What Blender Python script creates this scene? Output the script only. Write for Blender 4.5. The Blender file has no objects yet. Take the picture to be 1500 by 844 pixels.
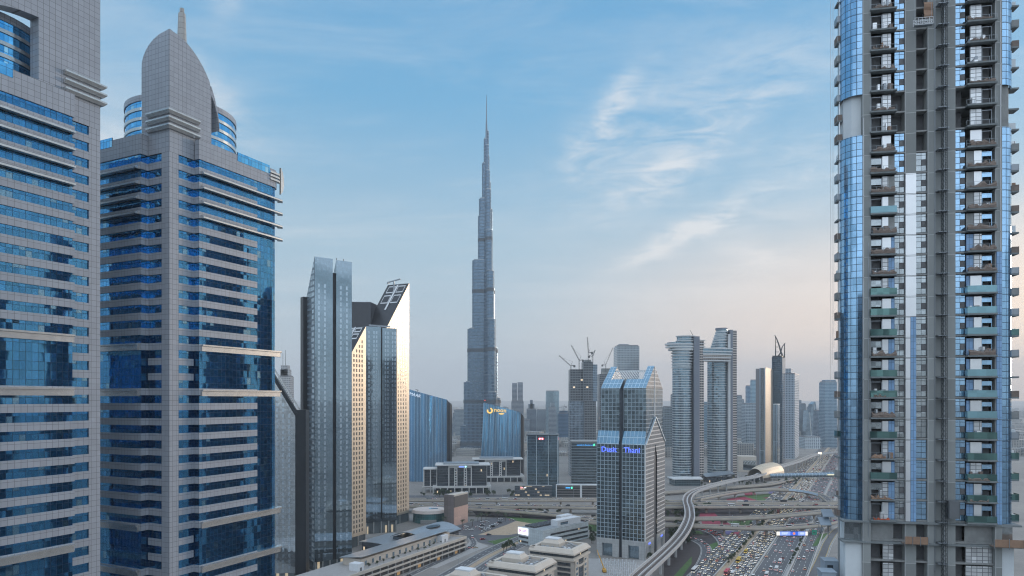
import bpy, bmesh, math, random
from math import sin, cos, tan, pi, radians, sqrt, floor, atan2
from mathutils import Vector, Matrix
random.seed(7)
scene = bpy.context.scene
COL = scene.collection
H = 127.0                      # camera height above the ground
# ---------------------------------------------------------------- camera
cd = bpy.data.cameras.new('camera'); cam = bpy.data.objects.new('camera', cd); COL.objects.link(cam)
cam.location = (0, 0, H); cam.rotation_euler = (radians(90), 0, 0)
cd.sensor_width = 36; cd.lens = 24.0; cd.shift_y = 163 / 1500
cd.clip_start = 1; cd.clip_end = 60000
scene.camera = cam
# ---------------------------------------------------------------- sky, sun, exposure
SUN_AZ = radians(54)           # to the right of the view direction (+Y)
SUN_EL = radians(6)
world = bpy.data.worlds.new('World'); scene.world = world; world.use_nodes = True
def build_world():
    nt = world.node_tree; N = nt.nodes; L = nt.links
    bg = N['Background']
    sky = N.new('ShaderNodeTexSky'); sky.sky_type = 'NISHITA'; sky.sun_disc = False
    sky.sun_elevation = radians(7); sky.sun_rotation = SUN_AZ
    sky.altitude = 0; sky.air_density = 1.0; sky.dust_density = 2.5; sky.ozone_density = 3.0
    geo = N.new('ShaderNodeTexCoord')
    sep = N.new('ShaderNodeSeparateXYZ'); L.new(geo.outputs['Generated'], sep.inputs[0])
    def M(op, a, b=None, c=None, clamp=False):
        n = N.new('ShaderNodeMath'); n.operation = op; n.use_clamp = clamp
        for i, v in enumerate((a, b, c)):
            if v is None: continue
            if isinstance(v, (int, float)): n.inputs[i].default_value = v
            else: L.new(v, n.inputs[i])
        return n.outputs[0]
    def noise(vec, scale, detail=6, rough=.6, dist=0.0):
        n = N.new('ShaderNodeTexNoise'); n.inputs['Scale'].default_value = scale; n.inputs['Detail'].default_value = detail
        n.inputs['Roughness'].default_value = rough; n.inputs['Distortion'].default_value = dist
        L.new(vec, n.inputs['Vector']); return n.outputs['Fac']
    def smooth(v, a, b):
        n = N.new('ShaderNodeMapRange'); n.interpolation_type = 'SMOOTHSTEP'
        L.new(v, n.inputs[0]); n.inputs[1].default_value = a; n.inputs[2].default_value = b
        return n.outputs[0]
    def mix(f, a, b, mode='MIX'):
        n = N.new('ShaderNodeMix'); n.data_type = 'RGBA'; n.blend_type = mode; n.clamp_factor = True
        if isinstance(f, (int, float)): n.inputs[0].default_value = f
        else: L.new(f, n.inputs[0])
        for s, v in ((6, a), (7, b)):
            if isinstance(v, tuple): n.inputs[s].default_value = (*v, 1)
            else: L.new(v, n.inputs[s])
        return n.outputs[2]
    x, y, z = sep.outputs
    az = M('ARCTAN2', x, y)                                   # azimuth, 0 = +Y, right positive
    hor = M('SQRT', M('ADD', M('MULTIPLY', x, x), M('MULTIPLY', y, y)))
    el = M('ARCTAN2', z, hor)
    # sky colour: scattered Nishita light graded by height; the last mix brightens the unseen zenith for fill
    zc = M('MAXIMUM', z, 0.0)
    ramp = N.new('ShaderNodeValToRGB'); L.new(zc, ramp.inputs[0])
    cr = ramp.color_ramp
    stops = [(0.0, (.58, .65, .715)), (.10, (.45, .56, .64)), (.22, (.345, .52, .645)), (.40, (.145, .40, .645)), (.62, (.085, .32, .60)), (1.0, (.05, .22, .5))]
    cr.elements[0].position = 0; cr.elements[0].color = (*stops[0][1], 1)
    cr.elements[1].position = 1; cr.elements[1].color = (*stops[-1][1], 1)
    for p_, c_ in stops[1:-1]:
        e = cr.elements.new(p_); e.color = (*c_, 1)
    # sunset warmth: around the sun's azimuth, low
    da = M('SUBTRACT', az, SUN_AZ)
    caz = M('COSINE', da)
    warm_az = smooth(caz, .62, 1.0)
    low = M('SUBTRACT', 1.0, smooth(el, .0, .30))
    w = M('MULTIPLY', warm_az, low)
    base = mix(M('MULTIPLY', w, .7), ramp.outputs[0], (1.0, .68, .46))
    pink = M('MULTIPLY', smooth(caz, .50, .95), M('SUBTRACT', 1.0, smooth(el, .03, .30)))
    base = mix(M('MULTIPLY', pink, .95), base, (1.06, .83, .68))
    glow = M('MULTIPLY', smooth(caz, .93, 1.0), M('SUBTRACT', 1.0, smooth(el, .0, .25)))
    base = mix(M('MULTIPLY', glow, .8), base, (1.7, 1.15, .72))
    # clouds, laid on a high plane
    up = M('ADD', M('MAXIMUM', z, 0.0), .07)
    cx = M('DIVIDE', x, up); cy = M('DIVIDE', y, up)
    comb = N.new('ShaderNodeCombineXYZ'); L.new(M('MULTIPLY', cx, 1.0), comb.inputs[0]); L.new(cy, comb.inputs[1])
    mp = N.new('ShaderNodeMapping'); L.new(comb.outputs[0], mp.inputs[0])
    mp.inputs['Rotation'].default_value = (0, 0, radians(38)); mp.inputs['Scale'].default_value = (.55, 1.5, 1)
    n1 = noise(mp.outputs[0], .55, 8, .62, .6)
    n2 = noise(mp.outputs[0], 2.6, 6, .7, 1.2)
    sheet = smooth(M('ADD', M('MULTIPLY', n1, .75), M('MULTIPLY', n2, .25)), .43, .68)
    # named wisps at fixed sky directions: (azimuth, elevation, length, width, tilt, strength), degrees
    def wisp(a0, e0, ln, wd, tilt, st):
        a = M('SUBTRACT', M('MULTIPLY', az, 57.2958), a0); e = M('SUBTRACT', M('MULTIPLY', el, 57.2958), e0)
        ct, sn = cos(radians(tilt)), sin(radians(tilt))
        p = M('ADD', M('MULTIPLY', a, ct), M('MULTIPLY', e, sn)); q = M('SUBTRACT', M('MULTIPLY', e, ct), M('MULTIPLY', a, sn))
        q = M('ADD', q, M('MULTIPLY', M('SUBTRACT', fine2, .5), wd * 1.5))
        r = M('ADD', M('POWER', M('ABSOLUTE', M('DIVIDE', p, ln)), 2.0), M('POWER', M('ABSOLUTE', M('DIVIDE', q, wd)), 2.0))
        g = M('EXPONENT', M('MULTIPLY', r, -1.0))
        return M('MULTIPLY', g, st)
    ang = N.new('ShaderNodeCombineXYZ'); L.new(M('MULTIPLY', az, 57.2958), ang.inputs[0]); L.new(M('MULTIPLY', el, 57.2958), ang.inputs[1])
    mf = N.new('ShaderNodeMapping'); L.new(ang.outputs[0], mf.inputs[0]); mf.inputs['Rotation'].default_value = (0, 0, radians(-24)); mf.inputs['Scale'].default_value = (.16, .62, 1)
    fine = noise(mf.outputs[0], 1.0, 8, .68, .8)
    fine2 = noise(ang.outputs[0], .35, 5, .6, .4)
    tot = None
    for wsp in WISPS:
        g = wisp(*wsp); tot = g if tot is None else M('ADD', tot, g)
    wm = M('MULTIPLY', tot, smooth(fine, .30, .72))
    cl = M('ADD', M('MULTIPLY', sheet, .52), wm, clamp=True)
    cl = M('MULTIPLY', cl, smooth(el, .02, .16))
    ccol = mix(w, (.80, .80, .80), (1.1, .80, .58))
    skyc = mix(M('MULTIPLY', cl, .8), base, ccol)
    # unseen bright cloud added behind the viewpoint for fill light and reflections
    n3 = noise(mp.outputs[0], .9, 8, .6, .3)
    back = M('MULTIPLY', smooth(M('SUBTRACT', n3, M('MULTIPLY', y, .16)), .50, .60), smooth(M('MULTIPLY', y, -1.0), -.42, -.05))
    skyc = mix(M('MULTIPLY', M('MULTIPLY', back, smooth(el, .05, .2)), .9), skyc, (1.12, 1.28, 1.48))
    skyc = mix(M('MULTIPLY', smooth(zc, .60, .95), .8), skyc, (1.35, 1.5, 1.7))  # zenith lifted, above the frame, to add fill on upward faces
    # keep the physical sky's own share of the light
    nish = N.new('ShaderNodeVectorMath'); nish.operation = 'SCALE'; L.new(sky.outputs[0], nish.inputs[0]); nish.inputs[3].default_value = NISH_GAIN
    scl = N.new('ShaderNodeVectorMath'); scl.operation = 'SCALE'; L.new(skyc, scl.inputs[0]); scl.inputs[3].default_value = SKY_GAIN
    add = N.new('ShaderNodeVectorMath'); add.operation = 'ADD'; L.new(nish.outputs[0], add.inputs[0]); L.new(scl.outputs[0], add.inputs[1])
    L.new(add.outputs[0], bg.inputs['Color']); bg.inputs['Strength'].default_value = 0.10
NISH_GAIN = 0.10; SKY_GAIN = 5.0
WISPS = [(13.8, 13.0, 5.0, .85, 23, 2.0), (9.0, 23.6, 3.4, 1.0, 52, .75), (6.5, 20.5, 3.0, 1.3, 40, .5), (9.5, 18.0, 7.0, 3.4, 22, .5), (13.0, 18.0, 5.5, 1.2, 30, .8), (20.5, 10.5, 4.5, 1.2, -24, .75),
         (-24, 22, 4.0, 1.6, -35, .8), (-22.5, 30, 3.0, 1.0, 80, .6), (18, 23, 9, 3.2, 14, .5), (-8, 5.5, 5, .7, 4, .35), (16, 8, 13, 2.2, 10, .55), (-31, 17, 4, 2.5, 10, .6), (22, 16, 6, 3.0, 25, .5),
         (86, 13, 4, 4, 10, 2.0), (88, 24, 4, 3, 0, 1.6), (76, 21, 3, 4, 60, 1.6), (71.0, 15, 2.0, 8, 0, 2.0), (79, 31, 7, 3, 0, 1.2), (83.5, 6, 1.5, 5, 0, 1.5)]
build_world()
sd = bpy.data.lights.new('sun', 'SUN'); sd.energy = 1.25; sd.color = (1.0, .82, .66); sd.angle = radians(14)
sun = bpy.data.objects.new('sun', sd); COL.objects.link(sun)
sun.rotation_euler = Vector((-sin(SUN_AZ) * cos(SUN_EL), -cos(SUN_AZ) * cos(SUN_EL), -sin(SUN_EL))).to_track_quat('-Z', 'Y').to_euler()
vs = scene.view_settings
vs.view_transform = 'Standard'; vs.look = 'None'; vs.exposure = 1.08; vs.gamma = 1.0; vs.use_curve_mapping = False
scene.render.engine = 'CYCLES'
scene.cycles.use_denoising = True; scene.cycles.filter_width = 1.15
scene.cycles.max_bounces = 6; scene.cycles.diffuse_bounces = 2; scene.cycles.glossy_bounces = 4; scene.cycles.volume_bounces = 0
scene.cycles.transparent_max_bounces = 8; scene.cycles.sample_clamp_indirect = 4
# ================================================================ helpers
def P(px, py, D):
    """the world point seen at photo pixel (px, py) at depth D metres"""
    return Vector(((px - 750) / 1000 * D, D, H + (585 - py) / 1000 * D))
def G(px, py, z=0.0):
    """the point of the horizontal plane z seen at photo pixel (px, py)"""
    D = (H - z) * 1000 / (py - 585)
    return Vector(((px - 750) / 1000 * D, D, z))
def Zat(py, D): return H + (585 - py) / 1000 * D
class MB:
    def __init__(s): s.v = []; s.f = []; s.m = []; s.u = []
    def face(s, pts, mi=0, uv=None):
        b = len(s.v); s.v += [tuple(p) for p in pts]; s.f.append(tuple(range(b, b + len(pts)))); s.m.append(mi)
        s.u.append(uv if uv else [(p[0] + p[1], p[2]) for p in pts])
    def wall(s, a, b, z0, z1, mi=0, u0=0.0, z0b=None, z1b=None):
        """vertical quad from plan point a to b (outside on the right of a->b)"""
        l = sqrt((b[0] - a[0]) ** 2 + (b[1] - a[1]) ** 2)
        zb0 = z0 if z0b is None else z0b; zb1 = z1 if z1b is None else z1b
        s.face([(a[0], a[1], z0), (b[0], b[1], zb0), (b[0], b[1], zb1), (a[0], a[1], z1)], mi, [(u0, z0), (u0 + l, zb0), (u0 + l, zb1), (u0, z1)])
        return u0 + l
    def prism(s, poly, z0, z1, mi=0, top=None, bot=True, taper=None, uvs=True):
        """poly: counter-clockwise plan; taper: list of top plan points"""
        tp = taper or poly; n = len(poly); u = 0.0
        for i in range(n):
            a, b, c, d = poly[i], poly[(i + 1) % n], tp[(i + 1) % n], tp[i]
            l = sqrt((b[0] - a[0]) ** 2 + (b[1] - a[1]) ** 2)
            m_ = mi[i] if isinstance(mi, (list, tuple)) else mi
            s.face([(a[0], a[1], z0), (b[0], b[1], z0), (c[0], c[1], z1), (d[0], d[1], z1)], m_, [(u, z0), (u + l, z0), (u + l, z1), (u, z1)])
            u += l
        t_ = top if top is not None else (mi[0] if isinstance(mi, (list, tuple)) else mi)
        s.face([(p[0], p[1], z1) for p in tp], t_, [(p[0], p[1]) for p in tp])
        if bot: s.face([(p[0], p[1], z0) for p in reversed(poly)], t_, [(p[0], p[1]) for p in reversed(poly)])
    def box(s, x0, x1, y0, y1, z0, z1, mi=0, top=None):
        s.prism([(x0, y0), (x1, y0), (x1, y1), (x0, y1)], z0, z1, mi, top)
    def obox(s, c, ax, ay, hx, hy, z0, z1, mi=0):
        """box round plan point c with plan axes ax, ay"""
        q = [(c[0] + i * hx * ax[0] + j * hy * ay[0], c[1] + i * hx * ax[1] + j * hy * ay[1]) for i, j in ((-1, -1), (1, -1), (1, 1), (-1, 1))]
        s.prism(q, z0, z1, mi)
    def cyl(s, x, y, r, z0, z1, n=16, mi=0, r1=None, top=None):
        c = [(x + r * cos(2 * pi * i / n), y + r * sin(2 * pi * i / n)) for i in range(n)]
        k = None if r1 is None else [(x + r1 * cos(2 * pi * i / n), y + r1 * sin(2 * pi * i / n)) for i in range(n)]
        s.prism(c, z0, z1, mi, top, taper=k)
    def bar(s, a, b, r, n=4, mi=0, r1=None):
        a = Vector(a); b = Vector(b); d = (b - a)
        if d.length < 1e-6: return
        q = d.to_track_quat('Z', 'Y'); r1 = r if r1 is None else r1
        A = [a + q @ Vector((r * cos(2 * pi * (i + .5) / n), r * sin(2 * pi * (i + .5) / n), 0)) for i in range(n)]
        B = [b + q @ Vector((r1 * cos(2 * pi * (i + .5) / n), r1 * sin(2 * pi * (i + .5) / n), 0)) for i in range(n)]
        for i in range(n):
            j = (i + 1) % n; s.face([A[i], A[j], B[j], B[i]], mi)
        s.face(B, mi); s.face(A[::-1], mi)
    def lattice(s, a, b, w, seg, r, mi=0):
        """square lattice mast or boom from a to b, width w"""
        a = Vector(a); b = Vector(b); d = b - a; q = d.to_track_quat('Z', 'Y')
        cs = [q @ Vector((i * w / 2, j * w / 2, 0)) for i, j in ((-1, -1), (1, -1), (1, 1), (-1, 1))]
        for c in cs: s.bar(a + c, b + c, r, 3, mi)
        n = max(2, int(d.length / seg))
        for k in range(n):
            p0 = a + d * (k / n); p1 = a + d * ((k + 1) / n)
            for i in range(4):
                s.bar(p0 + cs[i], p1 + cs[(i + 1) % 4], r * .7, 3, mi)
    def build(s, name, mats, parent=None, smooth=False, kind=None):
        me = bpy.data.meshes.new(name); me.from_pydata(s.v, [], s.f)
        if not isinstance(mats, (list, tuple)): mats = [mats]
        for m in mats: me.materials.append(m)
        me.polygons.foreach_set('material_index', s.m)
        ul = me.uv_layers.new(name='UV'); flat = []
        for f in s.u:
            for q in f: flat += [q[0], q[1]]
        ul.data.foreach_set('uv', flat)
        if smooth: me.polygons.foreach_set('use_smooth', [True] * len(s.f))
        me.update()
        o = bpy.data.objects.new(name, me); COL.objects.link(o)
        if parent: o.parent = parent
        if kind: o['kind'] = kind
        return o
def tag(o, label, cat, group=None):
    o['label'] = label; o['category'] = cat
    if group: o['group'] = group
    return o
def thing(name, label, cat, loc=(0, 0, 0), rot=0.0, group=None):
    o = bpy.data.objects.new(name, None); COL.objects.link(o); o.location = loc; o.rotation_euler = (0, 0, rot)
    o.empty_display_size = 1
    return tag(o, label, cat, group)
def inst(src, name, parent=None, loc=(0, 0, 0), rot=0.0, scale=None):
    o = src.copy(); COL.objects.link(o); o.name = name; o.parent = parent; o.location = loc; o.rotation_euler = (0, 0, rot)
    if scale: o.scale = scale
    return o
def copy_tree(o, parent=None):
    c = o.copy(); COL.objects.link(c)
    if parent: c.parent = parent
    for ch in list(o.children): copy_tree(ch, c)
    return c
def repeat(src_mb, name, mats, parent, places, kind_rest=None, most=100):
    """the same small part at many places: the first `most` as parts, the rest joined in one stuff part"""
    first = None
    for i, (loc, rot) in enumerate(places[:most]):
        if first is None:
            first = src_mb.build(name, mats, parent); o = first
        else:
            o = first.copy(); COL.objects.link(o); o.parent = parent
        o.location = loc; o.rotation_euler = (0, 0, rot)
    rest = places[most:]
    if rest:
        r = MB()
        for loc, rot in rest:
            c, s_ = cos(rot), sin(rot); b = len(r.v)
            r.v += [(loc[0] + c * x - s_ * y, loc[1] + s_ * x + c * y, loc[2] + z) for x, y, z in src_mb.v]
            r.f += [tuple(i + b for i in f) for f in src_mb.f]; r.m += src_mb.m; r.u += src_mb.u
        r.build(kind_rest or name + 's', mats, parent, kind='stuff')
def text_part(name, body, mat_, parent, loc, rot, size, depth=.15, align='CENTER'):
    cu = bpy.data.curves.new(name, 'FONT'); cu.body = body; cu.size = size; cu.extrude = depth; cu.align_x = align; cu.align_y = 'CENTER'; cu.resolution_u = 2
    t = bpy.data.objects.new(name + '_tmp', cu); COL.objects.link(t)
    dg = bpy.context.evaluated_depsgraph_get(); me = bpy.data.meshes.new_from_object(t.evaluated_get(dg))
    bpy.data.objects.remove(t); bpy.data.curves.remove(cu)
    me.materials.clear(); me.materials.append(mat_)
    o = bpy.data.objects.new(name, me); COL.objects.link(o); o.parent = parent; o.location = loc; o.rotation_euler = rot
    return o
# ================================================================ materials
class NT:
    def __init__(s, name):
        s.mat = bpy.data.materials.new(name); s.mat.use_nodes = True; s.t = s.mat.node_tree; s.N = s.t.nodes; s.L = s.t.links
        s.b = s.N['Principled BSDF']
    def val(s, sock, v):
        if isinstance(v, (int, float)): sock.default_value = v
        elif isinstance(v, tuple): sock.default_value = (*v, 1) if len(v) == 3 and sock.type == 'RGBA' else v
        else: s.L.new(v, sock)
    def M(s, op, a, b=None, c=None, clamp=False):
        n = s.N.new('ShaderNodeMath'); n.operation = op; n.use_clamp = clamp
        for i, v in enumerate((a, b, c)):
            if v is not None: s.val(n.inputs[i], v)
        return n.outputs[0]
    def mix(s, f, a, b, mode='MIX'):
        n = s.N.new('ShaderNodeMix'); n.data_type = 'RGBA'; n.blend_type = mode
        s.val(n.inputs[0], f); s.val(n.inputs[6], a); s.val(n.inputs[7], b); return n.outputs[2]
    def mixf(s, f, a, b):
        n = s.N.new('ShaderNodeMix'); n.data_type = 'FLOAT'
        s.val(n.inputs[0], f); s.val(n.inputs[2], a); s.val(n.inputs[3], b); return n.outputs[0]
    def noise(s, vec, scale, detail=4, rough=.6):
        n = s.N.new('ShaderNodeTexNoise'); n.inputs['Scale'].default_value = scale; n.inputs['Detail'].default_value = detail; n.inputs['Roughness'].default_value = rough
        if vec is not None: s.L.new(vec, n.inputs['Vector'])
        return n.outputs['Fac']
    def coord(s, which='Object'):
        return s.N.new('ShaderNodeTexCoord').outputs[which]
    def uv(s):
        sp = s.N.new('ShaderNodeSeparateXYZ'); s.L.new(s.coord('UV'), sp.inputs[0]); return sp.outputs[0], sp.outputs[1]
    def comb(s, x, y, z=0.0):
        c = s.N.new('ShaderNodeCombineXYZ'); s.val(c.inputs[0], x); s.val(c.inputs[1], y); s.val(c.inputs[2], z); return c.outputs[0]
    def white(s, vec):
        w = s.N.new('ShaderNodeTexWhiteNoise'); w.noise_dimensions = '2D'; s.L.new(vec, w.inputs['Vector']); return w.outputs['Value'], w.outputs['Color']
    def tilt(s, col, amt):
        g = s.N.new('ShaderNodeNewGeometry')
        a = s.N.new('ShaderNodeVectorMath'); a.operation = 'SUBTRACT'; s.L.new(col, a.inputs[0]); a.inputs[1].default_value = (.5, .5, .5)
        b = s.N.new('ShaderNodeVectorMath'); b.operation = 'SCALE'; s.L.new(a.outputs[0], b.inputs[0]); s.val(b.inputs[3], amt)
        c = s.N.new('ShaderNodeVectorMath'); c.operation = 'ADD'; s.L.new(g.outputs['Normal'], c.inputs[0]); s.L.new(b.outputs[0], c.inputs[1])
        d = s.N.new('ShaderNodeVectorMath'); d.operation = 'NORMALIZE'; s.L.new(c.outputs[0], d.inputs[0])
        return d.outputs[0]
_mats = {}
def flat(name, col, rough=.7, metal=0.0, var=.18, scale=.35, emit=None, es=0.0):
    if name in _mats: return _mats[name]
    t = NT(name)
    f = t.noise(t.coord('Object'), scale, 5, .65)
    k = t.M('MULTIPLY_ADD', f, 2 * var, 1 - var)
    v = t.N.new('ShaderNodeVectorMath'); v.operation = 'SCALE'; v.inputs[0].default_value = col; t.L.new(k, v.inputs[3])
    t.L.new(v.outputs[0], t.b.inputs['Base Color'])
    t.b.inputs['Roughness'].default_value = rough; t.b.inputs['Metallic'].default_value = metal
    if emit: t.b.inputs['Emission Color'].default_value = (*emit, 1); t.b.inputs['Emission Strength'].default_value = es
    _mats[name] = t.mat; return t.mat
def glass(name, col, rough=.04, metal=.92, pane=(1.25, 1.25), tilt=.02, var=.25, wob=.02, line=.0, linecol=(.03, .035, .04), lit=0.0, litcol=(1, .8, .5), es=1.2, light=None, lightfrac=0.0):
    """reflective coated glazing divided into panes by UV metres; each pane sits a hair out of true"""
    if name in _mats: return _mats[name]
    t = NT(name); u, v = t.uv()
    pu = t.M('DIVIDE', u, pane[0]); pv = t.M('DIVIDE', v, pane[1])
    cell = t.comb(t.M('FLOOR', pu), t.M('FLOOR', pv)); rv, rc = t.white(cell)
    kk = t.M('MULTIPLY_ADD', rv, var, 1 - var / 2)
    s = t.N.new('ShaderNodeVectorMath'); s.operation = 'SCALE'; s.inputs[0].default_value = col; t.L.new(kk, s.inputs[3]); c = s.outputs[0]
    if lightfrac:
        c = t.mix(t.M('LESS_THAN', rv, lightfrac), c, light)
    nz = t.N.new('ShaderNodeTexNoise'); nz.inputs['Scale'].default_value = .22; nz.inputs['Detail'].default_value = 1; t.L.new(t.coord('UV'), nz.inputs['Vector'])
    n1 = t.mix(.5, rc, nz.outputs['Color'])
    fu = t.M('FRACT', pu); fv = t.M('FRACT', pv)
    met = metal; rg = rough
    if line:
        m = t.M('MAXIMUM', t.M('LESS_THAN', fu, line / pane[0]), t.M('LESS_THAN', fv, line / pane[1]))
        c = t.mix(m, c, linecol); met = t.mixf(m, metal, 0.0); rg = t.mixf(m, rough, .5)
    t.val(t.b.inputs['Base Color'], c); t.val(t.b.inputs['Metallic'], met); t.val(t.b.inputs['Roughness'], rg)
    t.L.new(t.tilt(n1, tilt), t.b.inputs['Normal'])
    if lit:
        on = t.M('GREATER_THAN', rv, 1 - lit)
        t.b.inputs['Emission Color'].default_value = (*litcol, 1); t.L.new(t.M('MULTIPLY', on, es), t.b.inputs['Emission Strength'])
    _mats[name] = t.mat; return t.mat
def panel(name, col, pu, pv, line=.06, linecol=None, rough=.45, var=.12, spec=.5, metal=0.0):
    """stone or metal cladding laid in a grid of panels"""
    if name in _mats: return _mats[name]
    t = NT(name); u, v = t.uv()
    a = t.M('DIVIDE', u, pu); b = t.M('DIVIDE', v, pv)
    rv, rc = t.white(t.comb(t.M('FLOOR', a), t.M('FLOOR', b)))
    m = t.M('MAXIMUM', t.M('LESS_THAN', t.M('FRACT', a), line / pu), t.M('LESS_THAN', t.M('FRACT', b), line / pv))
    st = t.noise(t.coord('Object'), .12, 6, .7)
    k = t.M('ADD', t.M('MULTIPLY_ADD', rv, var, 1 - var), t.M('MULTIPLY_ADD', st, .3, -.15))
    s = t.N.new('ShaderNodeVectorMath'); s.operation = 'SCALE'; s.inputs[0].default_value = col; t.L.new(k, s.inputs[3])
    c = t.mix(m, s.outputs[0], linecol or tuple(q * .45 for q in col))
    t.val(t.b.inputs['Base Color'], c); t.b.inputs['Roughness'].default_value = rough; t.b.inputs['Specular IOR Level'].default_value = spec; t.b.inputs['Metallic'].default_value = metal
    _mats[name] = t.mat; return t.mat
def facade(name, bay, fl, fw, fh, gl, frame, groughness=.06, metal=.85, var=.5, lit=0.0, tilt=.015, gaps=0.0, litcol=(1, .78, .5), es=1.0, frough=.6, offu=0.0, offv=0.0):
    """window grid: bays of `bay` by storeys of `fl` metres; frame strips fw and fh wide between the glass"""
    if name in _mats: return _mats[name]
    t = NT(name); u, v = t.uv()
    a = t.M('DIVIDE', t.M('ADD', u, offu), bay); b = t.M('DIVIDE', t.M('ADD', v, offv), fl)
    rv, rc = t.white(t.comb(t.M('FLOOR', a), t.M('FLOOR', b)))
    m = t.M('MAXIMUM', t.M('LESS_THAN', t.M('FRACT', a), fw / bay), t.M('LESS_THAN', t.M('FRACT', b), fh / fl))
    k = t.M('MULTIPLY_ADD', rv, var, 1 - var / 2)
    s = t.N.new('ShaderNodeVectorMath'); s.operation = 'SCALE'; s.inputs[0].default_value = gl; t.L.new(k, s.inputs[3])
    st = t.noise(t.coord('Object'), .05, 5, .7)
    f = t.N.new('ShaderNodeVectorMath'); f.operation = 'SCALE'; f.inputs[0].default_value = frame; t.L.new(t.M('MULTIPLY_ADD', st, .35, .82), f.inputs[3])
    t.val(t.b.inputs['Base Color'], t.mix(m, s.outputs[0], f.outputs[0]))
    t.val(t.b.inputs['Metallic'], t.mixf(m, metal, 0.0)); t.val(t.b.inputs['Roughness'], t.mixf(m, groughness, frough))
    t.L.new(t.tilt(rc, t.mixf(m, tilt, 0.0)), t.b.inputs['Normal'])
    if lit:
        on = t.M('MULTIPLY', t.M('GREATER_THAN', rv, 1 - lit), t.M('SUBTRACT', 1.0, m))
        t.b.inputs['Emission Color'].default_value = (*litcol, 1); t.L.new(t.M('MULTIPLY', on, es), t.b.inputs['Emission Strength'])
    _mats[name] = t.mat; return t.mat
# ================================================================ the two granite and blue glass towers on the left
TH = radians(25.5)
GRAN = panel('granite_panels', (.34, .365, .41), 1.24, 1.2667, .07, (.13, .13, .13), rough=.35, var=.10)
BLUE = glass('blue_reflective_glass', (.13, .46, .78), rough=.03, metal=.95, pane=(1.24, 1.9), tilt=.022, var=.30, line=.07, linecol=(.01, .05, .12), light=(.34, .62, .80), lightfrac=.05)
ALU = flat('brushed_aluminium_trim', (.58, .58, .57), rough=.26, metal=.75, var=.25, scale=.5)
DARKIN = flat('dark_shaft', (.03, .035, .04), .6)
ROOFG = flat('flat_grey_roof', (.28, .28, .27), .9)
def offset_path(path, d):
    out = []
    for i, p in enumerate(path):
        ns = []
        for a, b in ((i - 1, i), (i, i + 1)):
            if 0 <= a and b < len(path):
                dx, dy = path[b][0] - path[a][0], path[b][1] - path[a][1]; l = sqrt(dx * dx + dy * dy); ns.append((dy / l, -dx / l))
        if len(ns) == 1: n = ns[0]; k = 1
        else:
            n = (ns[0][0] + ns[1][0], ns[0][1] + ns[1][1]); l2 = n[0] ** 2 + n[1] ** 2; k = 2 / l2
            if l2 < .2: k = 1
        out.append((p[0] + n[0] * d * k, p[1] + n[1] * d * k))
    return out
def band(mb, path, z0, z1, depth=.4, out=0.0, mi=0, ztop_out=None):
    """a horizontal strip along an open plan path with top, bottom and end faces"""
    o = offset_path(path, out); n = offset_path(path, -depth); u = 0.0
    for i in range(len(path) - 1):
        a, b, c, d = o[i], o[i + 1], n[i + 1], n[i]
        l = sqrt((b[0] - a[0]) ** 2 + (b[1] - a[1]) ** 2)
        mb.face([(*a, z0), (*b, z0), (*b, z1), (*a, z1)], mi, [(u, z0), (u + l, z0), (u + l, z1), (u, z1)])
        mb.face([(*a, z1), (*b, z1), (*c, z1), (*d, z1)], mi); mb.face([(*d, z0), (*c, z0), (*b, z0), (*a, z0)], mi)
        mb.face([(*d, z1), (*c, z1), (*c, z0), (*d, z0)], mi)
        u += l
    mb.face([(*o[0], z0), (*o[0], z1), (*n[0], z1), (*n[0], z0)], mi); mb.face([(*o[-1], z0), (*n[-1], z0), (*n[-1], z1), (*o[-1], z1)], mi)
def sweep(mb, path, prof, mi=0):
    """sweep a closed (out, z) profile along an open plan path"""
    rows = [offset_path(path, o) for o, z in prof]; n = len(prof)
    for i in range(len(path) - 1):
        for k in range(n):
            j = (k + 1) % n
            a, b, c, d = rows[k][i], rows[k][i + 1], rows[j][i + 1], rows[j][i]
            mb.face([(*a, prof[k][1]), (*b, prof[k][1]), (*c, prof[j][1]), (*d, prof[j][1])], mi)
    mb.face([(*rows[k][0], prof[k][1]) for k in range(n)][::-1], mi); mb.face([(*rows[k][-1], prof[k][1]) for k in range(n)], mi)
class MBm(MB):
    """a builder that can mirror what it holds front to back"""
    mir = False
    def build(s, *a, **k):
        if MBm.mir:
            s.v = [(x, -y, z) for x, y, z in s.v]; s.f = [f[::-1] for f in s.f]; s.u = [q[::-1] for q in s.u]
        return MB.build(s, *a, **k)
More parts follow.
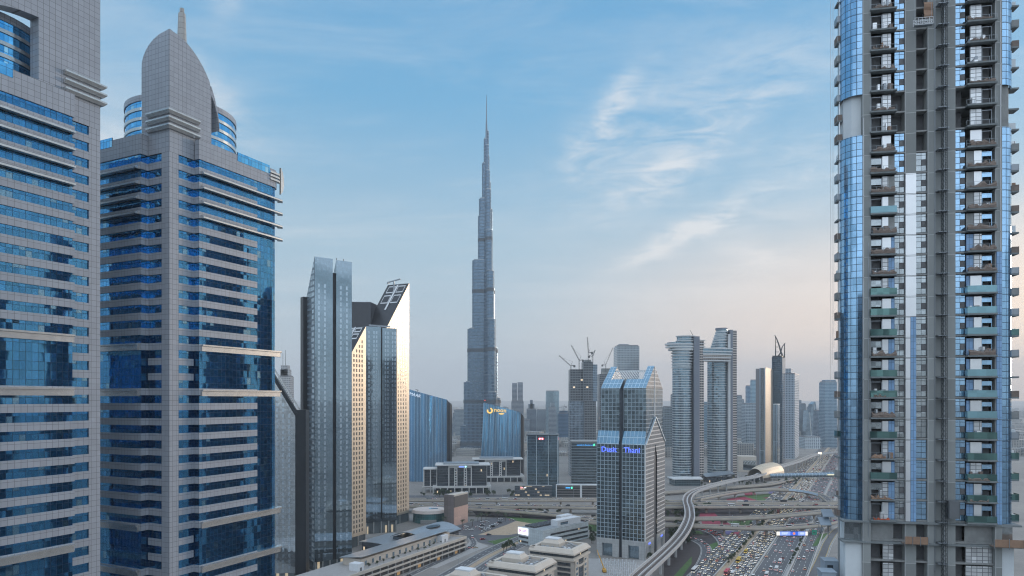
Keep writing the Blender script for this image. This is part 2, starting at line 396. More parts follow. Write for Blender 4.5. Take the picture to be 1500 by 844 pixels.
def blue_tower(label, loc, mirror):
    MBm.mir = mirror
    t = thing('blue_glass_tower', label, 'tower', loc, -TH)
    PR = [(0, 2.58), (0, 7.07), (2, 7.07), (2, 26.6)]
    PF = [(-34.0, -2), (-8, -2), (-8, 0), (-2.9, 0)]
    arc = [(2 - 3.4 * (1 - cos(a)) , 32.4 + 3.4 * sin(a)) for a in [pi / 2 * k / 3 for k in range(4)]]
    GRP = [(0, 2.58), (0, 7.07), (2, 7.07)] + arc + [(-6, 35.8)]
    GFP = [(-36.0, -2), (-8, -2), (-8, 0), (-2.9, 0)]
    # inner shaft, corner pier, back walls
    m = MBm(); m.box(-35.2, -.7, .7, 34.8, 0, 191); m.box(-35, -8.6, -1.4, .7, 0, 190.2); m.box(-.7, 1.1, 7.9, 32.6, 0, 190.2)
    m.build('shaft', DARKIN, t)
    m = MBm(); m.prism([(-2.9, 0), (0, 0), (0, 2.58), (-2.9, 2.58)], 0, 188.83)
    m.build('corner_pier', GRAN, t)
    m = MBm(); m.prism([(-6, 35.8), (-6, 35.2), (-35.6, 35.2), (-35.6, 35.8)][::-1], 0, 190); m.prism([(-36, -1.6), (-35.4, -1.6), (-35.4, 35.1), (-36, 35.1)], 0, 190)
    m.build('back_wall', facade('granite_back_wall', 3.6, 3.8, .7, 1.75, (.045, .29, .6), (.34, .365, .41), offv=1.0), t)
    full = (13, 14, 15, 25, 26, 27)
    for k in range(33):
        zt = 188.84 - 3.8 * k; zb = zt - 2.05
        deep = k in full
        m = MBm(); band(m, GFP, zb - (1.75 if deep else 0), zt, .3, -.3); m.build('ribbon_window', BLUE, t)
        m = MBm()
        if deep: band(m, GRP, zb - 1.75, zt, .3, -.3)
        else:               # the far corner of the bay is glass from floor to floor
            band(m, GRP[:3] + [(2, 26.6)], zb, zt, .3, -.3); band(m, [(2, 26.6)] + arc + [(-6, 35.8)], zb - 1.75, zt, .3, -.3)
        m.build('ribbon_window', BLUE, t)
        lob = deep and k not in (15, 27)
        for pth in ((PR[:2] if lob else PR), (PF[2:] if lob else PF)):
            m = MBm(); band(m, pth, zb - 1.75, zb, .5); m.build('spandrel', GRAN, t)
    m = MBm(); q = [(-36, -2), (-8, -2), (-8, 0), (0, 0), (0, 7.07), (2, 7.07), (2, 35.8), (-36, 35.8)]
    m.prism(q, 0, 188.84 - 3.8 * 33 + .0)
    m.build('lower_storeys', facade('granite_lower_storeys', 1.24, 3.8, .07, 1.75, (.045, .29, .6), (.34, .365, .41), offv=.9), t)
    # parapet
    for pth in ([(-36, -2), (-8, -2), (-8, .4)], [(.4, 7.07), (2, 7.07), (2, 33.4), (.8, 35.2), (-1, 35.8)][0:]):
        m = MBm(); band(m, pth, 188.84, 193.9, .6); m.build('parapet', GRAN, t)
    for pth in ([(2.02, 19.5), (2.02, 31.2)], [(-36, -2.02), (-19, -2.02)]):
        m = MBm(); band(m, pth, 192.2, 194.6, .2, .05); m.build('parapet_glazing', BLUE, t)
    m = MBm(); m.prism([(-35.6, .6), (-.6, .6), (-.6, 35.2), (-35.6, 35.2)], 190, 191.2); m.build('roof', ROOFG, t)
    # cornices: four deep ones under the parapet, four at the sky lobbies
    def cornice(z, hi):
        pr = [(-.3, z - .1), (1.2, z - .1), (1.2, z + .3), (.45, z + .75), (-.3, z + .75)] if hi else [(-.5, z), (.6, z), (.6, z + 1.2), (.95, z + 1.3), (.95, z + 1.7), (-.5, z + 1.7)]
        for pth in ([(2, 7.5), (2, 34.6), (1.0, 35.7)], [(-35.5, -2), (-8.5, -2)]):
            m = MBm(); sweep(m, pth, pr); m.build('cornice', ALU, t)
    for k in range(1, 5): cornice(188.84 - 3.8 * k + .1, True)
    for z in (139.4, 127.8, 93.7, 82.3): cornice(z, False)
    # crown: two curved granite slabs meeting over the corner pier
    def a_of(z): return 10.4 if z <= 212 else 10.4 * sqrt(max(0, 1 - ((z - 212) / 7.3) ** 2))
    S0, SL = (30.0, 13.4) if mirror else (15.3, 12.6)
    def s_of(z): return S0 * sqrt(max(0, 1 - ((z - 198) / 21.3) ** 2)) if z > 198 else S0
    zs = [188.84, 193.9, 198, 203, 208, 211, 213, 214.5, 216, 217.2, 218.1, 218.8, 219.3]
    m = MBm()
    for z0, z1 in zip(zs[:-1], zs[1:]):
        a0, a1, s0, s1 = max(.02, a_of(z0)), max(.02, a_of(z1)), min(SL, max(.02, s_of(z0))), min(SL, max(.02, s_of(z1)))
        b0, b1 = min(3, a0), min(3, a1); c0, c1 = min(3, s0), min(3, s1)
        L0 = [(-a0, 0), (0, 0), (0, s0), (-b0, s0), (-b0, c0), (-a0, c0)]; L1 = [(-a1, 0), (0, 0), (0, s1), (-b1, s1), (-b1, c1), (-a1, c1)]
        uu = [(-a0, -a1), (0, 0), (s0, s1)]
        n = 6
        for i in range(n):
            j = (i + 1) % n; p, q, r_, w = L0[i], L0[j], L1[j], L1[i]
            if i == 0: uv = [(p[0] + 40, z0), (40, z0), (40, z1), (w[0] + 40, z1)]
            elif i == 1: uv = [(p[1], z0), (q[1], z0), (r_[1], z1), (w[1], z1)]
            else: uv = None
            m.face([(*p, z0), (*q, z0), (*r_, z1), (*w, z1)], 0, uv)
    m.build('crown', GRAN, t)
    m = MBm(); pts = []             # the arched fin that runs on from the crown down to the drum
    for i in range(13):
        so = SL - .05 + (S0 * .995 - SL + .05) * i / 12; zo = 198 + 21.3 * sqrt(1 - (so / S0) ** 2)
        pts.append((so, zo, zo - (9.0 if mirror else 2.4) * (1 - .62 * i / 12)))
    for (o0, t0, b0), (o1, t1, b1) in zip(pts[:-1], pts[1:]):
        m.face([(0, o0, b0), (0, o1, b1), (0, o1, t1), (0, o0, t0)], 0, [(o0, b0), (o1, b1), (o1, t1), (o0, t0)])
        m.face([(-3, o1, b1), (-3, o0, b0), (-3, o0, t0), (-3, o1, t1)]); m.face([(0, o0, t0), (0, o1, t1), (-3, o1, t1), (-3, o0, t0)])
        m.face([(-3, o0, b0), (-3, o1, b1), (0, o1, b1), (0, o0, b0)])
    o1, t1, b1 = pts[-1]; m.face([(0, o1, b1), (-3, o1, b1), (-3, o1, t1), (0, o1, t1)])
    m.build('arched_fin', GRAN, t)
    for z in (194.4, 196.3, 198.2):
        m = MBm()
        sweep(m, [(-7.6, 0), (0, 0), (0, 8.4)], [(-.3, z), (.5, z), (1.05, z + .6), (1.05, z + .95), (-.3, z + .95)])
        m.build('crown_fin', ALU, t)
    # drum behind the crown
    dr = MBm(); dr.cyl(-18, 18, 13.9, 190.8, 207, 48); d = dr.build('drum', DARKIN, t)
    for i in range(6):
        z = 205.9 - 2.55 * i
        m = MBm(); ring = [(-18 + 14.15 * cos(2 * pi * j / 48), 18 + 14.15 * sin(2 * pi * j / 48)) for j in range(49)]
        band(m, ring, z - 1.75, z, .2); m.build('drum_window', BLUE, d)
        m = MBm(); ring = [(-18 + 14.3 * cos(2 * pi * j / 48), 18 + 14.3 * sin(2 * pi * j / 48)) for j in range(49)]
        band(m, ring, z, z + (.8 if i else 1.5), .4, .1); m.build('drum_band', ALU if i else GRAN, d)
    m = MBm(); m.cyl(-18, 18, 2.0, 207, 236.5, 14, 0, .95); m.cyl(-18, 18, .6, 236.5, 238, 8)
    m.build('spire', panel('spire_cladding', (.42, .41, .39), 3, 1.6, .12), t)
    m = MBm()                      # curved blade on the far corner of the parapet, with its three fins
    pts = [(0, 187.5), (.9, 188.6), (1.35, 190.5), (1.3, 192.6), (.8, 194.4), (.2, 195.4), (0, 195.4)]
    for p, q in zip(pts[:-1], pts[1:]):
        m.face([(1.6, 36.0 + p[0], p[1]), (1.6, 36.0 + q[0], q[1]), (1.6, 36.0, q[1]), (1.6, 36.0, p[1])][::-1]); m.face([(1.1, 36.0 + p[0], p[1]), (1.1, 36.0 + q[0], q[1]), (1.1, 36, q[1]), (1.1, 36, p[1])])
        m.face([(1.6, 36.0 + p[0], p[1]), (1.1, 36.0 + p[0], p[1]), (1.1, 36.0 + q[0], q[1]), (1.6, 36.0 + q[0], q[1])])
    m.build('corner_blade', ALU, t)
    for z in (190.6, 191.6, 192.6):
        m = MBm(); band(m, [(2, 31.2), (2, 34.4), (1.2, 35.5)], z, z + .5, .3, .45); m.build('parapet_fin', ALU, t)
    MBm.mir = False
    return t
blue_tower('granite and blue glass tower with a curved crown, drum and short spire', (-85.3, 170, 0), False)
blue_tower('granite and blue glass tower beside the spired one, its crown rising out of the frame', (-94.7, 157, 0), True)
# ================================================================ the tower under construction on the right
CONC = panel('raw_concrete', (.31, .325, .32), 9.0, 3.254, .10, (.44, .45, .45), rough=.9, var=.28)
CONC2 = flat('raw_concrete_pale', (.28, .285, .28), .9, var=.35, scale=.8)
SLABE = flat('slab_edge', (.20, .22, .225), .8, var=.35, scale=1.2)
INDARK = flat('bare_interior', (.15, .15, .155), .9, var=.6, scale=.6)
BLOCK = panel('white_blockwork', (.88, .89, .90), .8, .62, .09, (.2, .21, .22), rough=.4, var=.30, metal=.45)
WHITEP = panel('white_cladding', (.88, .89, .90), 1.7, 3.254, .05, (.1, .11, .12), rough=.3, var=.12, metal=.65)
BLUEP = panel('blue_film_cladding', (.26, .44, .68), .42, 1.08, .05, (.10, .17, .30), rough=.4, var=.2)
FILM = glass('filmed_blue_glass', (.36, .56, .76), rough=.10, metal=.88, pane=(.68, 1.085), tilt=.04, var=.22)
CURV = glass('curved_blue_glass', (.30, .49, .68), rough=.05, metal=.92, pane=(.86, 1.085), tilt=.03, var=.22, line=.07, linecol=(.02, .03, .05))
GREYG = glass('dusty_glass', (.42, .46, .48), rough=.16, metal=.8, pane=(.68, 1.085), tilt=.05, var=.4)
FRAMED = flat('dark_window_frame', (.035, .045, .055), .5)
TEAL = glass('teal_balustrade_glass', (.21, .37, .42), rough=.12, metal=.5, pane=(1.3, 4), tilt=.03, var=.2)
GREENG = glass('green_balustrade_glass', (.12, .22, .21), rough=.08, metal=.65, pane=(.9, 4), tilt=.05, var=.6)
TARP = flat('brown_tarpaulin', (.21, .165, .14), .9, var=.5, scale=2.2)
TIMB = flat('timber_sheet', (.30, .19, .13), .85, var=.4, scale=2.0)
STEEL = flat('galvanised_steel', (.32, .35, .38), .45, .6)
ORANGE = flat('orange_barrier', (.50, .11, .05), .7)
WHITEW = flat('white_render_wall', (.66, .70, .72), .8, var=.08, scale=.5)
PITCH = 3.254
def zk(k): return 127.1 + PITCH * k
CT = thing('unfinished_tower', 'concrete tower under construction, cut by the frame top, with blue glass corners and cluttered balconies', 'tower', (53.5, 110, 0), radians(-10.5))
KMIN, KTOP = -6, 22
def construction():
    t = CT
    ztop = zk(KTOP)
    m = MB()
    m.prism([(2.75, 4.2), (22.6, 4.2), (22.6, 24), (9.5, 24), (2.75, 8)], 0, ztop)     # core
    for x0, x1, y0 in ((2.75, 3.95, -.15), (9.1, 10.75, .25), (12.35, 13.3, .1), (14.8, 16.35, .1), (21.85, 22.8, -.15)):
        m.box(x0, x1, y0, 4.22, 60, ztop + 1)
    m.box(13.3, 14.8, .45, 4.2, 60, ztop)
    m.build('concrete_frame', CONC, t)
    m = MB()
    for k in range(-12, KTOP + 1):
        m.box(2.9, 22.7, .45, 4.3, zk(k), zk(k) + .28)
        for xa, xb in ((7.6, 9.1), (10.76, 12.34), (16.36, 17.89)): m.box(xa, xb, .3, .44, zk(k) + .02, zk(k) + .26)
    m.build('floor_slabs', CONC2, t)
    m = MB(); m.prism([(0.2, 2.9), (25, 2.9), (25, 23.5), (9.5, 23.5), (.2, 8)], 0, 60.0); m.build('podium', CONC, t)
    # corners: a quarter round of glass on each side
    def corner(k, side, full=True):
        z0 = zk(k) + .02; z1 = z0 + PITCH - .04
        m = MB(); n = 6; cx, r = (2.75, 2.75) if side < 0 else (22.8, 2.45)
        pts = []
        for i in range(n + 1):
            a = pi / 2 * i / n
            pts.append((cx - r * cos(a), 2.75 - r * sin(a)) if side < 0 else (cx + r * sin(a), 2.75 - r * cos(a)))
        if side > 0: pts = [(cx, .3)] + pts[1:]
        band(m, pts, z0, z1, .12)
        return m
    for k in range(KMIN, KTOP + 1):
        for side in (-1, 1):
            if (side < 0 and k in (13, 14)) or (side > 0 and k in (13, 14)): continue
            corner(k, side).build('curved_glazing', CURV, t)
    m = MB(); m.prism([(0.5, 4.2), (0.5, 2.2), (1.4, 1.0), (2.75, .75), (2.75, 4.2)], 60, ztop); m.build('corner_core', WHITEW, t)
    m = MB(); m.prism([(22.8, 4.2), (22.8, .75), (24.2, 1.1), (24.8, 2.2), (24.8, 4.2)], 60, ztop); m.build('corner_core', CONC2, t)
    m = MB(); m.box(2.80, 2.90, -.24, -.16, 105, 172); m.build('edge_trim', WHITEP, t)
    m = MB(); m.box(3.55, 3.62, -.24, -.16, 105, 152); m.build('edge_trim', STEEL, t)
    m = MB(); m.box(-.10, .04, 2.45, 2.74, 104, ztop); m.build('edge_trim', WHITEP, t)
    m = MB(); m.box(22.5, 22.6, -.24, -.16, 150, ztop); m.build('edge_trim', WHITEP, t)
    m = MB(); m.box(13.32, 13.42, .0, .1, 100, ztop); m.box(14.68, 14.74, -.02, .09, 100, ztop); m.build('service_pipes', STEEL, t, kind='stuff')
    kinds = {'A': {12: 'b', 11: 'b', 10: 'b', 9: 't', 8: 'b', 7: 'b', 6: 'b', 5: 'g', 4: 'g', 3: 'g', 2: 'b', 1: 'g', 0: 'g', -1: 'b', -2: 'g', -3: 'o', -4: 'g', -5: 'o', -6: 'o'},
             'B': {12: 'b', 11: 'b', 10: 'b', 9: 'b', 8: 'b', 7: 'b', 6: 'b', 5: 't', 4: 't', 3: 't', 2: 'b', 1: 't', 0: 't', -1: 't', -2: 'g', -3: 'g', -4: 'g', -5: 'g', -6: 'g'}}
    R = random.Random(11)
    for zone, x0, x1 in (('A', 3.95, 7.6), ('B', 17.9, 21.85)):
        for k in range(KMIN, KTOP + 1):
            z = zk(k)
            m = MB(); m.box(x0 - .15, x1 + (.10 if zone == 'A' else .12), -.65, 1.2, z, z + .26)
            b = m.build('balcony', SLABE, t)
            # wall behind: opening on one half, blockwork or white panel on the other
            w = x1 - x0; ox0, ox1 = (x0 + .12, x0 + w * .48) if zone == 'A' else (x0 + w * .56, x1 - .3)
            px0, px1 = (ox1 + .02, x1 - .55) if zone == 'A' else (x0 + .55, ox0 - .02)
            if k < 12 and R.random() < .8: px0, px1 = (ox1 + .02, ox1 + .95) if zone == 'A' else (ox0 - 1.15, ox0 - .02)
            m = MB(); m.box(px0, px1, 0.22, .36, z + .27, z + PITCH - .3); m.build('blockwork_panel', BLOCK if k > 12 or R.random() < .35 else WHITEP, t)
            if k < 12:
                s0, s1 = (px1 + .02, x1 - .02) if zone == 'A' else (x0 + .02, px0 - .02)
                m = MB(); m.box(s0, s1, 0.25, .36, z + .27, z + PITCH - .3); m.build('infill_panel', BLUEP if k < 8 else CONC2, t)
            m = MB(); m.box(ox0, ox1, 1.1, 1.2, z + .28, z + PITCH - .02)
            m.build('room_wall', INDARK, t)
            m = MB()                                          # sliding door frame across the opening
            for xx in (ox0, ox1 - .07): m.box(xx, xx + .07, 0.22, .30, z + .27, z + 2.7)
            m.box(ox0, ox1, 0.22, .31, z + 2.62, z + 2.72)
            if k < 12 and zone == 'B': m.box(ox0 + .07, ox1 - .07, 0.27, .30, z + 2.05, z + 2.6)
            m.build('door_frame', FILM if (k < 12 and zone == 'B') else STEEL, t)
            for _ in range(R.choice((0, 1, 2, 3))):
                xs = R.uniform(x0 + .1, x1 - .9); m = MB(); m.box(xs, xs + R.uniform(.2, .8), R.uniform(-.45, -.1), .15, z + .27, z + R.uniform(.5, 1.7)); m.build('stacked_material', R.choice([BLOCK, TIMB, STEEL, WHITEP, TARP]), b)
            if k < 12 and zone == 'A' and k % 3:
                m = MB(); m.box(ox0 + .07, ox1 - .07, .27, .30, z + 1.7, z + 2.6); m.build('sliding_door_glass', GREYG, t)
            kd = kinds[zone].get(k, 'n')
            if kd in 'tg':
                m = MB(); m.box(x0 - .12, x1 + .05, -.62, -.58, z + .27, z + 1.3); m.box(x0 - .15, x0 - .11, -.62, .2, z + .27, z + 1.3)
                m.build('balustrade', TEAL if kd == 't' else GREENG, b)
            else:
                m = MB()
                for i in range(5):
                    xx = x0 - .25 + (w + .3) * i / 4; m.box(xx - .02, xx + .02, -.62, -.58, z + .26, z + (1.2 if kd != 'n' else .95))
                for zz in ((.6, 1.15) if kd != 'n' else (.9,)): m.box(x0 - .25, x1 + .05, -.61, -.585, z + zz, z + zz + .035)
                m.build('guard_rail', STEEL, b)
            if kd in 'bo' or (kd == 'g' and R.random() < .5) or (kd == 'n' and R.random() < .4):
                m = MB(); nx = 9; sx = x0 - .15 + R.random() * .5; ex = x1 - R.random() * (.2 if kd == 'b' else 1.6)
                top = [z + (.95 if kd == 'b' else .65) + R.uniform(-.35, .35) for _ in range(nx + 1)]
                for i in range(nx):
                    xa, xb = sx + (ex - sx) * i / nx, sx + (ex - sx) * (i + 1) / nx
                    for (f0, f1, ya, yb) in ((0, .5, R.uniform(-.74, -.65), R.uniform(-.76, -.64)), (.5, 1, R.uniform(-.76, -.64), R.uniform(-.5, -.35))):
                        h0a, h1a = z + .28 + (top[i] - z - .28) * f0, z + .28 + (top[i] - z - .28) * f1
                        h0b, h1b = z + .28 + (top[i + 1] - z - .28) * f0, z + .28 + (top[i + 1] - z - .28) * f1
                        m.face([(xa, ya, h0a), (xb, ya, h0b), (xb, yb, h1b), (xa, yb, h1a)])
                        m.face([(xa, ya + .3, h0a), (xa, yb + .3, h1a), (xb, yb + .3, h1b), (xb, ya + .3, h0b)])
                m.build('draped_tarpaulin' if kd in 'bn' else 'stacked_material', TARP if kd in 'bng' else ORANGE if R.random() < .4 else TIMB, b)
    # window columns
    def window(x0, x1, k, g, opened=True):
        z = zk(k) + .32; m = MB(); hgt = PITCH - .36
        m.box(x0, x1, .50, .62, z, z + hgt, 0)
        rows = [0, .30, .62, .86, 1.0]; xm = (x0 + x1) / 2
        for c, (a, b) in enumerate(((x0 + .05, xm - .03), (xm + .03, x1 - .05))):
            for r_ in range(4):
                o = (c == 1 and r_ == 1) and opened
                za, zb = z + hgt * rows[r_] + .05, z + hgt * rows[r_ + 1] - .02
                y = .47
                m.face([(a, y, za), (b, y, za), (b, y, zb), (a, y, zb)], 2 if o else 1, [(a, za), (b, za), (b, zb), (a, zb)])
        m.build('window', [FRAMED, g, INDARK], t)
    for k in range(KMIN, KTOP + 1):
        if k in (13, 14):
            for x0, x1 in ((7.6, 9.1), (10.75, 12.35), (16.35, 17.9)):
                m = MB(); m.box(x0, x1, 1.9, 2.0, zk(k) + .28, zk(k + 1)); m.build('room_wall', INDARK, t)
            continue
        window(7.62, 9.08, k, FILM if k > 10 else GREYG)
        if k < 12: window(10.77, 12.33, k, GREYG if k > -3 else FILM, k > -2)
        else:
            m = MB(); m.box(10.77, 12.33, 2.0, 2.1, zk(k) + .28, zk(k + 1)); m.build('room_wall', INDARK, t)
        window(16.37, 17.88, k, FILM)
    # white and blue cladding already hung between the window columns
    for k in range(-6, 11):
        z = zk(k)
        m = MB()
        if k > 3: m.box(9.12, 10.7, .12, .24, z + .04, z + PITCH - .03)
        else: m.box(9.12, 9.85, .12, .24, z + .04, z + PITCH - .03)
        m.build('cladding_panel', WHITEP, t)
        if k <= 3:
            m = MB(); m.box(9.87, 10.7, .13, .24, z + .04, z + PITCH - .03); m.build('cladding_panel', BLUEP, t)
        if k < 7:
            m = MB(); m.box(21.95, 22.72, -.29, -.16, z + .04, z + PITCH - .03); m.build('cladding_panel', BLUEP, t)
    # balconies on the two flanks
    for k in range(-6, KTOP + 1):
        z = zk(k)
        for xa, xb in ((-.38, .45), (24.9, 26.4)):
            m = MB(); m.box(xa, xb, 2.4, 4.1, z, z + .26); b = m.build('balcony', SLABE, t)
            if R.random() < .75:
                m = MB()
                xe = xa if xa < 0 else xb
                m.box(min(xe, xe - .03 * (1 if xa < 0 else -1)), max(xe, xe + .03), 2.45, 4.05, z + .26, z + 1.25); m.box(xa + .05, xb - .05, 2.42, 2.46, z + .26, z + 1.2)
                m.build('balustrade', R.choice([CONC2, GREENG, STEEL, STEEL, TARP]), b)
            if R.random() < .5:
                m = MB(); m.box(xa + .2, xb - .3, 2.8, 3.9, z + .26, z + R.uniform(.8, 1.9)); m.build('stacked_material', R.choice([BLOCK, TARP, WHITEW, TIMB]), b)
    m = MB(); m.box(.45, 2.75, 4.2, 5.2, 60, ztop); m.build('side_wall', CONC2, t)
    m = MB(); m.box(22.6, 24.9, 4.2, 23.5, 60, ztop); m.build('side_wall', CONC2, t)
    for k in (-7, -8, -9, -10, -11):          # the storeys under the transfer slab
        z = zk(k)
        for x0, x1, mt in ((3.97, 5.9, INDARK), (7.62, 9.08, INDARK), (10.77, 12.33, INDARK), (16.37, 17.88, INDARK)):
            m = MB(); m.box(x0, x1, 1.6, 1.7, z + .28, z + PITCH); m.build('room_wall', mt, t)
        if k < -7:
            m = MB(); m.box(5.95, 7.58, .7, .82, z + .28, z + PITCH - .3); m.build('blockwork_panel', BLOCK, t)
            m = MB(); m.box(18.0, 21.8, .7, .82, z + .28, z + PITCH - .25); m.build('blockwork_panel', BLOCK, t)
        else:
            for x0, x1 in ((3.97, 7.58), (17.92, 21.83)):
                m = MB(); m.box(x0, x1, .8, .9, z + .28, z + PITCH); m.build('concrete_wall', CONC2, t)
    for x0, x1 in ((.25, 2.72), (22.82, 24.6)):
        m = MB(); m.box(x0, x1, .2, .5, 60, zk(-7) - .1); m.build('white_wall', WHITEW, t)
        m = MB(); m.box(x0, x1, .6, .8, zk(-7), zk(-6)); m.build('mesh_screen', GREYG, t)
    m = MB(); m.box(-.3, 25.5, -.35, 2.0, zk(-6) - .3, zk(-6) - .02); m.box(-.3, 25.5, -.35, 2.0, zk(-7) - .32, zk(-7) - .04); m.build('transfer_slab', SLABE, t)
construction()
def local_ct(x, y, z):
    a = radians(-10.5); return (53.5 + x * cos(a) - y * sin(a), 110 + x * sin(a) + y * cos(a), z)
RA = radians(-10.5)
# hoist mast climbing the front
hm = thing('hoist_mast', 'dark steel lattice mast of the builders hoist climbing the concrete front', 'hoist', local_ct(14.4, -.75, 0), RA)
m = MB(); m.lattice((0, 0, 0), (0, 0, zk(KTOP) + 2), .62, .78, .045); m.build('mast', flat('dark_mast_steel', (.06, .07, .075), .6, .3), hm)
m = MB()
for k in range(-10, KTOP, 1): m.box(-.75, .75, .05, 1.4, zk(k) + .05, zk(k) + .16)
m.build('wall_ties', STEEL, hm, kind='stuff')
m = MB(); m.box(.42, 1.9, -.7, .6, 108.5, 111.2); m.box(.5, 1.8, -.75, -.7, 108.8, 111)
m.build('hoist_cage', flat('hoist_cage_paint', (.16, .17, .18), .6, .3), hm)
# suspended cradle near the top
wp = thing('work_cradle', 'white suspended work cradle hanging high on the concrete front', 'cradle', local_ct(11.3, -.95, 185.6), RA)
m = MB()
for zz in (0, .55, 1.05):
    m.box(-1.3, 1.3, -.38, -.34, zz, zz + .06); m.box(-1.3, 1.3, .3, .34, zz, zz + .06)
for i in range(6):
    xx = -1.3 + 2.6 * i / 5
    m.box(xx - .03, xx + .03, -.38, -.34, 0, 1.1); m.box(xx - .03, xx + .03, .3, .34, 0, 1.1)
    if i < 5: m.bar((xx, -.37, .05), (xx + .52, -.37, .58), .025, 3); m.bar((xx + .52, -.37, .05), (xx, -.37, .58), .025, 3)
m.build('rail_frame', flat('white_cradle_paint', (.7, .72, .74), .5), wp)
m = MB(); m.box(-1.3, 1.3, -.36, .32, -.06, 0); m.build('floor_plate', STEEL, wp)
m = MB(); m.bar((-1.2, 0, 1.1), (-1.2, 0, 14), .02, 4); m.bar((1.2, 0, 1.1), (1.2, 0, 14), .02, 4); m.build('suspension_rope', STEEL, wp)
tp = MB(); n = 6
for i in range(n):
    za, zb = 187.0 + 2.5 * i / n, 187.0 + 2.5 * (i + 1) / n; ya, yb = -.5 - .12 * sin(i * 1.7), -.5 - .12 * sin((i + 1) * 1.7)
    tp.face([(11.6, ya, za), (12.9, ya + .1, za), (12.9, yb + .1, zb), (11.6, yb, zb)]); tp.face([(12.9, ya + .14, za), (11.6, ya + .04, za), (11.6, yb + .04, zb), (12.9, yb + .14, zb)])
o = tp.build('hanging_tarpaulin', TIMB); o.location = local_ct(0, 0, 0); o.rotation_euler = (0, 0, RA); tag(o, 'brown sheet hung over the opening above the white work cradle', 'tarpaulin')
# ropes at the tower's left edge
for i, px in enumerate((1216.5, 1219.0, 1221.5)):
    a = P(px, 0, 112); b = P(px, 560 - 25 * i, 112); m = MB(); m.bar((a.x, a.y, 205), (a.x, a.y, b.z), .022, 4)
    tag(m.build('hoist_rope', flat('pale_rope', (.55, .52, .5), .8)), 'thin pale rope hanging free beside the unfinished tower', 'rope', 'ropes hanging beside the unfinished tower')
# timber catch platforms at the transfer slab
for x0, x1, lab in ((8.3, 11.7, 'orange brown timber catch platform low on the middle of the unfinished tower'), (20.9, 27.0, 'long timber catch platform at the foot of the right glass corner')):
    t = thing('catch_platform', lab, 'platform', local_ct(x0, 0, zk(-7) + .1), RA)
    m = MB(); w = x1 - x0; m.box(0, w, -1.9, -1.82, 0, 1.15); m.build('timber_board', TIMB, t)
    m = MB(); m.box(0, w, -1.8, -.4, -.1, .05); m.build('deck', TARP, t)
    m = MB()
    for i in range(4): m.box(w * i / 3.02, w * i / 3.02 + .06, -1.98, -1.905, -.3, 1.25)
    m.build('posts', STEEL, t)
# site cabins stacked at the tower's left foot
for i, (px, py, D, lab) in enumerate(((1212, 752, 118, 'grey sheeted canopy over the site gate, upper of two'), (1208, 764, 117, 'grey sheeted canopy over the site gate, lower of two'))):
    p = P(px, py, D); t = thing('site_canopy', lab, 'canopy', p, RA, 'canopies beside the unfinished tower')
    m = MB(); m.prism([(-.9, -1), (.9, -1), (.9, 1), (-.9, 1)], 0, .08); 
    m.v = [(x, y, z + y * .5) for x, y, z in m.v]; m.build('sheet_roof', flat('blue_grey_sheet', (.30, .36, .42), .5), t)
    m = MB(); m.box(-.8, -.7, .7, .8, -3, .3); m.box(.7, .8, .7, .8, -3, .3); m.build('posts', STEEL, t)
for i, (px, py, D, lab) in enumerate(((1211, 836, 112, 'grey site cabin at the frame bottom beside the unfinished tower'), (1215, 820, 116, 'smaller grey site cabin behind another by the unfinished tower'))):
    p = P(px, py, D); t = thing('site_cabin', lab, 'cabin', p, RA, 'site cabins beside the unfinished tower')
    m = MB(); m.box(-1.1, 1.1, -1.4, 1.4, -2.4, 0); m.box(-1.2, 1.2, -1.5, 1.5, .0, .12); m.build('cabin_body', flat('blue_grey_sheet', (.30, .36, .42), .5), t)
    m = MB(); m.box(-.7, .2, -1.45, -1.4, -1.6, -.6); m.build('window', FRAMED, t)
    m = MB(); m.box(-1.2, 1.3, -1.3, 1.6, -2.6 - 90, -2.42); m.build('support_frame', CONC, t)
# ================================================================ towers that show only as reflections in the mirrored fronts
REFL = facade('banded_tower_glazing', 1.6, 3.7, .2, 1.5, (.05, .085, .12), (.10, .105, .115), metal=.8, var=.5)
for lab, x0, x1, y0, y1, h in (('slender banded tower beyond the right edge of the frame, showing only in reflections', 146, 154, 167, 175, 205),
                               ('banded tower behind the unfinished tower, the tallest of those showing only in reflections', 144, 160, 243, 257, 224),
                               ('lower banded tower behind the unfinished tower, showing only in reflections', 150, 168, 275, 292, 190),
                               ('broad banded tower behind the viewpoint, showing only in reflections', -20, 75, -75, -40, 158),
                               ('banded tower hidden behind the granite tower at the left edge, showing only in reflections', -345, -292, 415, 455, 192),
                               ('broad banded tower outside the right edge of the frame, showing only in reflections', 350, 450, 90, 140, 205)):
    t = thing('banded_tower', lab, 'tower', ((x0 + x1) / 2, (y0 + y1) / 2, 0), -TH if y0 > 0 else 0)
    w, d = (x1 - x0) / 2, (y1 - y0) / 2
    m = MB(); m.box(-w, w, -d, d, 0, h); m.build('body', REFL, t)
    m = MB(); m.box(-w * .6, w * .6, -d * .6, d * .6, h + .02, h + 7); m.build('roof_block', GRAN, t)
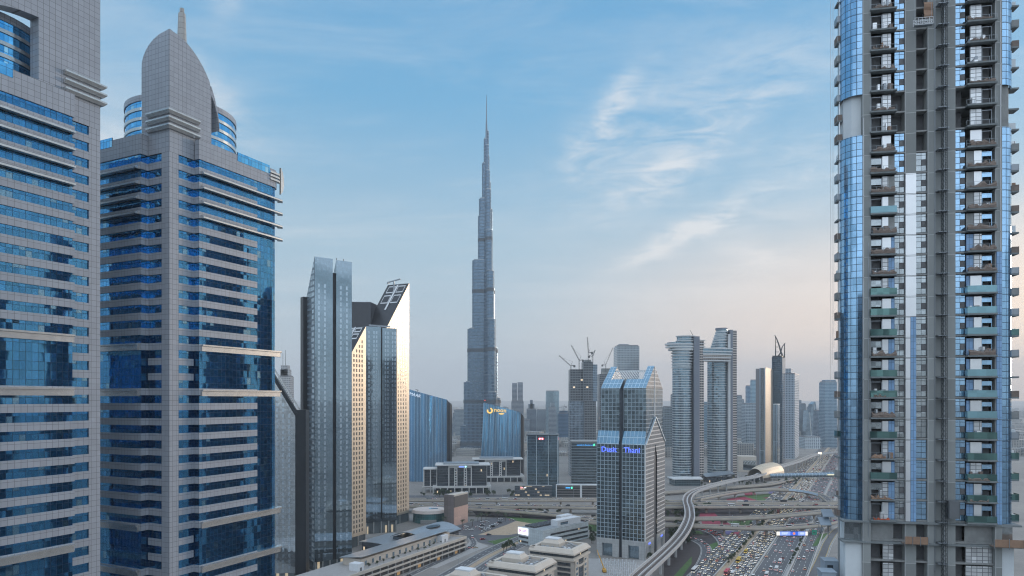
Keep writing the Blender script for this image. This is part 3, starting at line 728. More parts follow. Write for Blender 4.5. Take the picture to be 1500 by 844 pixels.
# ================================================================ glass hotels and offices left of centre
def on_line(c, d, px):
    """distance along plan direction d from plan point c at which the photo column px is reached"""
    k = (px - 750) / 1000
    return (k * c[1] - c[0]) / (d[0] - k * d[1])
DARKGL = glass('dark_mirror_glass', (.31, .40, .46), rough=.05, metal=.88, pane=(1.5, 1.4), tilt=.008, var=.12, line=.05, linecol=(.03, .04, .05))
PALEGL = glass('pale_mirror_glass', (.52, .58, .62), rough=.06, metal=.9, pane=(1.5, 1.4), tilt=.02, var=.25, line=.05, linecol=(.10, .11, .12))
SIDEGL = facade('slab_side_grid', 2.6, 4.2, .9, 1.5, (.42, .52, .58), (.16, .21, .25), tilt=.02, var=.5)
BLACKM = flat('black_metal_cladding', (.018, .022, .028), .35, .3)
CLEARW = glass('clear_room_window', (.42, .50, .56), rough=.10, metal=.75, pane=(1.6, 2.7), tilt=.03, var=.5)
WARMW = glass('room_window_in_sun', (.16, .15, .14), rough=.08, metal=.6, pane=(1.6, 2.7), tilt=.03, var=.6, lit=.006, es=.4)
WHITEF = flat('white_painted_frame', (.62, .64, .65), .6)
def wedge(m, x0, x1, y0, y1, z_front, z_back, mi_side=0, mi_roof=1, mi_front=0, z0=0.0):
    m.face([(x1, y0, z0), (x1, y1, z0), (x1, y1, z_back), (x1, y0, z_front)], mi_side, [(y0, z0), (y1, z0), (y1, z_back), (y0, z_front)])
    m.face([(x0, y1, z0), (x0, y0, z0), (x0, y0, z_front), (x0, y1, z_back)], mi_side, [(-y1, z0), (-y0, z0), (-y0, z_front), (-y1, z_back)])
    m.face([(x0, y0, z0), (x1, y0, z0), (x1, y0, z_front), (x0, y0, z_front)], mi_front, [(x0, z0), (x1, z0), (x1, z_front), (x0, z_front)])
    m.face([(x1, y1, z0), (x0, y1, z0), (x0, y1, z_back), (x1, y1, z_back)], mi_front, [(-x1, z0), (-x0, z0), (-x0, z_back), (-x1, z_back)])
    m.face([(x0, y0, z_front), (x1, y0, z_front), (x1, y1, z_back), (x0, y1, z_back)], mi_roof)
def pane_mb(w, h, d=.12):
    m = MB(); m.box(-w / 2, w / 2, -d, .05, 0, h); return m
# ---- tall slab with one sloping flank
a = radians(36.6); cA = (-145.1, 502); fA = (cos(a), sin(a)); WA = 29.0
t = thing('slab_hotel', 'tallest blue mirrored slab tower left of the golden wedges, with a slit down its front', 'tower', (*cA, 0), a)
xg0, xg1 = on_line(cA, fA, 487.5), on_line(cA, fA, 492.5)
m = MB()
m.box(0.01, xg0, 0, 21.6, 7, 232, 0); m.box(xg1, WA, 0, 21.6, 7, 231.4, 0); m.box(xg0, xg1, 1.6, 21, 7, 224.5, 1)
m.v = [(x, y, z - max(0, y) * 36 / 21.6 if z > 200 else z) for x, y, z in m.v]
m.build('mirror_front', [DARKGL, BLACKM], t)
m = MB(); m.face([(-.06, 21.7, 7), (-.06, 0, 7), (-.06, 0, 232.1), (-.06, 21.7, 196)], 0, [(0, 7), (21.7, 7), (21.7, 232), (0, 196)]); m.face([(.0, 0, 7), (.0, 21.7, 7), (.0, 21.7, 196), (0, 0, 232.1)]); m.build('sloped_flank', SIDEGL, t)
m = MB(); m.box(-3.2, -.1, 15, 21, 0, 204); m.build('rear_shaft', BLACKM, t)
pl = []
for px in (467.1, 475.9, 499.1, 507.9):
    x = on_line(cA, fA, px)
    for k in range(49): pl.append(((x, 0, 10 + 4.16 * k), 0))
pl.sort(key=lambda q: abs(q[0][2] - 95))
repeat(pane_mb(1.5, 2.7), 'room_window', CLEARW, t, pl, 'upper_room_windows')
m = MB(); m.box(.5, WA - .5, 1.5, 20, 0, 7); m.build('lobby', glass('lobby_glass', (.2, .24, .26), rough=.1, metal=.6, pane=(2, 7), lit=.03, es=.2, line=.1), t)
for i in range(6):
    m = MB(); x = .2 + i * (WA - 1.4) / 5; m.box(x, x + 1, -.1, .9, 0, 7.02); m.build('column', CONC2, t)
for x in (xg1 + 1.5, xg1 + 7):
    m = MB(); m.bar((x, 3, 226), (x, 3, 233.5), .25, 6); m.build('mast', BLACKM, t)
# ---- golden wedge in front of a blue slab
def window_wall(t, x, y0, y1, z0, zfun, cols, mat_, fl=4.2, w=1.5, h=2.6):
    pl = []
    for y in cols:
        k = 0
        while z0 + fl * k + h < zfun(y) - 2: pl.append(((x, y, z0 + fl * k), pi / 2)); k += 1
    pl.sort(key=lambda q: -q[0][2])
    repeat(pane_mb(w, h), 'room_window', mat_, t, pl, 'lower_room_windows')
ub = (sin(TH), cos(TH))
GOLDGL = glass('sunset_tinted_glass', (.50, .43, .34), rough=.34, metal=.45, pane=(1.5, 1.4), tilt=.02, var=.16, line=.05, linecol=(.3, .27, .24))  # gold of the reflected sunset put into the glass colour itself
def golden(label, px0, D0, s0, s1, width, zn, zf, cols, base):
    c = ((px0 - 750) / 1000 * D0, D0)
    t = thing('wedge_hotel', label, 'tower', (*c, 0), -TH)
    m = MB(); zl = zn + (zf - zn) * s0 / s1 if s0 < 0 else zn
    wedge(m, -width, 0, s0, s1, zl, zf, 0, 1, 2, base)
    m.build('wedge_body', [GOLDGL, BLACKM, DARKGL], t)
    sl = (zf - zn) / s1
    for (xa, xb) in ((-width + 3, -width * .56), (-width * .44, -3)):
        for (ya, yb) in ((s1 * .52, s1 * .72), (s1 * .78, s1 * .95)):
            m = MB(); 
            for (a0, a1, b0, b1) in ((xa, xb, ya, ya + .7), (xa, xb, yb - .7, yb), (xa, xa + .6, ya + .7, yb - .7), (xb - .6, xb, ya + .7, yb - .7)):
                z = lambda y: zn + sl * y
                m.face([(a0, b0, z(b0) + .25), (a1, b0, z(b0) + .25), (a1, b1, z(b1) + .25), (a0, b1, z(b1) + .25)])
                m.face([(a0, b0, z(b0)), (a1, b0, z(b0)), (a1, b0, z(b0) + .25), (a0, b0, z(b0) + .25)])
            m.build('roof_frame', WHITEF, t)
    m = MB(); m.face([(-width * .54, s1 * .35, zn + sl * s1 * .35 + .5), (-width * .46, s1 * .35, zn + sl * s1 * .35 + .5), (-width * .46, s1 * .97, zf - sl * s1 * .03 + .5), (-width * .54, s1 * .97, zf - sl * s1 * .03 + .5)])
    m.build('roof_gutter', ALU, t)
    cs = [on_line(c, ub, p) for p in cols]
    window_wall(t, .0, s0, s1, base + 3, lambda y: zn + sl * y, cs, WARMW)
    m = MB(); m.box(-width + .8, -.8, s0 + .8, s1 - .8, 0, base); m.build('lobby', _mats['lobby_glass'], t)
    for i in range(4):
        m = MB(); y = s0 + (s1 - s0 - 1) * i / 3; m.box(-.9, .02, y, y + .9, 0, base + .02); m.build('column', CONC2, t)
    return t
golden('lower golden wedge tower with a sloping black roof, in front of the taller wedge', 515, 582, -12, 19.7, 22, 166.6, 191.2, (518.5, 522.5, 526.5, 530.5), 9)
golden('taller golden wedge tower with a sloping black roof and a T-shaped roof crane', 569, 679, -12, 36.5, 27, 201.7, 248, (575, 579.5, 583.5, 587.3, 590.9, 594.6), 9)
# roof crane of the taller wedge
p = P(577, 417, 704); t = thing('roof_crane', 'grey T-shaped window cleaning crane on top of the taller golden wedge', 'crane', (p.x, p.y, p.z - 4.5), -TH)
m = MB(); m.bar((0, 0, -1.0), (0, 0, 8), .8, 6); m.build('mast', STEEL, t)
m = MB(); m.bar((-7.5, 0, 7.2), (8, 0, 9.6), .8, 4); m.build('jib', STEEL, t)
m = MB(); m.box(-8.2, -6.2, -.8, .8, 5.6, 7.4); m.build('cradle_hook', STEEL, t)
# blue slab between the wedges
a = radians(26); c = (-.2145 * 641, 641); f = (cos(a), sin(a)); W = on_line(c, f, 581.2)
t = thing('slab_hotel', 'lower blue mirrored slab tower between the two golden wedges', 'tower', (*c, 0), a)
g0, g1 = on_line(c, f, 558), on_line(c, f, 560)
m = MB(); m.box(-2, g0, 0, 16, 11, 195.6); m.box(g1, W, 0, 16, 11, 194.8); m.box(g0, g1, 1.2, 15.5, 11, 192, 1); m.build('mirror_front', [DARKGL, BLACKM], t)
pl = []
for px in (540.5, 547.8, 551.8, 564.6, 568.3, 575, 578.9):
    x = on_line(c, f, px)
    for k in range(43): pl.append(((x, 0, 14 + 4.16 * k), 0))
pl.sort(key=lambda q: abs(q[0][2] - 95))
repeat(pane_mb(1.3, 2.7), 'room_window', CLEARW, t, pl, 'upper_room_windows')
m = MB(); m.box(-1, W - .5, 1.5, 15.5, 0, 11); m.build('lobby', _mats['lobby_glass'], t)
for i in range(5):
    m = MB(); x = i * (W - 1.2) / 4; m.box(x, x + 1.1, -.1, 1, 0, 11.02); m.build('column', CONC2, t)
m = MB(); m.bar((g0 - 10, 6, 197.5), (g1 + 9, 5, 196.6), .9, 4); m.box(g0 - 2, g0, 4, 6, 195, 197.5); m.build('roof_crane_beam', STEEL, t)
# dark windowless block behind
p = P(515, 442, 690); m = MB(); q = P(543.6, 442, 690); r_ = P(553.5, 444, 712)
m.prism([(p.x - 12, p.y), (p.x - 4, p.y - 4), (q.x, q.y - 2), (r_.x, r_.y), (r_.x - 4, r_.y + 14), (p.x - 8, p.y + 22)], 0, 225)
tag(m.build('plant_tower', flat('dark_brown_cladding', (.05, .055, .065), .5, var=.3)), 'dark windowless block rising between the tall slab and the golden wedge', 'tower')
# ---- building with the raked dark roof beam, right beside the blue granite tower
c = P(432.5, 607, 476); t = thing('raked_tower', 'dark mirrored tower with a raked roof beam right beside the granite tower', 'tower', (c.x, c.y, 0), radians(8))
zr = c.z; m = MB(); m.face([(-34, 0, 6), (0, 0, 6), (0, 0, zr), (-34, 0, zr + 58)], 0, [(-34, 6), (0, 6), (0, zr), (-34, zr + 58)])
m.face([(0, 0, 6), (0, 16, 6), (0, 16, zr), (0, 0, zr)], 1); m.face([(-34, 16, 6), (-34, 0, 6), (-34, 0, zr + 58), (-34, 16, zr + 58)], 1); m.face([(0, 16, 6), (-34, 16, 6), (-34, 16, zr + 58), (0, 16, zr)], 1)
m.face([(-34, 0, zr + 58), (0, 0, zr), (0, 16, zr), (-34, 16, zr + 58)], 1); m.build('mirror_front', [PALEGL, BLACKM], t)
m = MB(); m.bar((-34, -.3, zr + 59.6), (1, -.3, zr - .4), 1.5, 4); m.build('roof_beam', BLACKM, t)
m = MB(); m.bar((-30, 3, zr + 57), (4, 2, zr + 1.0), .7, 4); m.build('roof_rail', ALU, t)
m = MB(); m.box(.05, 7.2, -.4, 15, 0, 119.5); m.build('stair_shaft', BLACKM, t)
pl = []
for px in (406.6, 415.4, 424):
    x = (px - 432.5) * .476 * 1.0
    k = 0
    while 9 + 3.9 * k + 3.5 < zr - 1.706 * x - 3: pl.append(((x, 0, 9 + 3.9 * k), 0)); k += 1
repeat(pane_mb(1.4, 2.5), 'room_window', CLEARW, t, pl)
m = MB(); m.box(-33, -.5, 1, 15, 0, 6); m.build('lobby', _mats['lobby_glass'], t)
# ---- blue finned office with a raked top, behind the wedges
def fin_office(label, flare, px0, px1, D, yl, yr, bulge, dep, glassm, sign):
    pL, pR = P(px0, yl, D), P(px1, yr, D); W = pR.x - pL.x
    t = thing('finned_office', label, 'office building', (pL.x, D, 0), 0)
    n = 22; m = MB(); rows = 8
    zt = lambda x: pL.z + (pR.z - pL.z) * x / W
    def fx(i, f):                    # the front swells in plan and its left edge flares to the ground
        x = W * i / n - flare * (1 - f) ** 1.6 * (1 - i / n); return (x, -bulge * sin(pi * i / n) * (1.25 - .5 * f) - flare * .2 * sin(pi * f), zt(W * i / n) * f)
    for r_ in range(rows):
        f0, f1 = r_ / rows, (r_ + 1) / rows
        for i in range(n):
            A, B, C_, D_ = fx(i, f0), fx(i + 1, f0), fx(i + 1, f1), fx(i, f1)
            m.face([A, B, C_, D_], 0, [(W * i / n, A[2]), (W * (i + 1) / n, B[2]), (W * (i + 1) / n, C_[2]), (W * i / n, D_[2])])
    pts = [fx(i, 1)[:2] for i in range(n + 1)]; u = 0
    side = [(W, 0), (W + 4.5, 5), (W + 6.5, 14), (W + 5, dep)]
    for p_, q_ in zip(side[:-1], side[1:]): u = m.wall(p_, q_, 0, pR.z - 1.4 * (p_[0] - W), 1, u, 0, pR.z - 1.4 * (q_[0] - W))
    m.wall((W + 5, dep), (0, dep), 0, pR.z - 7, 1, 0, 0, pL.z); m.wall((0, dep), (0, 0), 0, pL.z, 1)
    m.face([(*q_, zt(q_[0]) - .05) for q_ in pts] + [(W + 4.5, 5, pR.z - 6.3), (W + 6.5, 14, pR.z - 9), (W + 5, dep, pR.z - 7), (0, dep, pL.z)], 1)
    m.build('curved_curtain_wall', [glassm, BLACKM], t)
    for i in range(0, n * 2 + 1):
        mm = MB(); hw = .36 if i % 3 == 0 else .18
        for r_ in range(rows):
            A, B = fx(i / 2, r_ / rows), fx(i / 2, (r_ + 1) / rows); q = [(-hw, .1), (-hw, -.8), (hw, -.8), (hw, .1)]
            for k in range(3): mm.face([(A[0] + q[k][0], A[1] + q[k][1], A[2]), (A[0] + q[k + 1][0], A[1] + q[k + 1][1], A[2]), (B[0] + q[k + 1][0], B[1] + q[k + 1][1], B[2]), (B[0] + q[k][0], B[1] + q[k][1], B[2])])
        mm.build('fin', flat('pale_blue_fin', (.36, .48, .58), .4, .4), t)
    return t, pL, W, zt
FINGL = glass('deep_blue_office_glass', (.08, .32, .57), rough=.08, metal=.7, pane=(1.15, 300), tilt=.04, var=1.1, line=.1, linecol=(.02, .06, .12), lit=0.0)
t, pL, W, zt = fin_office('blue finned office block with a raked roofline behind the golden wedges', .5, 590, 654.6, 1058, 568, 585.5, 5, 34, FINGL, None)
SIGNW = flat('white_sign_light', (.8, .82, .85), .5, emit=(.75, .85, 1), es=.25)
text_part('sign', 'EMAAR', SIGNW, t, (18.5, -6.2, 133.8), (pi / 2, radians(14), 0), 6.5, .2)
m = MB(); m.bar((W * .32, 6, 136), (W * .32, 6, 142), .3, 4); m.bar((W * .32 - 3, 6, 142.5), (W * .32 + 2, 6, 141), .4, 4); m.build('roof_davit', BLACKM, t)
t, pL, W, zt = fin_office('blue finned office block with a glowing yellow crescent sign', 7, 708.5, 762.5, 1150, 590, 604, 5, 36, glass('blue_office_glass', (.12, .42, .68), rough=.07, metal=.7, pane=(1.15, 300), tilt=.05, var=1.2, line=.1, linecol=(.02, .06, .12), lit=0.0), None)
YEL = flat('yellow_sign_light', (.9, .6, .15), .5, emit=(1, .55, .12), es=.45)
m = MB(); rr = 5.0
arc_ = [(rr * cos(q), rr * sin(q)) for q in [radians(-205 + 20 * i) for i in range(15)]]; arc2 = [(rr * .55 * cos(q) , rr * .55 * sin(q) ) for q in [radians(-205 + 20 * i) for i in range(15)]]
for i in range(14):
    A, B, C_, D_ = arc_[i], arc_[i + 1], arc2[i + 1], arc2[i]
    m.face([(A[0], 0, A[1]), (B[0], 0, B[1]), (C_[0], 0, C_[1]), (D_[0], 0, D_[1])]); m.face([(A[0], .3, A[1]), (D_[0], .3, D_[1]), (C_[0], .3, C_[1]), (B[0], .3, B[1])])
    m.face([(A[0], 0, A[1]), (A[0], .3, A[1]), (B[0], .3, B[1]), (B[0], 0, B[1])])
o = m.build('sign_emblem', YEL, t); o.location = (10.5, -5.6, 108)
text_part('sign_lettering', 'noon', YEL, t, (28, -6.6, 108.6), (pi / 2, radians(4), 0), 10.0, .25)
m = MB()
for i in range(8):
    a0, a1 = -pi + pi * i / 8, -pi + pi * (i + 1) / 8
    m.face([(4.5 * cos(a0), 0, 1.6 * sin(a0)), (4.5 * cos(a1), 0, 1.6 * sin(a1)), (4.5 * cos(a1), 0, .5), (4.5 * cos(a0), 0, .5)])
o = m.build('sign_script', YEL, t); o.location = (30, -6.7, 103)
m = MB(); m.bar((2, 3, 119), (2, 3, 124.5), .3, 5); m.build('mast', BLACKM, t)
m = MB(); m.cyl(2, 3, .7, 124.5, 125.8, 6); m.build('warning_light', flat('red_warning_light', (.5, .05, .04), .5, emit=(1, .1, .08), es=1.5), t)
# ---- two low white-framed office blocks
DARKOF = facade('dark_office_glazing', 1.5, 3.6, .06, .5, (.10, .125, .15), (.10, .095, .095), groughness=.08, metal=.75, var=.5, lit=.006, es=.4)
STONEW = flat('pale_stone_frame', (.52, .51, .49), .75)
def low_office(label, px0, px1, D, ytop, ybase, rot, side):
    pL, pR = P(px0, ytop, D), P(px1, ytop, D); W = (pR.x - pL.x) / cos(rot); zt = pL.z
    t = thing('framed_office', label, 'office building', (pL.x, D, 0), rot)
    z1 = zt * .26
    m = MB(); m.box(0, W, 0, side, z1, zt - 1.4); m.build('glazed_block', DARKOF, t)
    m = MB(); m.box(-3, W + 5, -3, side + 3, zt - 1.2, zt - .3); m.build('roof_canopy', STONEW, t)
    m = MB(); m.box(8, W - 10, 6, side - 4, zt - .3, zt + 1.6); m.build('roof_plant', STEEL, t)
    def fr(n, x0, x1, y0, y1, z0_, z1_): mm = MB(); mm.box(x0, x1, y0, y1, z0_, z1_); mm.build(n, STONEW, t)
    for f_ in (.235, .69): fr('pilaster', W * f_ - .7, W * f_ + .7, -.8, .1, z1, zt - 1.2)
    for f_ in (.345, .54):
        fr('pilaster', W * f_ - .2, W * f_ + 1, -.8, .1, z1, zt - 4.2); fr('pilaster', W * f_ + 3.0, W * f_ + 4.2, -.8, .1, z1, zt - 4.2)
        for k in range(7): fr('window_band', W * f_ + 1.02, W * f_ + 2.98, -.7, .05, z1 + (zt - 5 - z1) * (k + .62) / 7, z1 + (zt - 5 - z1) * (k + 1) / 7)
    fr('fascia', W * .235 + .72, W * .69 - .72, -.8, .1, zt - 4.2, zt - 1.25)
    for i in range(4): fr('pilaster', W - .1, W + .9, side * (.05 + .3 * i) - .1, side * (.05 + .3 * i) + 1.2, z1, zt - 1.22)
    fr('plinth_canopy', -6, W + 6, -6, side + 3, z1 - 2.2, z1 - .02)
    for i in range(9): fr('colonnade_pier', -5.8 + (W + 10.4) * i / 8, -4.6 + (W + 10.4) * i / 8, -5.9, -4.7, 0, z1 - 2.22)
    for i in range(5): fr('colonnade_pier', W + 4.7, W + 5.9, -3 + (side + 2) * i / 4, -1.8 + (side + 2) * i / 4, 0, z1 - 2.22)
    m = MB(); m.box(-2, W + 2, 0, side, 0, z1 - 2.22); m.build('ground_floor', DARKOF, t)
    return t, W, zt
t, W, zt = low_office('white stone framed dark office, nearer one with a blue sign on its fascia', 640.5, 712.5, 920, 681, 723, radians(4), 34)
m = MB(); m.box(W * .44, W * .55, -.95, -.82, zt - 3.6, zt - 1.9); m.build('sign', flat('blue_sign_light', (.2, .3, .8), .5, emit=(.25, .40, 1), es=.5), t)
m = MB(); m.cyl(0, 0, 1.0, 0, .2, 12); m.v = [(x, -z, y) for x, y, z in m.v]; o = m.build('sign_emblem', flat('teal_sign_light', (.3, .9, .9), .5, emit=(.4, 1, 1), es=1.2), t); o.location = (W * .575, -.9, zt - 2.6)
pL = P(621, 688, 932); t2 = thing('framed_office', 'smaller stepped wing standing left of the nearer white framed office', 'office building', (pL.x, 932, 0), radians(4))
m = MB(); m.box(0, 19, 0, 26, 6, 31); m.build('glazed_block', DARKOF, t2)
m = MB(); m.box(-1.5, 21, -2, 28, 31, 32); m.build('roof_canopy', STONEW, t2)
for x in (-.8, 8.2, 16.6):
    m = MB(); m.box(x, x + 1.4, -.8, .1, 0, 31); m.build('pilaster', STONEW, t2)
m = MB(); m.box(-2, 21, -3, 1, 7, 8.6); m.build('plinth_canopy', STONEW, t2)
low_office('white stone framed dark office, farther one partly behind the nearer', 695, 762, 1049, 672.5, 707, radians(4), 32)
# ---- bank tower and its neighbours
BANKGL = facade('bank_grey_glazing', 1.5, 3.7, .10, .5, (.14, .22, .28), (.10, .15, .18), metal=.85, var=.5, lit=.006, es=.3)
RED = flat('red_sign_light', (.7, .03, .05), .5, emit=(1, .05, .10), es=.8); WHT = flat('white_sign_face', (.85, .85, .85), .5, emit=(1, 1, 1), es=.5)
def hexlogo(parent, loc, s, rot=0):
    m = MB(); m.box(-s, s, 0, .15, -s * .5, s * .5); o = m.build('sign_emblem', WHT, parent); o.location = loc; o.rotation_euler = (0, 0, rot)
    m = MB()
    for q in ([(-s * 1.55, 0), (-s * .98, -s * .5), (-s * .98, s * .5)], [(s * 1.55, 0), (s * .98, s * .5), (s * .98, -s * .5)], [(-s * .95, s * .5), (0, .05 * s), (s * .95, s * .5)][::-1], [(-s * .95, -s * .5), (s * .95, -s * .5), (0, -.05 * s)][::1]):
        m.face([(x, -.06, z) for x, z in q]); m.face([(x, .14, z) for x, z in q][::-1])
    m.build('red_triangles', RED, o, kind='stuff')
c = P(772, 638, 893); t = thing('bank_tower', 'grey blue glass bank tower with white vertical ribs and a red and white hexagon sign', 'office building', (c.x, c.y, 0), radians(-6))
W = 40; Zt = c.z
m = MB(); m.box(0, W, 0, 34, 0, Zt); m.build('glazed_block', BANKGL, t)
for x in (0, 12, 27.5, W - .6):
    m = MB(); m.box(x - .1, x + .7, -.7, .05, 0, Zt + .5); m.build('rib', flat('pale_metal_rib', (.45, .52, .56), .4, .4), t)
for y in (6, 33):
    m = MB(); m.box(W - .05, W + .6, y, y + .8, 0, Zt + .5); m.build('rib', _mats['pale_metal_rib'], t)
m = MB(); m.box(-1, W + 1, -1, 35, Zt + .02, Zt + 1.0); m.build('roof_edge', BLACKM, t)
hexlogo(t, (18.5, -.9, Zt - 4.2), 2.6)
m = MB(); m.box(W + .2, W + .4, 11, 14.5, Zt - 7, Zt - 2.5); m.build('sign_panel', WHT, t); m = MB(); m.box(W + .42, W + .5, 12, 13.4, Zt - 6, Zt - 3.2); m.build('sign_mark', RED, t)
c = P(754, 712, 884); t = thing('bank_podium', 'low dark bank podium with rows of small lit windows and a red sign', 'office building', (c.x, c.y, 0), radians(-3))
m = MB(); m.box(0, 48, 0, 7.5, 0, c.z); m.build('glazed_block', facade('podium_glazing', 3.2, 3.9, .4, 2.2, (.10, .12, .14), (.07, .085, .10), metal=.5, var=.6, lit=.25, es=.22), t)
m = MB(); m.box(-.4, 48.4, -.4, 7.6, c.z + .02, c.z + .8); m.build('roof_edge', CONC2, t)
hexlogo(t, (9, -.2, c.z - 2.2), 1.2)
m = MB(); m.box(11.8, 15, -.2, -.02, c.z - 2.7, c.z - 1.7); m.build('sign_panel', WHT, t)
c = P(837, 648, 905); t = thing('bank_office', 'broad flat topped grey office with a blue and green sign beside the gabled tower', 'office building', (c.x, c.y, 0), radians(-3))
m = MB(); m.box(0, 44, 0, 30, 0, c.z); m.build('glazed_block', facade('grey_band_glazing', 1.5, 3.6, .06, 1.2, (.14, .19, .22), (.16, .19, .21), metal=.75, var=.5), t)
m = MB(); m.box(-.8, 44.5, -.8, 30.5, c.z + .02, c.z + 1.6); m.build('roof_edge', CONC2, t)
BLUS = flat('blue_letter_light', (.05, .25, .6), .5, emit=(.05, .35, .85), es=.7); GRNS = flat('green_mark_light', (.1, .7, .45), .5, emit=(.1, .9, .5), es=.6)
text_part('sign_lettering', 'standard chartered', BLUS, t, (17.5, -.4, c.z - 3.6), (pi / 2, 0, 0), 2.7, .15)
m = MB(); m.box(29, 29.9, -.3, 0, c.z - 5, c.z - 2.2); m.box(30.3, 31.2, -.3, 0, c.z - 4.6, c.z - 1.8); m.build('sign_emblem', GRNS, t, kind='stuff')
c = P(815, 711, 884); t = thing('low_annex', 'low brown banded annex with a white fin and a small green sign', 'office building', (c.x, c.y, 0), radians(-3))
m = MB(); m.box(0, 62, 0, 10, 0, c.z); m.build('glazed_block', facade('brown_band_glazing', 1.5, 3.3, .06, .9, (.08, .09, .10), (.20, .18, .17), metal=.6, var=.5), t)
m = MB(); m.box(-.6, .6, -.6, 14, 0, c.z + .9); m.build('end_wall', WHITEF, t)
m = MB(); m.box(-.6, 62.5, -.5, 10.5, c.z + .02, c.z + .85); m.build('roof_edge', WHITEF, t)
m = MB(); m.box(30.5, 33, -.9, .02, 0, c.z); m.build('white_fin', WHITEF, t)
m = MB(); m.box(19, 20.8, -.3, -.02, c.z - 4.4, c.z - 1.8); m.build('sign_emblem', GRNS, t); m = MB(); m.box(12, 18, -.3, -.02, c.z - 3.8, c.z - 2.4); m.build('sign_panel', BLUS, t)
# ================================================================ the tallest tower
BJ = facade('silver_finned_glass', 3.0, 7.6, .8, 1.6, (.115, .195, .275), (.125, .17, .22), groughness=.22, metal=.8, var=.2, frough=.5, tilt=.02)
BJD = flat('dark_plant_floor_louvres', (.07, .09, .11), .6)
def super_tower():
    D = 1582.0; cx = (712.6 - 750) / 1000 * D
    t = thing('stepped_supertall_tower', 'silver blue supertall tower stepping up to a needle spire above every other building', 'skyscraper', (cx, D, 0), 0)
    zy = lambda y: Zat(y, D)
    mpx = 1.582
    def wing(ang, L, w, ztop, zbot=0.0):
        ax = (cos(ang), sin(ang)); n_ = (-ax[1], ax[0]); pts = []
        for i in range(9):
            q = -pi / 2 + pi * i / 8; d = L - w + w * cos(q); s_ = w * sin(q); pts.append((ax[0] * d + n_[0] * s_, ax[1] * d + n_[1] * s_))
        pts = pts + [(n_[0] * w * .9, n_[1] * w * .9), (-n_[0] * w * .9, -n_[1] * w * .9)]
        m = MB(); m.prism(pts, zbot, ztop); m.build('wing_tier', BJ, t)
        m = MB(); m.prism([(x * .9 , y * .9) for x, y in pts], ztop, ztop + 2.5); m.build('tier_parapet', STEEL, t)
        for yb in (352, 427, 513, 588, 650):
            zb = zy(yb)
            if zb < ztop - 5 and zb > 20:
                m = MB(); m.prism([(x * 1.012, y * 1.012) for x, y in pts[:9]] + pts[9:], zb - 4.5, zb + 3.5); m.build('plant_floor', BJD, t)
    aL, aR, aC = radians(176), radians(52), radians(293)
    for e, y, w in ((674, 624, 11), (679, 560, 10.5), (684.5, 482, 10), (691.5, 382, 9.5), (700, 317, 8), (701.5, 292, 7.5), (706, 240, 5), (708.5, 204, 3.4)):
        wing(aL, (712.6 - e) * mpx / abs(cos(aL)), w, zy(y))
    for e, y, w in ((733.5, 583, 11), (729, 509, 10), (725, 422, 9), (721.5, 306, 7.5), (719, 267, 6), (717, 229, 4.5), (716, 192, 3.2)):
        L = ((e - 712.6) * mpx - w * (1 - cos(aR))) / cos(aR); wing(aR, max(L, w * 1.2), w, zy(y))
    for L, y, w in ((58, 640, 11), (50, 575, 10), (42, 470, 9.5), (34, 400, 9), (25, 340, 8), (18, 280, 6.5), (13, 252, 5), (8, 214, 4)):
        wing(aC, L, w, zy(y))
    m = MB(); m.cyl(0, 0, 6.5, 0, zy(262), 12, 0); m.cyl(0, 0, 3.6, zy(262), zy(206), 12, 0, 2.9); m.build('core', BJ, t)
    m = MB(); m.cyl(0, 0, 2.6, zy(206), zy(178), 10, 0, 1.7); m.cyl(0, 0, 1.2, zy(178), zy(152), 8, 0, .9); m.cyl(0, 0, .75, zy(152), zy(139), 6, 0, .35); m.build('spire', flat('spire_steel', (.16, .2, .24), .4, .7), t)
super_tower()
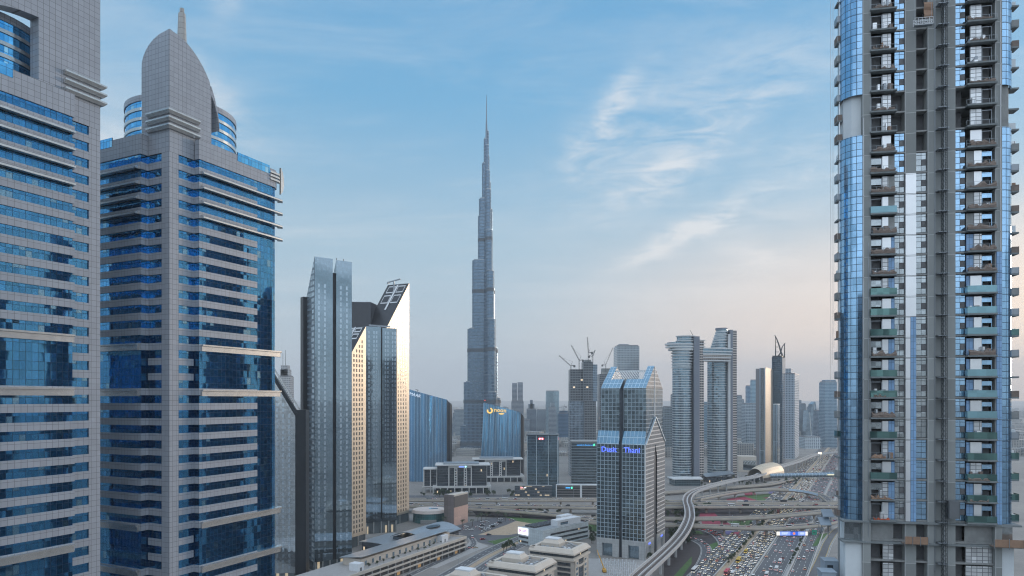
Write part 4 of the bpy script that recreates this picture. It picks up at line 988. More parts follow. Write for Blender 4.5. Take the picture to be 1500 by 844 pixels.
# ================================================================ the gabled grid tower with the blue sign
def gabled():
    rot = radians(-28); t = thing('gabled_hotel_tower', 'white gridded glass tower with gables, blue roof bands and glowing blue lettering', 'hotel', (104.4, 538, 0), rot)
    GR = facade('white_grid_glazing', 3.17, 3.36, .46, .42, (.14, .19, .22), (.31, .38, .43), groughness=.05, metal=.9, var=.45, tilt=.03, lit=.006)
    GRS = facade('pale_side_grid', 2.3, 3.36, .75, .9, (.10, .115, .13), (.50, .49, .48), groughness=.1, metal=.6, var=.5)
    BG = glass('blue_roof_glazing', (.14, .27, .38), rough=.15, metal=.6, pane=(3.17, 3.6), tilt=.02, var=.15, line=.35, linecol=(.42, .55, .64))
    STB = panel('pale_granite_base', (.44, .45, .45), 2.2, 2.2, .08)
    DK = flat('dark_recess', (.035, .045, .06), .3, .3)
    def vol(x0, x1, y0, y1, z0, z1, name='glazed_block', side=GR):
        m = MB(); m.prism([(x0, y0), (x1, y0), (x1, y1), (x0, y1)], z0, z1, [0, 1, 0, 1]); m.build(name, [GR, side], t)
    # lower volume, two halves parted by a slot
    for x0, x1 in ((-40, -21.2), (-18.6, 0)):
        vol(x0, x1, 0, 56, 14.7, 91)
        vol(x0 + (2.2 if x0 < -30 else 0), x1, 4, 52, 91, 136)
        xa = x0
        m = MB(); m.face([(xa, -.1, 91), (x1, -.1, 91), (x1, 4, 101.5), (xa, 4, 101.5)], 0, [(xa, 0), (x1, 0), (x1, 7.2), (xa, 7.2)]); m.face([(xa, 4, 91), (xa, -.1, 91), (xa, 4, 101.5)], 0); m.face([(x1, -.1, 91), (x1, 4, 91), (x1, 4, 101.5)], 0)
        m.build('roof_glazing_band', BG, t)
        m = MB(); m.face([(xa, 56.1, 91), (xa, 52, 101.5), (x1, 52, 101.5), (x1, 56.1, 91)]); m.build('rear_roof_band', BG, t)
        xb = x0 + (2.2 if x0 < -30 else 0)
        m = MB(); m.face([(xb, 3.8, 136), (x1, 3.8, 136), (x1, 13, 143.5), (xb, 13, 143.5)], 0, [(xb, 0), (x1, 0), (x1, 7.2), (xb, 7.2)]); m.build('roof_glazing_band', BG, t)
    m = MB(); m.box(-21.2, -18.6, 1.6, 54, 0, 135); m.build('centre_slot', DK, t)
    m = MB(); m.box(-37, -.6, 13, 43, 136, 142.5); m.build('roof_plant', STEEL, t)
    for i in range(19):                                           # pergola slats
        x = -31 + 1.45 * i; m = MB(); m.bar((x, 13, 143.3), (x, 24, 150.6), .28, 4); m.build('pergola_slat', WHITEF, t)
    m = MB(); m.box(-32, -5.4, 23.8, 24.6, 149.8, 151.0); m.build('ridge_beam', WHITEF, t)
    # gable ends of the upper volume
    for xg, w in ((0, 5.6), (-32.2, 5.6)):
        m = MB(); x0, x1 = xg - w, xg
        A, B, C_ = (3.7, 136), (28, 154.6), (52.3, 136)
        m.face([(x0, A[0], A[1]), (x1, A[0], A[1]), (x1, B[0], B[1]), (x0, B[0], B[1])], 0, [(x0, 0), (x1, 0), (x1, 30), (x0, 30)])
        m.face([(x1, C_[0], C_[1]), (x0, C_[0], C_[1]), (x0, B[0], B[1]), (x1, B[0], B[1])], 0, [(x0, 0), (x1, 0), (x1, 30), (x0, 30)])
        m.build('gable_roof', BG, t)
        m = MB(); m.face([(x1, A[0], A[1]), (x1, C_[0], C_[1]), (x1, B[0], B[1])], 0, [(A[0], A[1]), (C_[0], C_[1]), (B[0], B[1])]); m.face([(x0 + .02, C_[0], C_[1]), (x0 + .02, A[0], A[1]), (x0 + .02, B[0], B[1])], 0, [(C_[0], C_[1]), (A[0], A[1]), (B[0], B[1])])
        m.build('gable_wall', GRS, t)
    m = MB(); m.box(-.1, .35, 27.2, 28.8, 91, 153.6); m.build('gable_mullion', WHITEF, t)
    # lower gabled end wall with the tall pointed slot
    m = MB(); x = .9
    def fc(p): m.face([(x, y, z) for y, z in p], 0, [(y, z) for y, z in p])
    fc([(0, 14.7), (23.6, 14.7), (23.6, 78), (28, 90), (28, 112), (0, 91)]); fc([(32.4, 14.7), (56, 14.7), (56, 91), (28, 112), (28, 90), (32.4, 78)])
    m.face([(0, 0, 14.7), (x, 0, 14.7), (x, 0, 91), (0, 0, 91)], 1); m.face([(x, 56, 14.7), (0, 56, 14.7), (0, 56, 91), (x, 56, 91)], 1)
    m.face([(0, 0, 91), (x, 0, 91), (x, 28, 112), (0, 28, 112)], 1); m.face([(x, 56, 91), (0, 56, 91), (0, 28, 112), (x, 28, 112)], 1)
    m.build('end_wall', [GRS, WHITEF], t)
    m = MB(); m.box(-3.5, .3, 23.7, 32.3, 0, 78.2); m.face([(.3, 23.7, 78.2), (.3, 32.3, 78.2), (.3, 28, 90)]); m.build('pointed_slot', DK, t)
    for ya, yb in ((0, 28), (56, 28)):
        m = MB(); m.bar((1.1, ya, 91), (1.1, yb, 112.3), .75, 4); m.build('gable_edge', flat('pale_blue_edge', (.36, .45, .52), .4, .3), t)
    # granite base with its portals
    for x0, x1, o in ((-40, -21.2, -31), (-18.6, 0, -9)):
        for a, b in ((x0, o - 4.4), (o + 4.4, x1)):
            m = MB(); m.box(a, b, -.1, 56, 0, 14.7); m.build('granite_base', STB, t)
        m = MB(); m.box(o - 4.38, o + 4.38, -.1, 55, 10.6, 14.7); m.build('granite_base', STB, t)
        m = MB(); m.box(o - 4.38, o + 4.38, 2.5, 3, 0, 10.6); m.build('portal_glazing', DARKGL, t)
    for ya, yb in ((0, 7), (14, 23.6), (32.4, 42), (49, 56)):
        m = MB(); m.box(.0, .95, ya, yb, 0, 14.7); m.build('granite_base', STB, t)
    for ya, yb in ((7, 14), (42, 49)):
        m = MB(); m.box(.0, .95, ya, yb, 9, 14.7); m.build('granite_base', STB, t)
        m = MB(); m.box(.96, 1.1, ya + 1, yb - 1, 11, 12.3); m.build('sign_panel', DUS, t)
    text_part('sign_lettering', 'Dusit', DUS, t, (-29.4, -.5, 86.4), (pi / 2, 0, 0), 6.0, .2)
    text_part('sign_lettering', 'Thani', DUS, t, (-10.2, -.5, 86.4), (pi / 2, 0, 0), 6.0, .2)
DUS = flat('blue_neon', (.15, .2, .9), .5, emit=(.10, .18, 1), es=.7)
gabled()
# ================================================================ twin oval towers with the sky bridge
RIB = facade('balcony_ring_glazing', 2.6, 3.8, .12, 1.05, (.19, .29, .36), (.52, .54, .54), metal=.85, var=.55, tilt=.03)
WARMB = facade('sun_tinted_balcony_side', 3.4, 3.8, .5, 1.5, (.07, .07, .08), (.56, .50, .45), metal=.4, var=.6)  # low sun's warmth on these sides put into the frame colour
def oval(cx, cy, rx, ry, n=26): return [(cx + rx * cos(2 * pi * i / n), cy + ry * sin(2 * pi * i / n)) for i in range(n)]
GREYW = flat('grey_core_wall', (.17, .19, .23), .6); WHITER = flat('white_ring_slab', (.56, .57, .57), .6)
t = thing('oval_tower', 'left oval twin tower with a round cantilevered deck at its top', 'tower', (280, 1058, 0), 0)
m = MB(); m.prism(oval(-13.5, 12, 14.8, 15), 0, 214); m.build('glazed_oval', RIB, t)
m = MB(); m.prism(oval(-8, 12, 13.5, 12), 214, 225); m.build('top_drum', RIB, t)
m = MB(); m.box(2.0, 10.6, -1, 26, 0, 224.5); m.build('core_wall', GREYW, t)
m = MB(); m.prism([(10.62, 0), (17.6, 1), (17.6, 24), (10.62, 25)], 0, 219); m.build('balcony_side', WARMB, t)
for i, (z, rx) in enumerate(((199, 17), (194.5, 16.4), (190, 16), (185.5, 15.8), (181, 15.6), (176.5, 15.4))):
    m = MB(); m.prism(oval(-13.5, 12, rx + .6, 16), z, z + 1.2); m.build('ring_slab', WHITER, t)
for z, cx_, rx in ((203, -15, 20.5), (207.2, -16.5, 23.5), (211.5, -17, 24)):
    m = MB(); m.prism(oval(cx_, 10, rx, 15), z, z + 2.3); m.build('cantilever_deck', WHITER, t)
    m = MB(); m.prism(oval(cx_ + 1.5, 10, rx - 2, 13.5), z + 2.32, z + 4.1); m.build('deck_glazing', RIB, t)
for z, w in ((217.5, 15.5), (224.8, 15)):
    m = MB(); m.prism(oval(-8, 12, w, 13.5), z, z + 1.2); m.build('ring_slab', WHITER, t)
for z in (208, 213, 218):
    m = MB(); m.box(10.7, 19.8, -.5, 20, z, z + 1); m.build('ring_slab', WHITER, t)
m = MB(); m.bar((4, 8, 224), (-2, 8, 235), .35, 4); m.build('roof_davit', BLACKM, t)
t = thing('oval_tower', 'right oval twin tower, the taller one, with a sunlit pale side', 'tower', (332, 1090, 0), 0)
m = MB(); m.prism(oval(-1, 12, 15.2, 15), 0, 200); m.build('glazed_oval', RIB, t)
for k in range(9):
    z = 200 + 4.3 * k; rx = 14.2 - k * .75; cx_ = .5 + k * .75
    m = MB(); m.prism(oval(cx_, 12, rx, 14), z + 1.1, z + 4.3); m.build('glazed_oval', RIB, t)
    m = MB(); m.prism(oval(cx_, 12, rx + 1.5, 15), z, z + 1.08); m.build('ring_slab', WHITER, t)
m = MB(); m.prism(oval(6, 12, 9.5, 11), 238.7, 241.5); m.build('roof_cap', GREYW, t)
m = MB(); m.box(12.6, 16.2, -2.2, 26, 0, 231); m.build('white_fin', WHITER, t)
m = MB(); m.box(16.22, 20.4, -1, 26, 0, 238); m.build('core_wall', GREYW, t)
m = MB(); m.prism([(20.42, -1), (27, .5), (27, 24), (20.42, 25)], 0, 237); m.build('balcony_side', WARMB, t)
t = thing('sky_bridge', 'stack of curved white decks bridging the two oval towers near their tops', 'bridge', (300, 1066, 0), 0)
for i in range(5):
    z = 186.5 + 4.7 * i; m = MB(); n = 8
    x0, x1 = -4, 43 + (i * 1.0); pts = [(x0 + (x1 - x0) * j / n, -9 - 3 * sin(pi * j / n) + 14 * j / n) for j in range(n + 1)]
    m.prism(pts + [(x1, 22), (x0, 14)], z, z + 1.7); m.build('bridge_deck', WHITER, t)
    if i < 4:
        m = MB(); m.prism([(x, y + 1.5) for x, y in pts] + [(x1 - 1, 21), (x0 + 1, 13)], z + 1.72, z + 4.68); m.build('deck_glazing', WARMB if i in (0, 1) else RIB, t)
p = P(985, 701, 1015); t = thing('glass_pavilion', 'low dark glass pavilion with a flat pale roof at the oval towers foot', 'pavilion', (p.x, 1000, 0), 0)
m = MB(); m.prism([(0, 0), (38, 2), (42, 26), (-2, 26)], 0, p.z); m.build('glazed_block', facade('pavilion_glazing', 2.5, 3.2, .15, .5, (.08, .13, .15), (.12, .16, .18), metal=.6), t)
m = MB(); m.prism([(-3, -3), (41, -1), (45, 28), (-5, 28)], p.z + .02, p.z + 1.4); m.build('roof', WHITER, t)
p = P(1032, 690, 1060); t = thing('podium_canopy', 'low podium with a swept grey roof between the oval towers', 'podium', (p.x, 1040, 0), 0)
m = MB(); m.box(0, 38, 0, 22, 0, 9); m.build('podium_block', DARKOF, t)
m = MB(); m.face([(-4, -4, 9.2), (40, -4, 14), (40, 24, 16), (-4, 24, 11)]); m.face([(-4, 24, 10.2), (40, 24, 15.2), (40, -4, 13.2), (-4, -4, 8.4)]); m.build('swept_roof', STEEL, t)
# ================================================================ right-hand group beside the road
u7 = (sin(radians(27.7)), cos(radians(27.7)))
def road_tower(label, px0, px1, px2, ytop, D, name='tower_block', front=None, side=None, cat='tower', zb=0.0):
    c = ((px1 - 750) / 1000 * D, D); z = Zat(ytop, D); r_ = (cos(radians(27.7)), -sin(radians(27.7)))
    W = on_line(c, (-r_[0], -r_[1]), px0); L = on_line(c, u7, px2)
    t = thing(name, label, cat, (*c, 0), -radians(27.7))
    m = MB(); m.prism([(-W, 0), (0, 0), (0, L), (-W, L)], zb, z, [0, 1, 0, 1]); m.build('body', [front, side], t)
    return t, W, L, z
SMOOTH = flat('smooth_grey_cladding', (.20, .20, .21), .5, .2, var=.15)
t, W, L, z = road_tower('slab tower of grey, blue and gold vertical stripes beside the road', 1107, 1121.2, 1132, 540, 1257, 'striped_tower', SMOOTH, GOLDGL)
m = MB(); m.box(-W * .55, -W * .12, -.5, .2, 0, z + 1); m.build('glazed_stripe', DARKGL, t)
for x in (-W * .6, -W * .1):
    m = MB(); m.box(x, x + 1.5, -1, .2, 0, z + 1.5); m.build('metal_fin', flat('blue_metal_fin', (.34, .42, .5), .4, .5), t)
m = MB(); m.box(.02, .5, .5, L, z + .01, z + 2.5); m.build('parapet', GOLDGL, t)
t, W, L, z = road_tower('small slim tower standing in front of the horned tower', 1132.5, 1139, 1142.5, 593, 1235, 'slim_tower', facade('slim_tower_glazing', 2.5, 50, .8, .5, (.14, .2, .25), (.3, .36, .4)), PALEGL)
m = MB(); m.box(-W, 0, 0, L, z + .02, z + 1.6); m.build('parapet', WHITER, t)
DKT = facade('dark_blue_tower_glazing', 2.2, 3.8, .1, .6, (.07, .13, .19), (.06, .09, .12), metal=.85, var=.4)
t, W, L, z = road_tower('dark blue tower crowned with two curved horns', 1130.5, 1146, 1150.5, 523, 1350, 'horned_tower', DKT, DKT)
m = MB(); m.box(-W + 1, -1, 1, L - 1, z, z + 3); m.build('roof_cap', BLACKM, t)
def horn(pts, r0, r1, nm='horn'):
    m = MB()
    for i, (a, b) in enumerate(zip(pts[:-1], pts[1:])):
        k0, k1 = i / (len(pts) - 1), (i + 1) / (len(pts) - 1); m.bar((a[0], L / 2, a[1]), (b[0], L / 2, b[1]), r0 + (r1 - r0) * k0, 5, 0, r0 + (r1 - r0) * k1)
    m.build(nm, BLACKM, t)
sc = W / 15.5
horn([(-W + 3 * sc, z), (-W + 3.2 * sc, z + 20), (-W + 2.8 * sc, z + 44)], 1.3, .7)
horn([(-W + 2 * sc, z + 46), (-W + 5 * sc, z + 38), (-W + 8.5 * sc, z + 25), (-W + 11 * sc, z + 12), (-W + 14.5 * sc, z)], .8, 2.0)
horn([(-W + 17.5 * sc, z + 30), (-W + 13 * sc, z + 22), (-W + 10.5 * sc, z + 10), (-W + 5 * sc, z)], .7, 1.6)
horn([(-W + 16.5 * sc, z), (-W + 16.5 * sc, z + 28)], 1.2, .8)
for q in (12, 22, 32): horn([(-W + 3 * sc, z + q), (-W + (3 + 6.5 - q * .1) * sc, z + q)], .5, .5, 'horn_tie')
PGR = facade('pale_punched_grid', 3.0, 3.7, 1.3, 1.4, (.10, .16, .22), (.40, .46, .52), metal=.5, var=.5)
t, W, L, z = road_tower('pale blue tower of small square windows right of the horned tower', 1150.5, 1164, 1170.5, 548, 1450, 'punched_tower', PGR, PGR)
m = MB(); m.box(-W - .5, -W * .4, 0, L * .6, z, z + 12); m.build('roof_block', PGR, t)
m = MB(); m.box(-W * .98, .4, -.6, L + .4, z + .02, z + 2.2); m.build('roof_edge', SMOOTH, t)
# ================================================================ the far skyline
def blk(label, px0, px1, ytop, D, col=(.16, .22, .28), frame=(.26, .31, .35), steps=(), spire=0, dep=None, bay=3.2, fl=3.8, rot=0.0, name='high_rise', fw=.5, fh=1.3, taper=1.0):
    mt = facade('far_facade_%s' % name + '_%d' % (len(_mats) if name != 'distant_block' else int(frame[0] * 60)), bay, fl, fw, fh, col, frame, metal=.6, var=.5)
    c = P((px0 + px1) / 2, ytop, D); w = (px1 - px0) / 1000 * D / 2; dp = dep or w * 1.1
    t = thing(name, label, 'tower', (c.x, c.y + dp, 0), rot)
    lo = Zat(steps[0][2], D) if steps and steps[0][2] > ytop else c.z
    m = MB(); b = [(-w, -dp), (w, -dp), (w, dp), (-w, dp)]
    m.prism(b, 0, c.z, taper=[(x * taper, y * taper) for x, y in b]); m.build('body', mt, t)
    m = MB(); k = taper; m.box(-w * k * .92, w * k * .92, -dp * k * .92, dp * k * .92, c.z + .02, c.z + 1.6 + D * .0006); m.build('roof_edge', SMOOTH, t)
    for a, b_, y in steps:
        xa, xb = (a - 750) / 1000 * D - c.x, (b_ - 750) / 1000 * D - c.x; z1 = Zat(y, D); z0 = c.z + 1.7 + D * .0006 if y < ytop else 0
        m = MB()
        if y < ytop: m.box(xa, xb, -dp * .6, dp * .6, z0, z1)
        else: m.box(xa, xb, -dp - 6, -dp - .05, 0, z1)
        m.build('upper_tier' if y < ytop else 'wing', mt, t)
    if spire:
        m = MB(); m.cyl(0, 0, D * .0005, c.z, Zat(spire, D), 6, 0, D * .0002); m.build('spire', BLACKM, t)
    return t
blk('domed far tower with twin masts beside the raked dark roof', 407.5, 424.5, 552, 1300, (.28, .30, .33), (.46, .45, .44), ((409, 422, 541), (410, 420, 535)), 0, fh=1.6, name='domed_tower')
p = P(411, 540, 1305)
o = scene.objects['domed_tower']
for px, yt in ((411.3, 517), (415.2, 512)):
    m = MB(); q = P(px, 540, 1300); r_ = o.location; m.cyl(q.x - r_.x, 0, .55, q.z - 20, Zat(yt, 1300), 6, 0, .3); m.build('mast', BLACKM, o)
blk('hazy stepped block left of the supertall tower, lowest of three', 655.5, 664, 619, 2150)
blk('hazy block with a flat top just left of the supertall tower', 663, 675, 606, 2250, steps=((665, 671, 600),))
blk('slim hazy block touching the supertall towers left foot', 667, 681, 601, 2050, col=(.2, .26, .3))
blk('twin topped dark tower right of the supertall tower', 749, 767, 588, 2100, (.16, .2, .25), (.30, .32, .35), ((750, 757.5, 561), (758.2, 766, 560)), name='twin_topped_tower')
blk('hazy tower with a small pointed cap', 771.5, 785.5, 600, 2300, (.13, .18, .24), (.22, .27, .32), ((774, 783, 592), (776.5, 780.5, 586)))
blk('short hazy block between the capped tower and the flat glass tower', 786, 800, 601, 2400)
blk('plain flat topped pale glass tower', 800, 819, 573.5, 2250, (.30, .42, .48), (.28, .38, .44), fw=.1, fh=.4)
blk('hazy stepped tower in front of the plain glass tower', 804, 815, 598, 2050, (.18, .22, .27), (.3, .34, .37), ((806.5, 812.5, 590),))
blk('blue hazy block under a small tower crane', 818, 836, 606, 1900, (.06, .14, .24), (.10, .17, .25), ((820, 832, 602),))
blk('low hazy block left of the unfinished twin towers', 780, 806, 612, 2600, (.2, .27, .33), (.26, .32, .37))
blk('rounded pale tower rising behind the gabled grid tower', 904.5, 936, 507, 1500, (.26, .31, .35), (.36, .39, .41), ((908, 922, 503.5),), fh=1.0, name='flared_tower', taper=1.03)
blk('grey slab tower left of the oval towers', 974, 989.5, 597, 1500, (.14, .19, .23), (.22, .26, .28))
blk('dark narrow tower tip behind the grey slab', 984, 991, 579, 1650, (.12, .16, .2), (.18, .21, .24))
blk('small blue tower seen in the gap between the oval towers', 1027, 1041, 593, 1750, (.16, .27, .35), (.2, .3, .37), ((1034, 1040, 589),))
blk('pale hazy tower just right of the oval towers, the nearest of that row', 1078, 1087, 580, 1900, (.2, .25, .29), (.3, .34, .37))
blk('hazy tower with a lower white block at its foot', 1082, 1090, 586, 2100, (.22, .28, .33), (.32, .37, .41), ((1079, 1088, 640),))
blk('blue hazy tower left of the striped slab tower', 1095, 1103, 566, 2000, (.13, .24, .36), (.18, .28, .38))
blk('tallest blue hazy tower touching the striped slab tower', 1101.5, 1108, 557.5, 1950, (.2, .33, .42), (.24, .36, .44))
blk('white framed hazy tower left of the striped slab tower', 1092, 1108, 592, 1750, (.18, .25, .31), (.42, .48, .52), ((1094, 1098, 620),), bay=4)
blk('hazy tower right of the punched tower', 1170, 1180.5, 592, 2300, (.16, .21, .26), (.22, .27, .3), ((1171, 1175, 586),))
blk('blue tower with a flat crown half hidden by the unfinished tower', 1208.5, 1226, 560, 1800, (.16, .27, .37), (.24, .33, .40), ((1211, 1226, 556.5),))
blk('plain grey blue block left of the half hidden blue tower', 1197.5, 1210, 602, 2000, (.13, .2, .27), (.18, .24, .3))
blk('low white office with blue window strips beside the far road', 1180, 1203, 641, 1750, (.15, .26, .36), (.55, .6, .63), ((1184, 1199, 639.5),), bay=5, fw=2.2)
blk('low hazy block behind the white office', 1198, 1222, 640, 2300, (.2, .27, .33), (.28, .34, .39))
blk('hazy low tower behind the oval towers pavilion', 1046, 1052, 600, 2200, (.16, .22, .27), (.22, .27, .31))
# sail shaped pair
for lab, px0, px1, yt, yl, D in (('sail shaped hazy tower with a curved left edge', 1180.5, 1192, 601, 640, 2200), ('taller sail shaped hazy tower with a pointed tip', 1187, 1198.5, 588.5, 600, 2250)):
    c = P(px0, 640, D); w = (px1 - px0) / 1000 * D; t = thing('sail_tower', lab, 'tower', (c.x, D, 0), 0)
    m = MB(); n = 8; zt = Zat(yt, D); prof = [(0, 0), (w, 0)] + ([(w * (1 - .35 * (i / n) ** 2), zt * i / n) for i in range(1, n + 1)] + [(w * .28, zt * .93), (w * .08, zt * .7)] if yt < 595 else [(w * (1 - .8 * (i / n) ** 2.2), zt * i / n) for i in range(1, n + 1)])
    m.face([(x, 0, z) for x, z in prof], 0, prof); m.face([(x, 30, z) for x, z in prof][::-1], 0, prof[::-1])
    for i in range(len(prof)):
        a, b = prof[i], prof[(i + 1) % len(prof)]; m.face([(b[0], 0, b[1]), (a[0], 0, a[1]), (a[0], 30, a[1]), (b[0], 30, b[1])])
    m.build('body', facade('sail_glazing', 4, 4, .3, .8, (.22, .32, .40), (.28, .36, .42)), t)
    m = MB(); m.bar((w * .7, -1, 0), (w * .45, -1, zt * .92), 1.2, 4); m.build('edge_rib', WHITER, t)
# ---- unfinished towers with cranes behind the gabled tower
UNF = facade('unfinished_storeys', 4.2, 4.0, 1.0, 1.6, (.05, .065, .08), (.17, .18, .19), metal=.2, var=.9, lit=.02, es=.5)
UNG = facade('newly_glazed_storeys', 2.2, 4.0, .5, .7, (.16, .22, .28), (.26, .3, .34), metal=.8, var=.4)
D = 1120; c = P(835, 540, D)
t = thing('unfinished_high_rise', 'unfinished stepped high rise topped by cranes, left of the gabled tower', 'tower', (c.x, D, 0), 0)
def bx(px0, px1, y0, y1, ya, yb, n, mt):
    m = MB(); m.box((px0 - 835) * 1.12, (px1 - 835) * 1.12, ya, yb, Zat(y0, D), Zat(y1, D)); m.build(n, mt, t)
m = MB(); m.box(0, 23, 2, 34, 0, Zat(588, D)); m.build('glazed_wing', UNG, t)
m = MB(); m.box(23.02, 42, -4, 34, 0, Zat(588, D)); m.build('glazed_wing', UNF, t)
bx(835, 857, 588, 541, 2, 30, 'bare_storeys', UNF); bx(854, 868, 588, 530, -3, 26, 'bare_core', UNF); bx(868.1, 875, 588, 534, 0, 24, 'bare_storeys', UNG); bx(857, 866, 530, 527, 2, 20, 'top_core', CONC)
D2 = 1300; c2_ = P(878, 548, D2); t = thing('unfinished_high_rise', 'second unfinished high rise mostly hidden behind the gabled tower', 'tower', (c2_.x, D2, 0), 0)
m = MB(); m.box(0, 32, 0, 30, 0, c2_.z); m.build('bare_storeys', UNF, t); m = MB(); m.box(6, 24, 4, 22, c2_.z, c2_.z + 11); m.build('top_core', CONC, t)
def crane(label, px, ybase, ymast, D, tip, jr=.55, counter=None):
    b = P(px, ybase, D); t = thing('tower_crane', label, 'crane', (b.x, D, b.z), 0, 'cranes above the unfinished high rises')
    top = Zat(ymast, D) - b.z; tx = (tip[0] - px) / 1000 * D; tz = Zat(tip[1], D) - b.z
    CR = flat('crane_steel', (.10, .105, .11), .6, .2)
    m = MB(); m.lattice((0, 0, -4), (0, 0, top), 1.6, 3.6, .17); m.build('mast', CR, t)
    m = MB(); m.lattice((0, 0, top), (tx, -3, tz), 1.2, 4, .15); m.build('jib', CR, t)
    d = Vector((-tx, 0, 0)); d = d.normalized() if d.length > .1 else Vector((1, 0, 0))
    m = MB(); m.bar((0, 0, top), (d.x * 6, 0, top + 1), .7, 4); m.box(d.x * 6 - 1.6, d.x * 6 + 1.6, -1.5, 1.5, top - 2.5, top + 1); m.bar((0, 0, top), (d.x * 3, 0, top + 7), .3, 4); m.build('counterweight', CR, t)
    m = MB(); m.bar((d.x * 3, 0, top + 7), (tx * .8, -2.4, top + (tz - top) * .8), .12, 3); m.build('stay_cable', CR, t)
crane('luffing crane leaning far left over the unfinished high rise', 836, 541, 536, 1118, (818.5, 521))
crane('luffing crane at the middle of the unfinished high rise, jib leaning left', 848.5, 541, 528, 1116, (836.5, 506))
crane('tallest luffing crane on the unfinished high rise, jib nearly upright', 862, 528, 517, 1116, (860, 494))
crane('short luffing crane right of the upright one', 868, 533, 522, 1122, (871.5, 513))
crane('crane on the second unfinished high rise, jib leaning right', 887, 542, 535, 1300, (897.5, 509.5))
crane('small flat crane above the blue hazy block', 826, 602, 596, 1895, (818, 597.2))
# rows of hazy blocks behind the named towers
R = random.Random(9)
for lab, grp, x0, x1, n, ya, yb in (('hazy distant block behind the blue finned office and the supertall towers foot', 'distant blocks left of the supertall tower', 640, 690, 5, 612, 640),
        ('hazy distant block in the low row between the supertall tower and the unfinished high rise', 'distant blocks right of the supertall tower', 738, 838, 14, 596, 632),
        ('hazy distant block between the gabled tower and the oval towers', 'distant blocks by the oval towers', 962, 1000, 4, 600, 630),
        ('hazy distant block in the row between the oval towers and the striped tower', 'distant blocks behind the striped tower', 1030, 1108, 13, 585, 640),
        ('hazy distant block at the far end of the highway', 'distant blocks at the end of the highway', 1166, 1226, 13, 590, 640)):
    for i in range(n):
        c = x0 + (x1 - x0) * (i + R.uniform(.1, .9)) / n; w = R.uniform(2.2, 5.5); D = R.uniform(2200, 3600); yt = R.uniform(ya, yb)
        g_ = R.uniform(.8, 1.25); st = ((c - w * .5, c + w * .4, yt - R.uniform(2, 6)),) if R.random() < .6 else ()
        o = blk(lab, c - w, c + w, yt, D, (.15 * g_, .21 * g_, .27 * g_), (.27 * g_, .31 * g_, .34 * g_), st, name='distant_block'); o['group'] = grp
# far low-rise town, one hazy mass
R = random.Random(5); m = MB()
for i in range(2200):
    D = 1500 * (5.6 ** R.random()); px = R.uniform(380, 1620); x = (px - 750) / 1000 * D
    if abs((x - .525 * D + 105) ) < 110: continue
    w, d, h = R.uniform(8, 26), R.uniform(8, 24), R.uniform(5, 22) * (1.6 if R.random() < .08 else 1) * (1 + max(0, D - 3000) / 3500)
    m.obox((x, D), (cos(.4), -sin(.4)), (sin(.4), cos(.4)), w, d, 0, h)
m.build('distant_town', facade('distant_town_walls', 5, 3.6, 2.5, 1.6, (.12, .15, .18), (.36, .35, .33), metal=.1, var=.8), kind='stuff')
# ================================================================ haze
def haze():
    m = MB(); m.box(-9000, 11000, -1400, 16000, -3.5, 905)
    t = NT('haze_air'); t.N.remove(t.b)
    v = t.N.new('ShaderNodeVolumePrincipled'); v.inputs['Color'].default_value = (.92, .96, 1, 1); v.inputs['Density'].default_value = HAZE_D; v.inputs['Anisotropy'].default_value = .0
    t.L.new(v.outputs[0], t.N['Material Output'].inputs['Volume'])
    t.mat.cycles.homogeneous_volume = True
    m.build('haze', t.mat, kind='stuff')
HAZE_D = 0.0001
haze()
# ================================================================ ground, roads, flyovers, metro
RU = (sin(radians(27.7)), cos(radians(27.7))); RR = (RU[1], -RU[0])
def ST(s, t): return (s * RU[0] + t * RR[0], s * RU[1] + t * RR[1])
def ground_mat():
    t = NT('city_ground'); co = t.coord('Object')
    a = t.noise(co, .012, 6, .65); b = t.noise(co, .11, 5, .7); c = t.mix(t.M('MULTIPLY_ADD', a, 2.4, -.7, clamp=True), (.20, .19, .18), (.36, .33, .30))
    c = t.mix(t.M('MULTIPLY', b, .55), c, (.10, .105, .10)); t.L.new(c, t.b.inputs['Base Color']); t.b.inputs['Roughness'].default_value = .95
    return t.mat
def asphalt(name='asphalt', base=(.10, .104, .112), lane=0.0, lanes=0, dash=True, edge=True, width=10.0):
    """road surface; UV u runs across in metres, v along"""
    if name in _mats: return _mats[name]
    t = NT(name); u, v = t.uv(); n = t.noise(t.coord('Object'), .35, 6, .7); n2 = t.noise(t.coord('Object'), .04, 4, .6)
    k = t.M('ADD', t.M('MULTIPLY', n, .5), t.M('MULTIPLY_ADD', n2, .8, .35))
    s = t.N.new('ShaderNodeVectorMath'); s.operation = 'SCALE'; s.inputs[0].default_value = base; t.L.new(k, s.inputs[3]); c = s.outputs[0]
    if lanes:
        lw = (width - 1.2) / lanes; f = t.M('FRACT', t.M('DIVIDE', t.M('SUBTRACT', u, .6), lw))
        onl = t.M('LESS_THAN', t.M('ABSOLUTE', t.M('SUBTRACT', t.M('FRACT', t.M('ADD', f, .5)), .5)), .16 / lw)
        dsh = t.M('LESS_THAN', t.M('FRACT', t.M('DIVIDE', v, 12.0)), .36)
        inn = t.M('MULTIPLY', t.M('GREATER_THAN', u, 1.6), t.M('LESS_THAN', u, width - 1.6))
        m = t.M('MULTIPLY', t.M('MULTIPLY', onl, dsh), inn)
        e = t.M('MAXIMUM', t.M('LESS_THAN', t.M('ABSOLUTE', t.M('SUBTRACT', u, .6)), .14), t.M('LESS_THAN', t.M('ABSOLUTE', t.M('SUBTRACT', u, width - .6)), .14))
        c = t.mix(t.M('MAXIMUM', m, e), c, (.55, .55, .53))
    t.val(t.b.inputs['Base Color'], c); t.b.inputs['Roughness'].default_value = .85
    _mats[name] = t.mat; return t.mat
ASPH = asphalt()
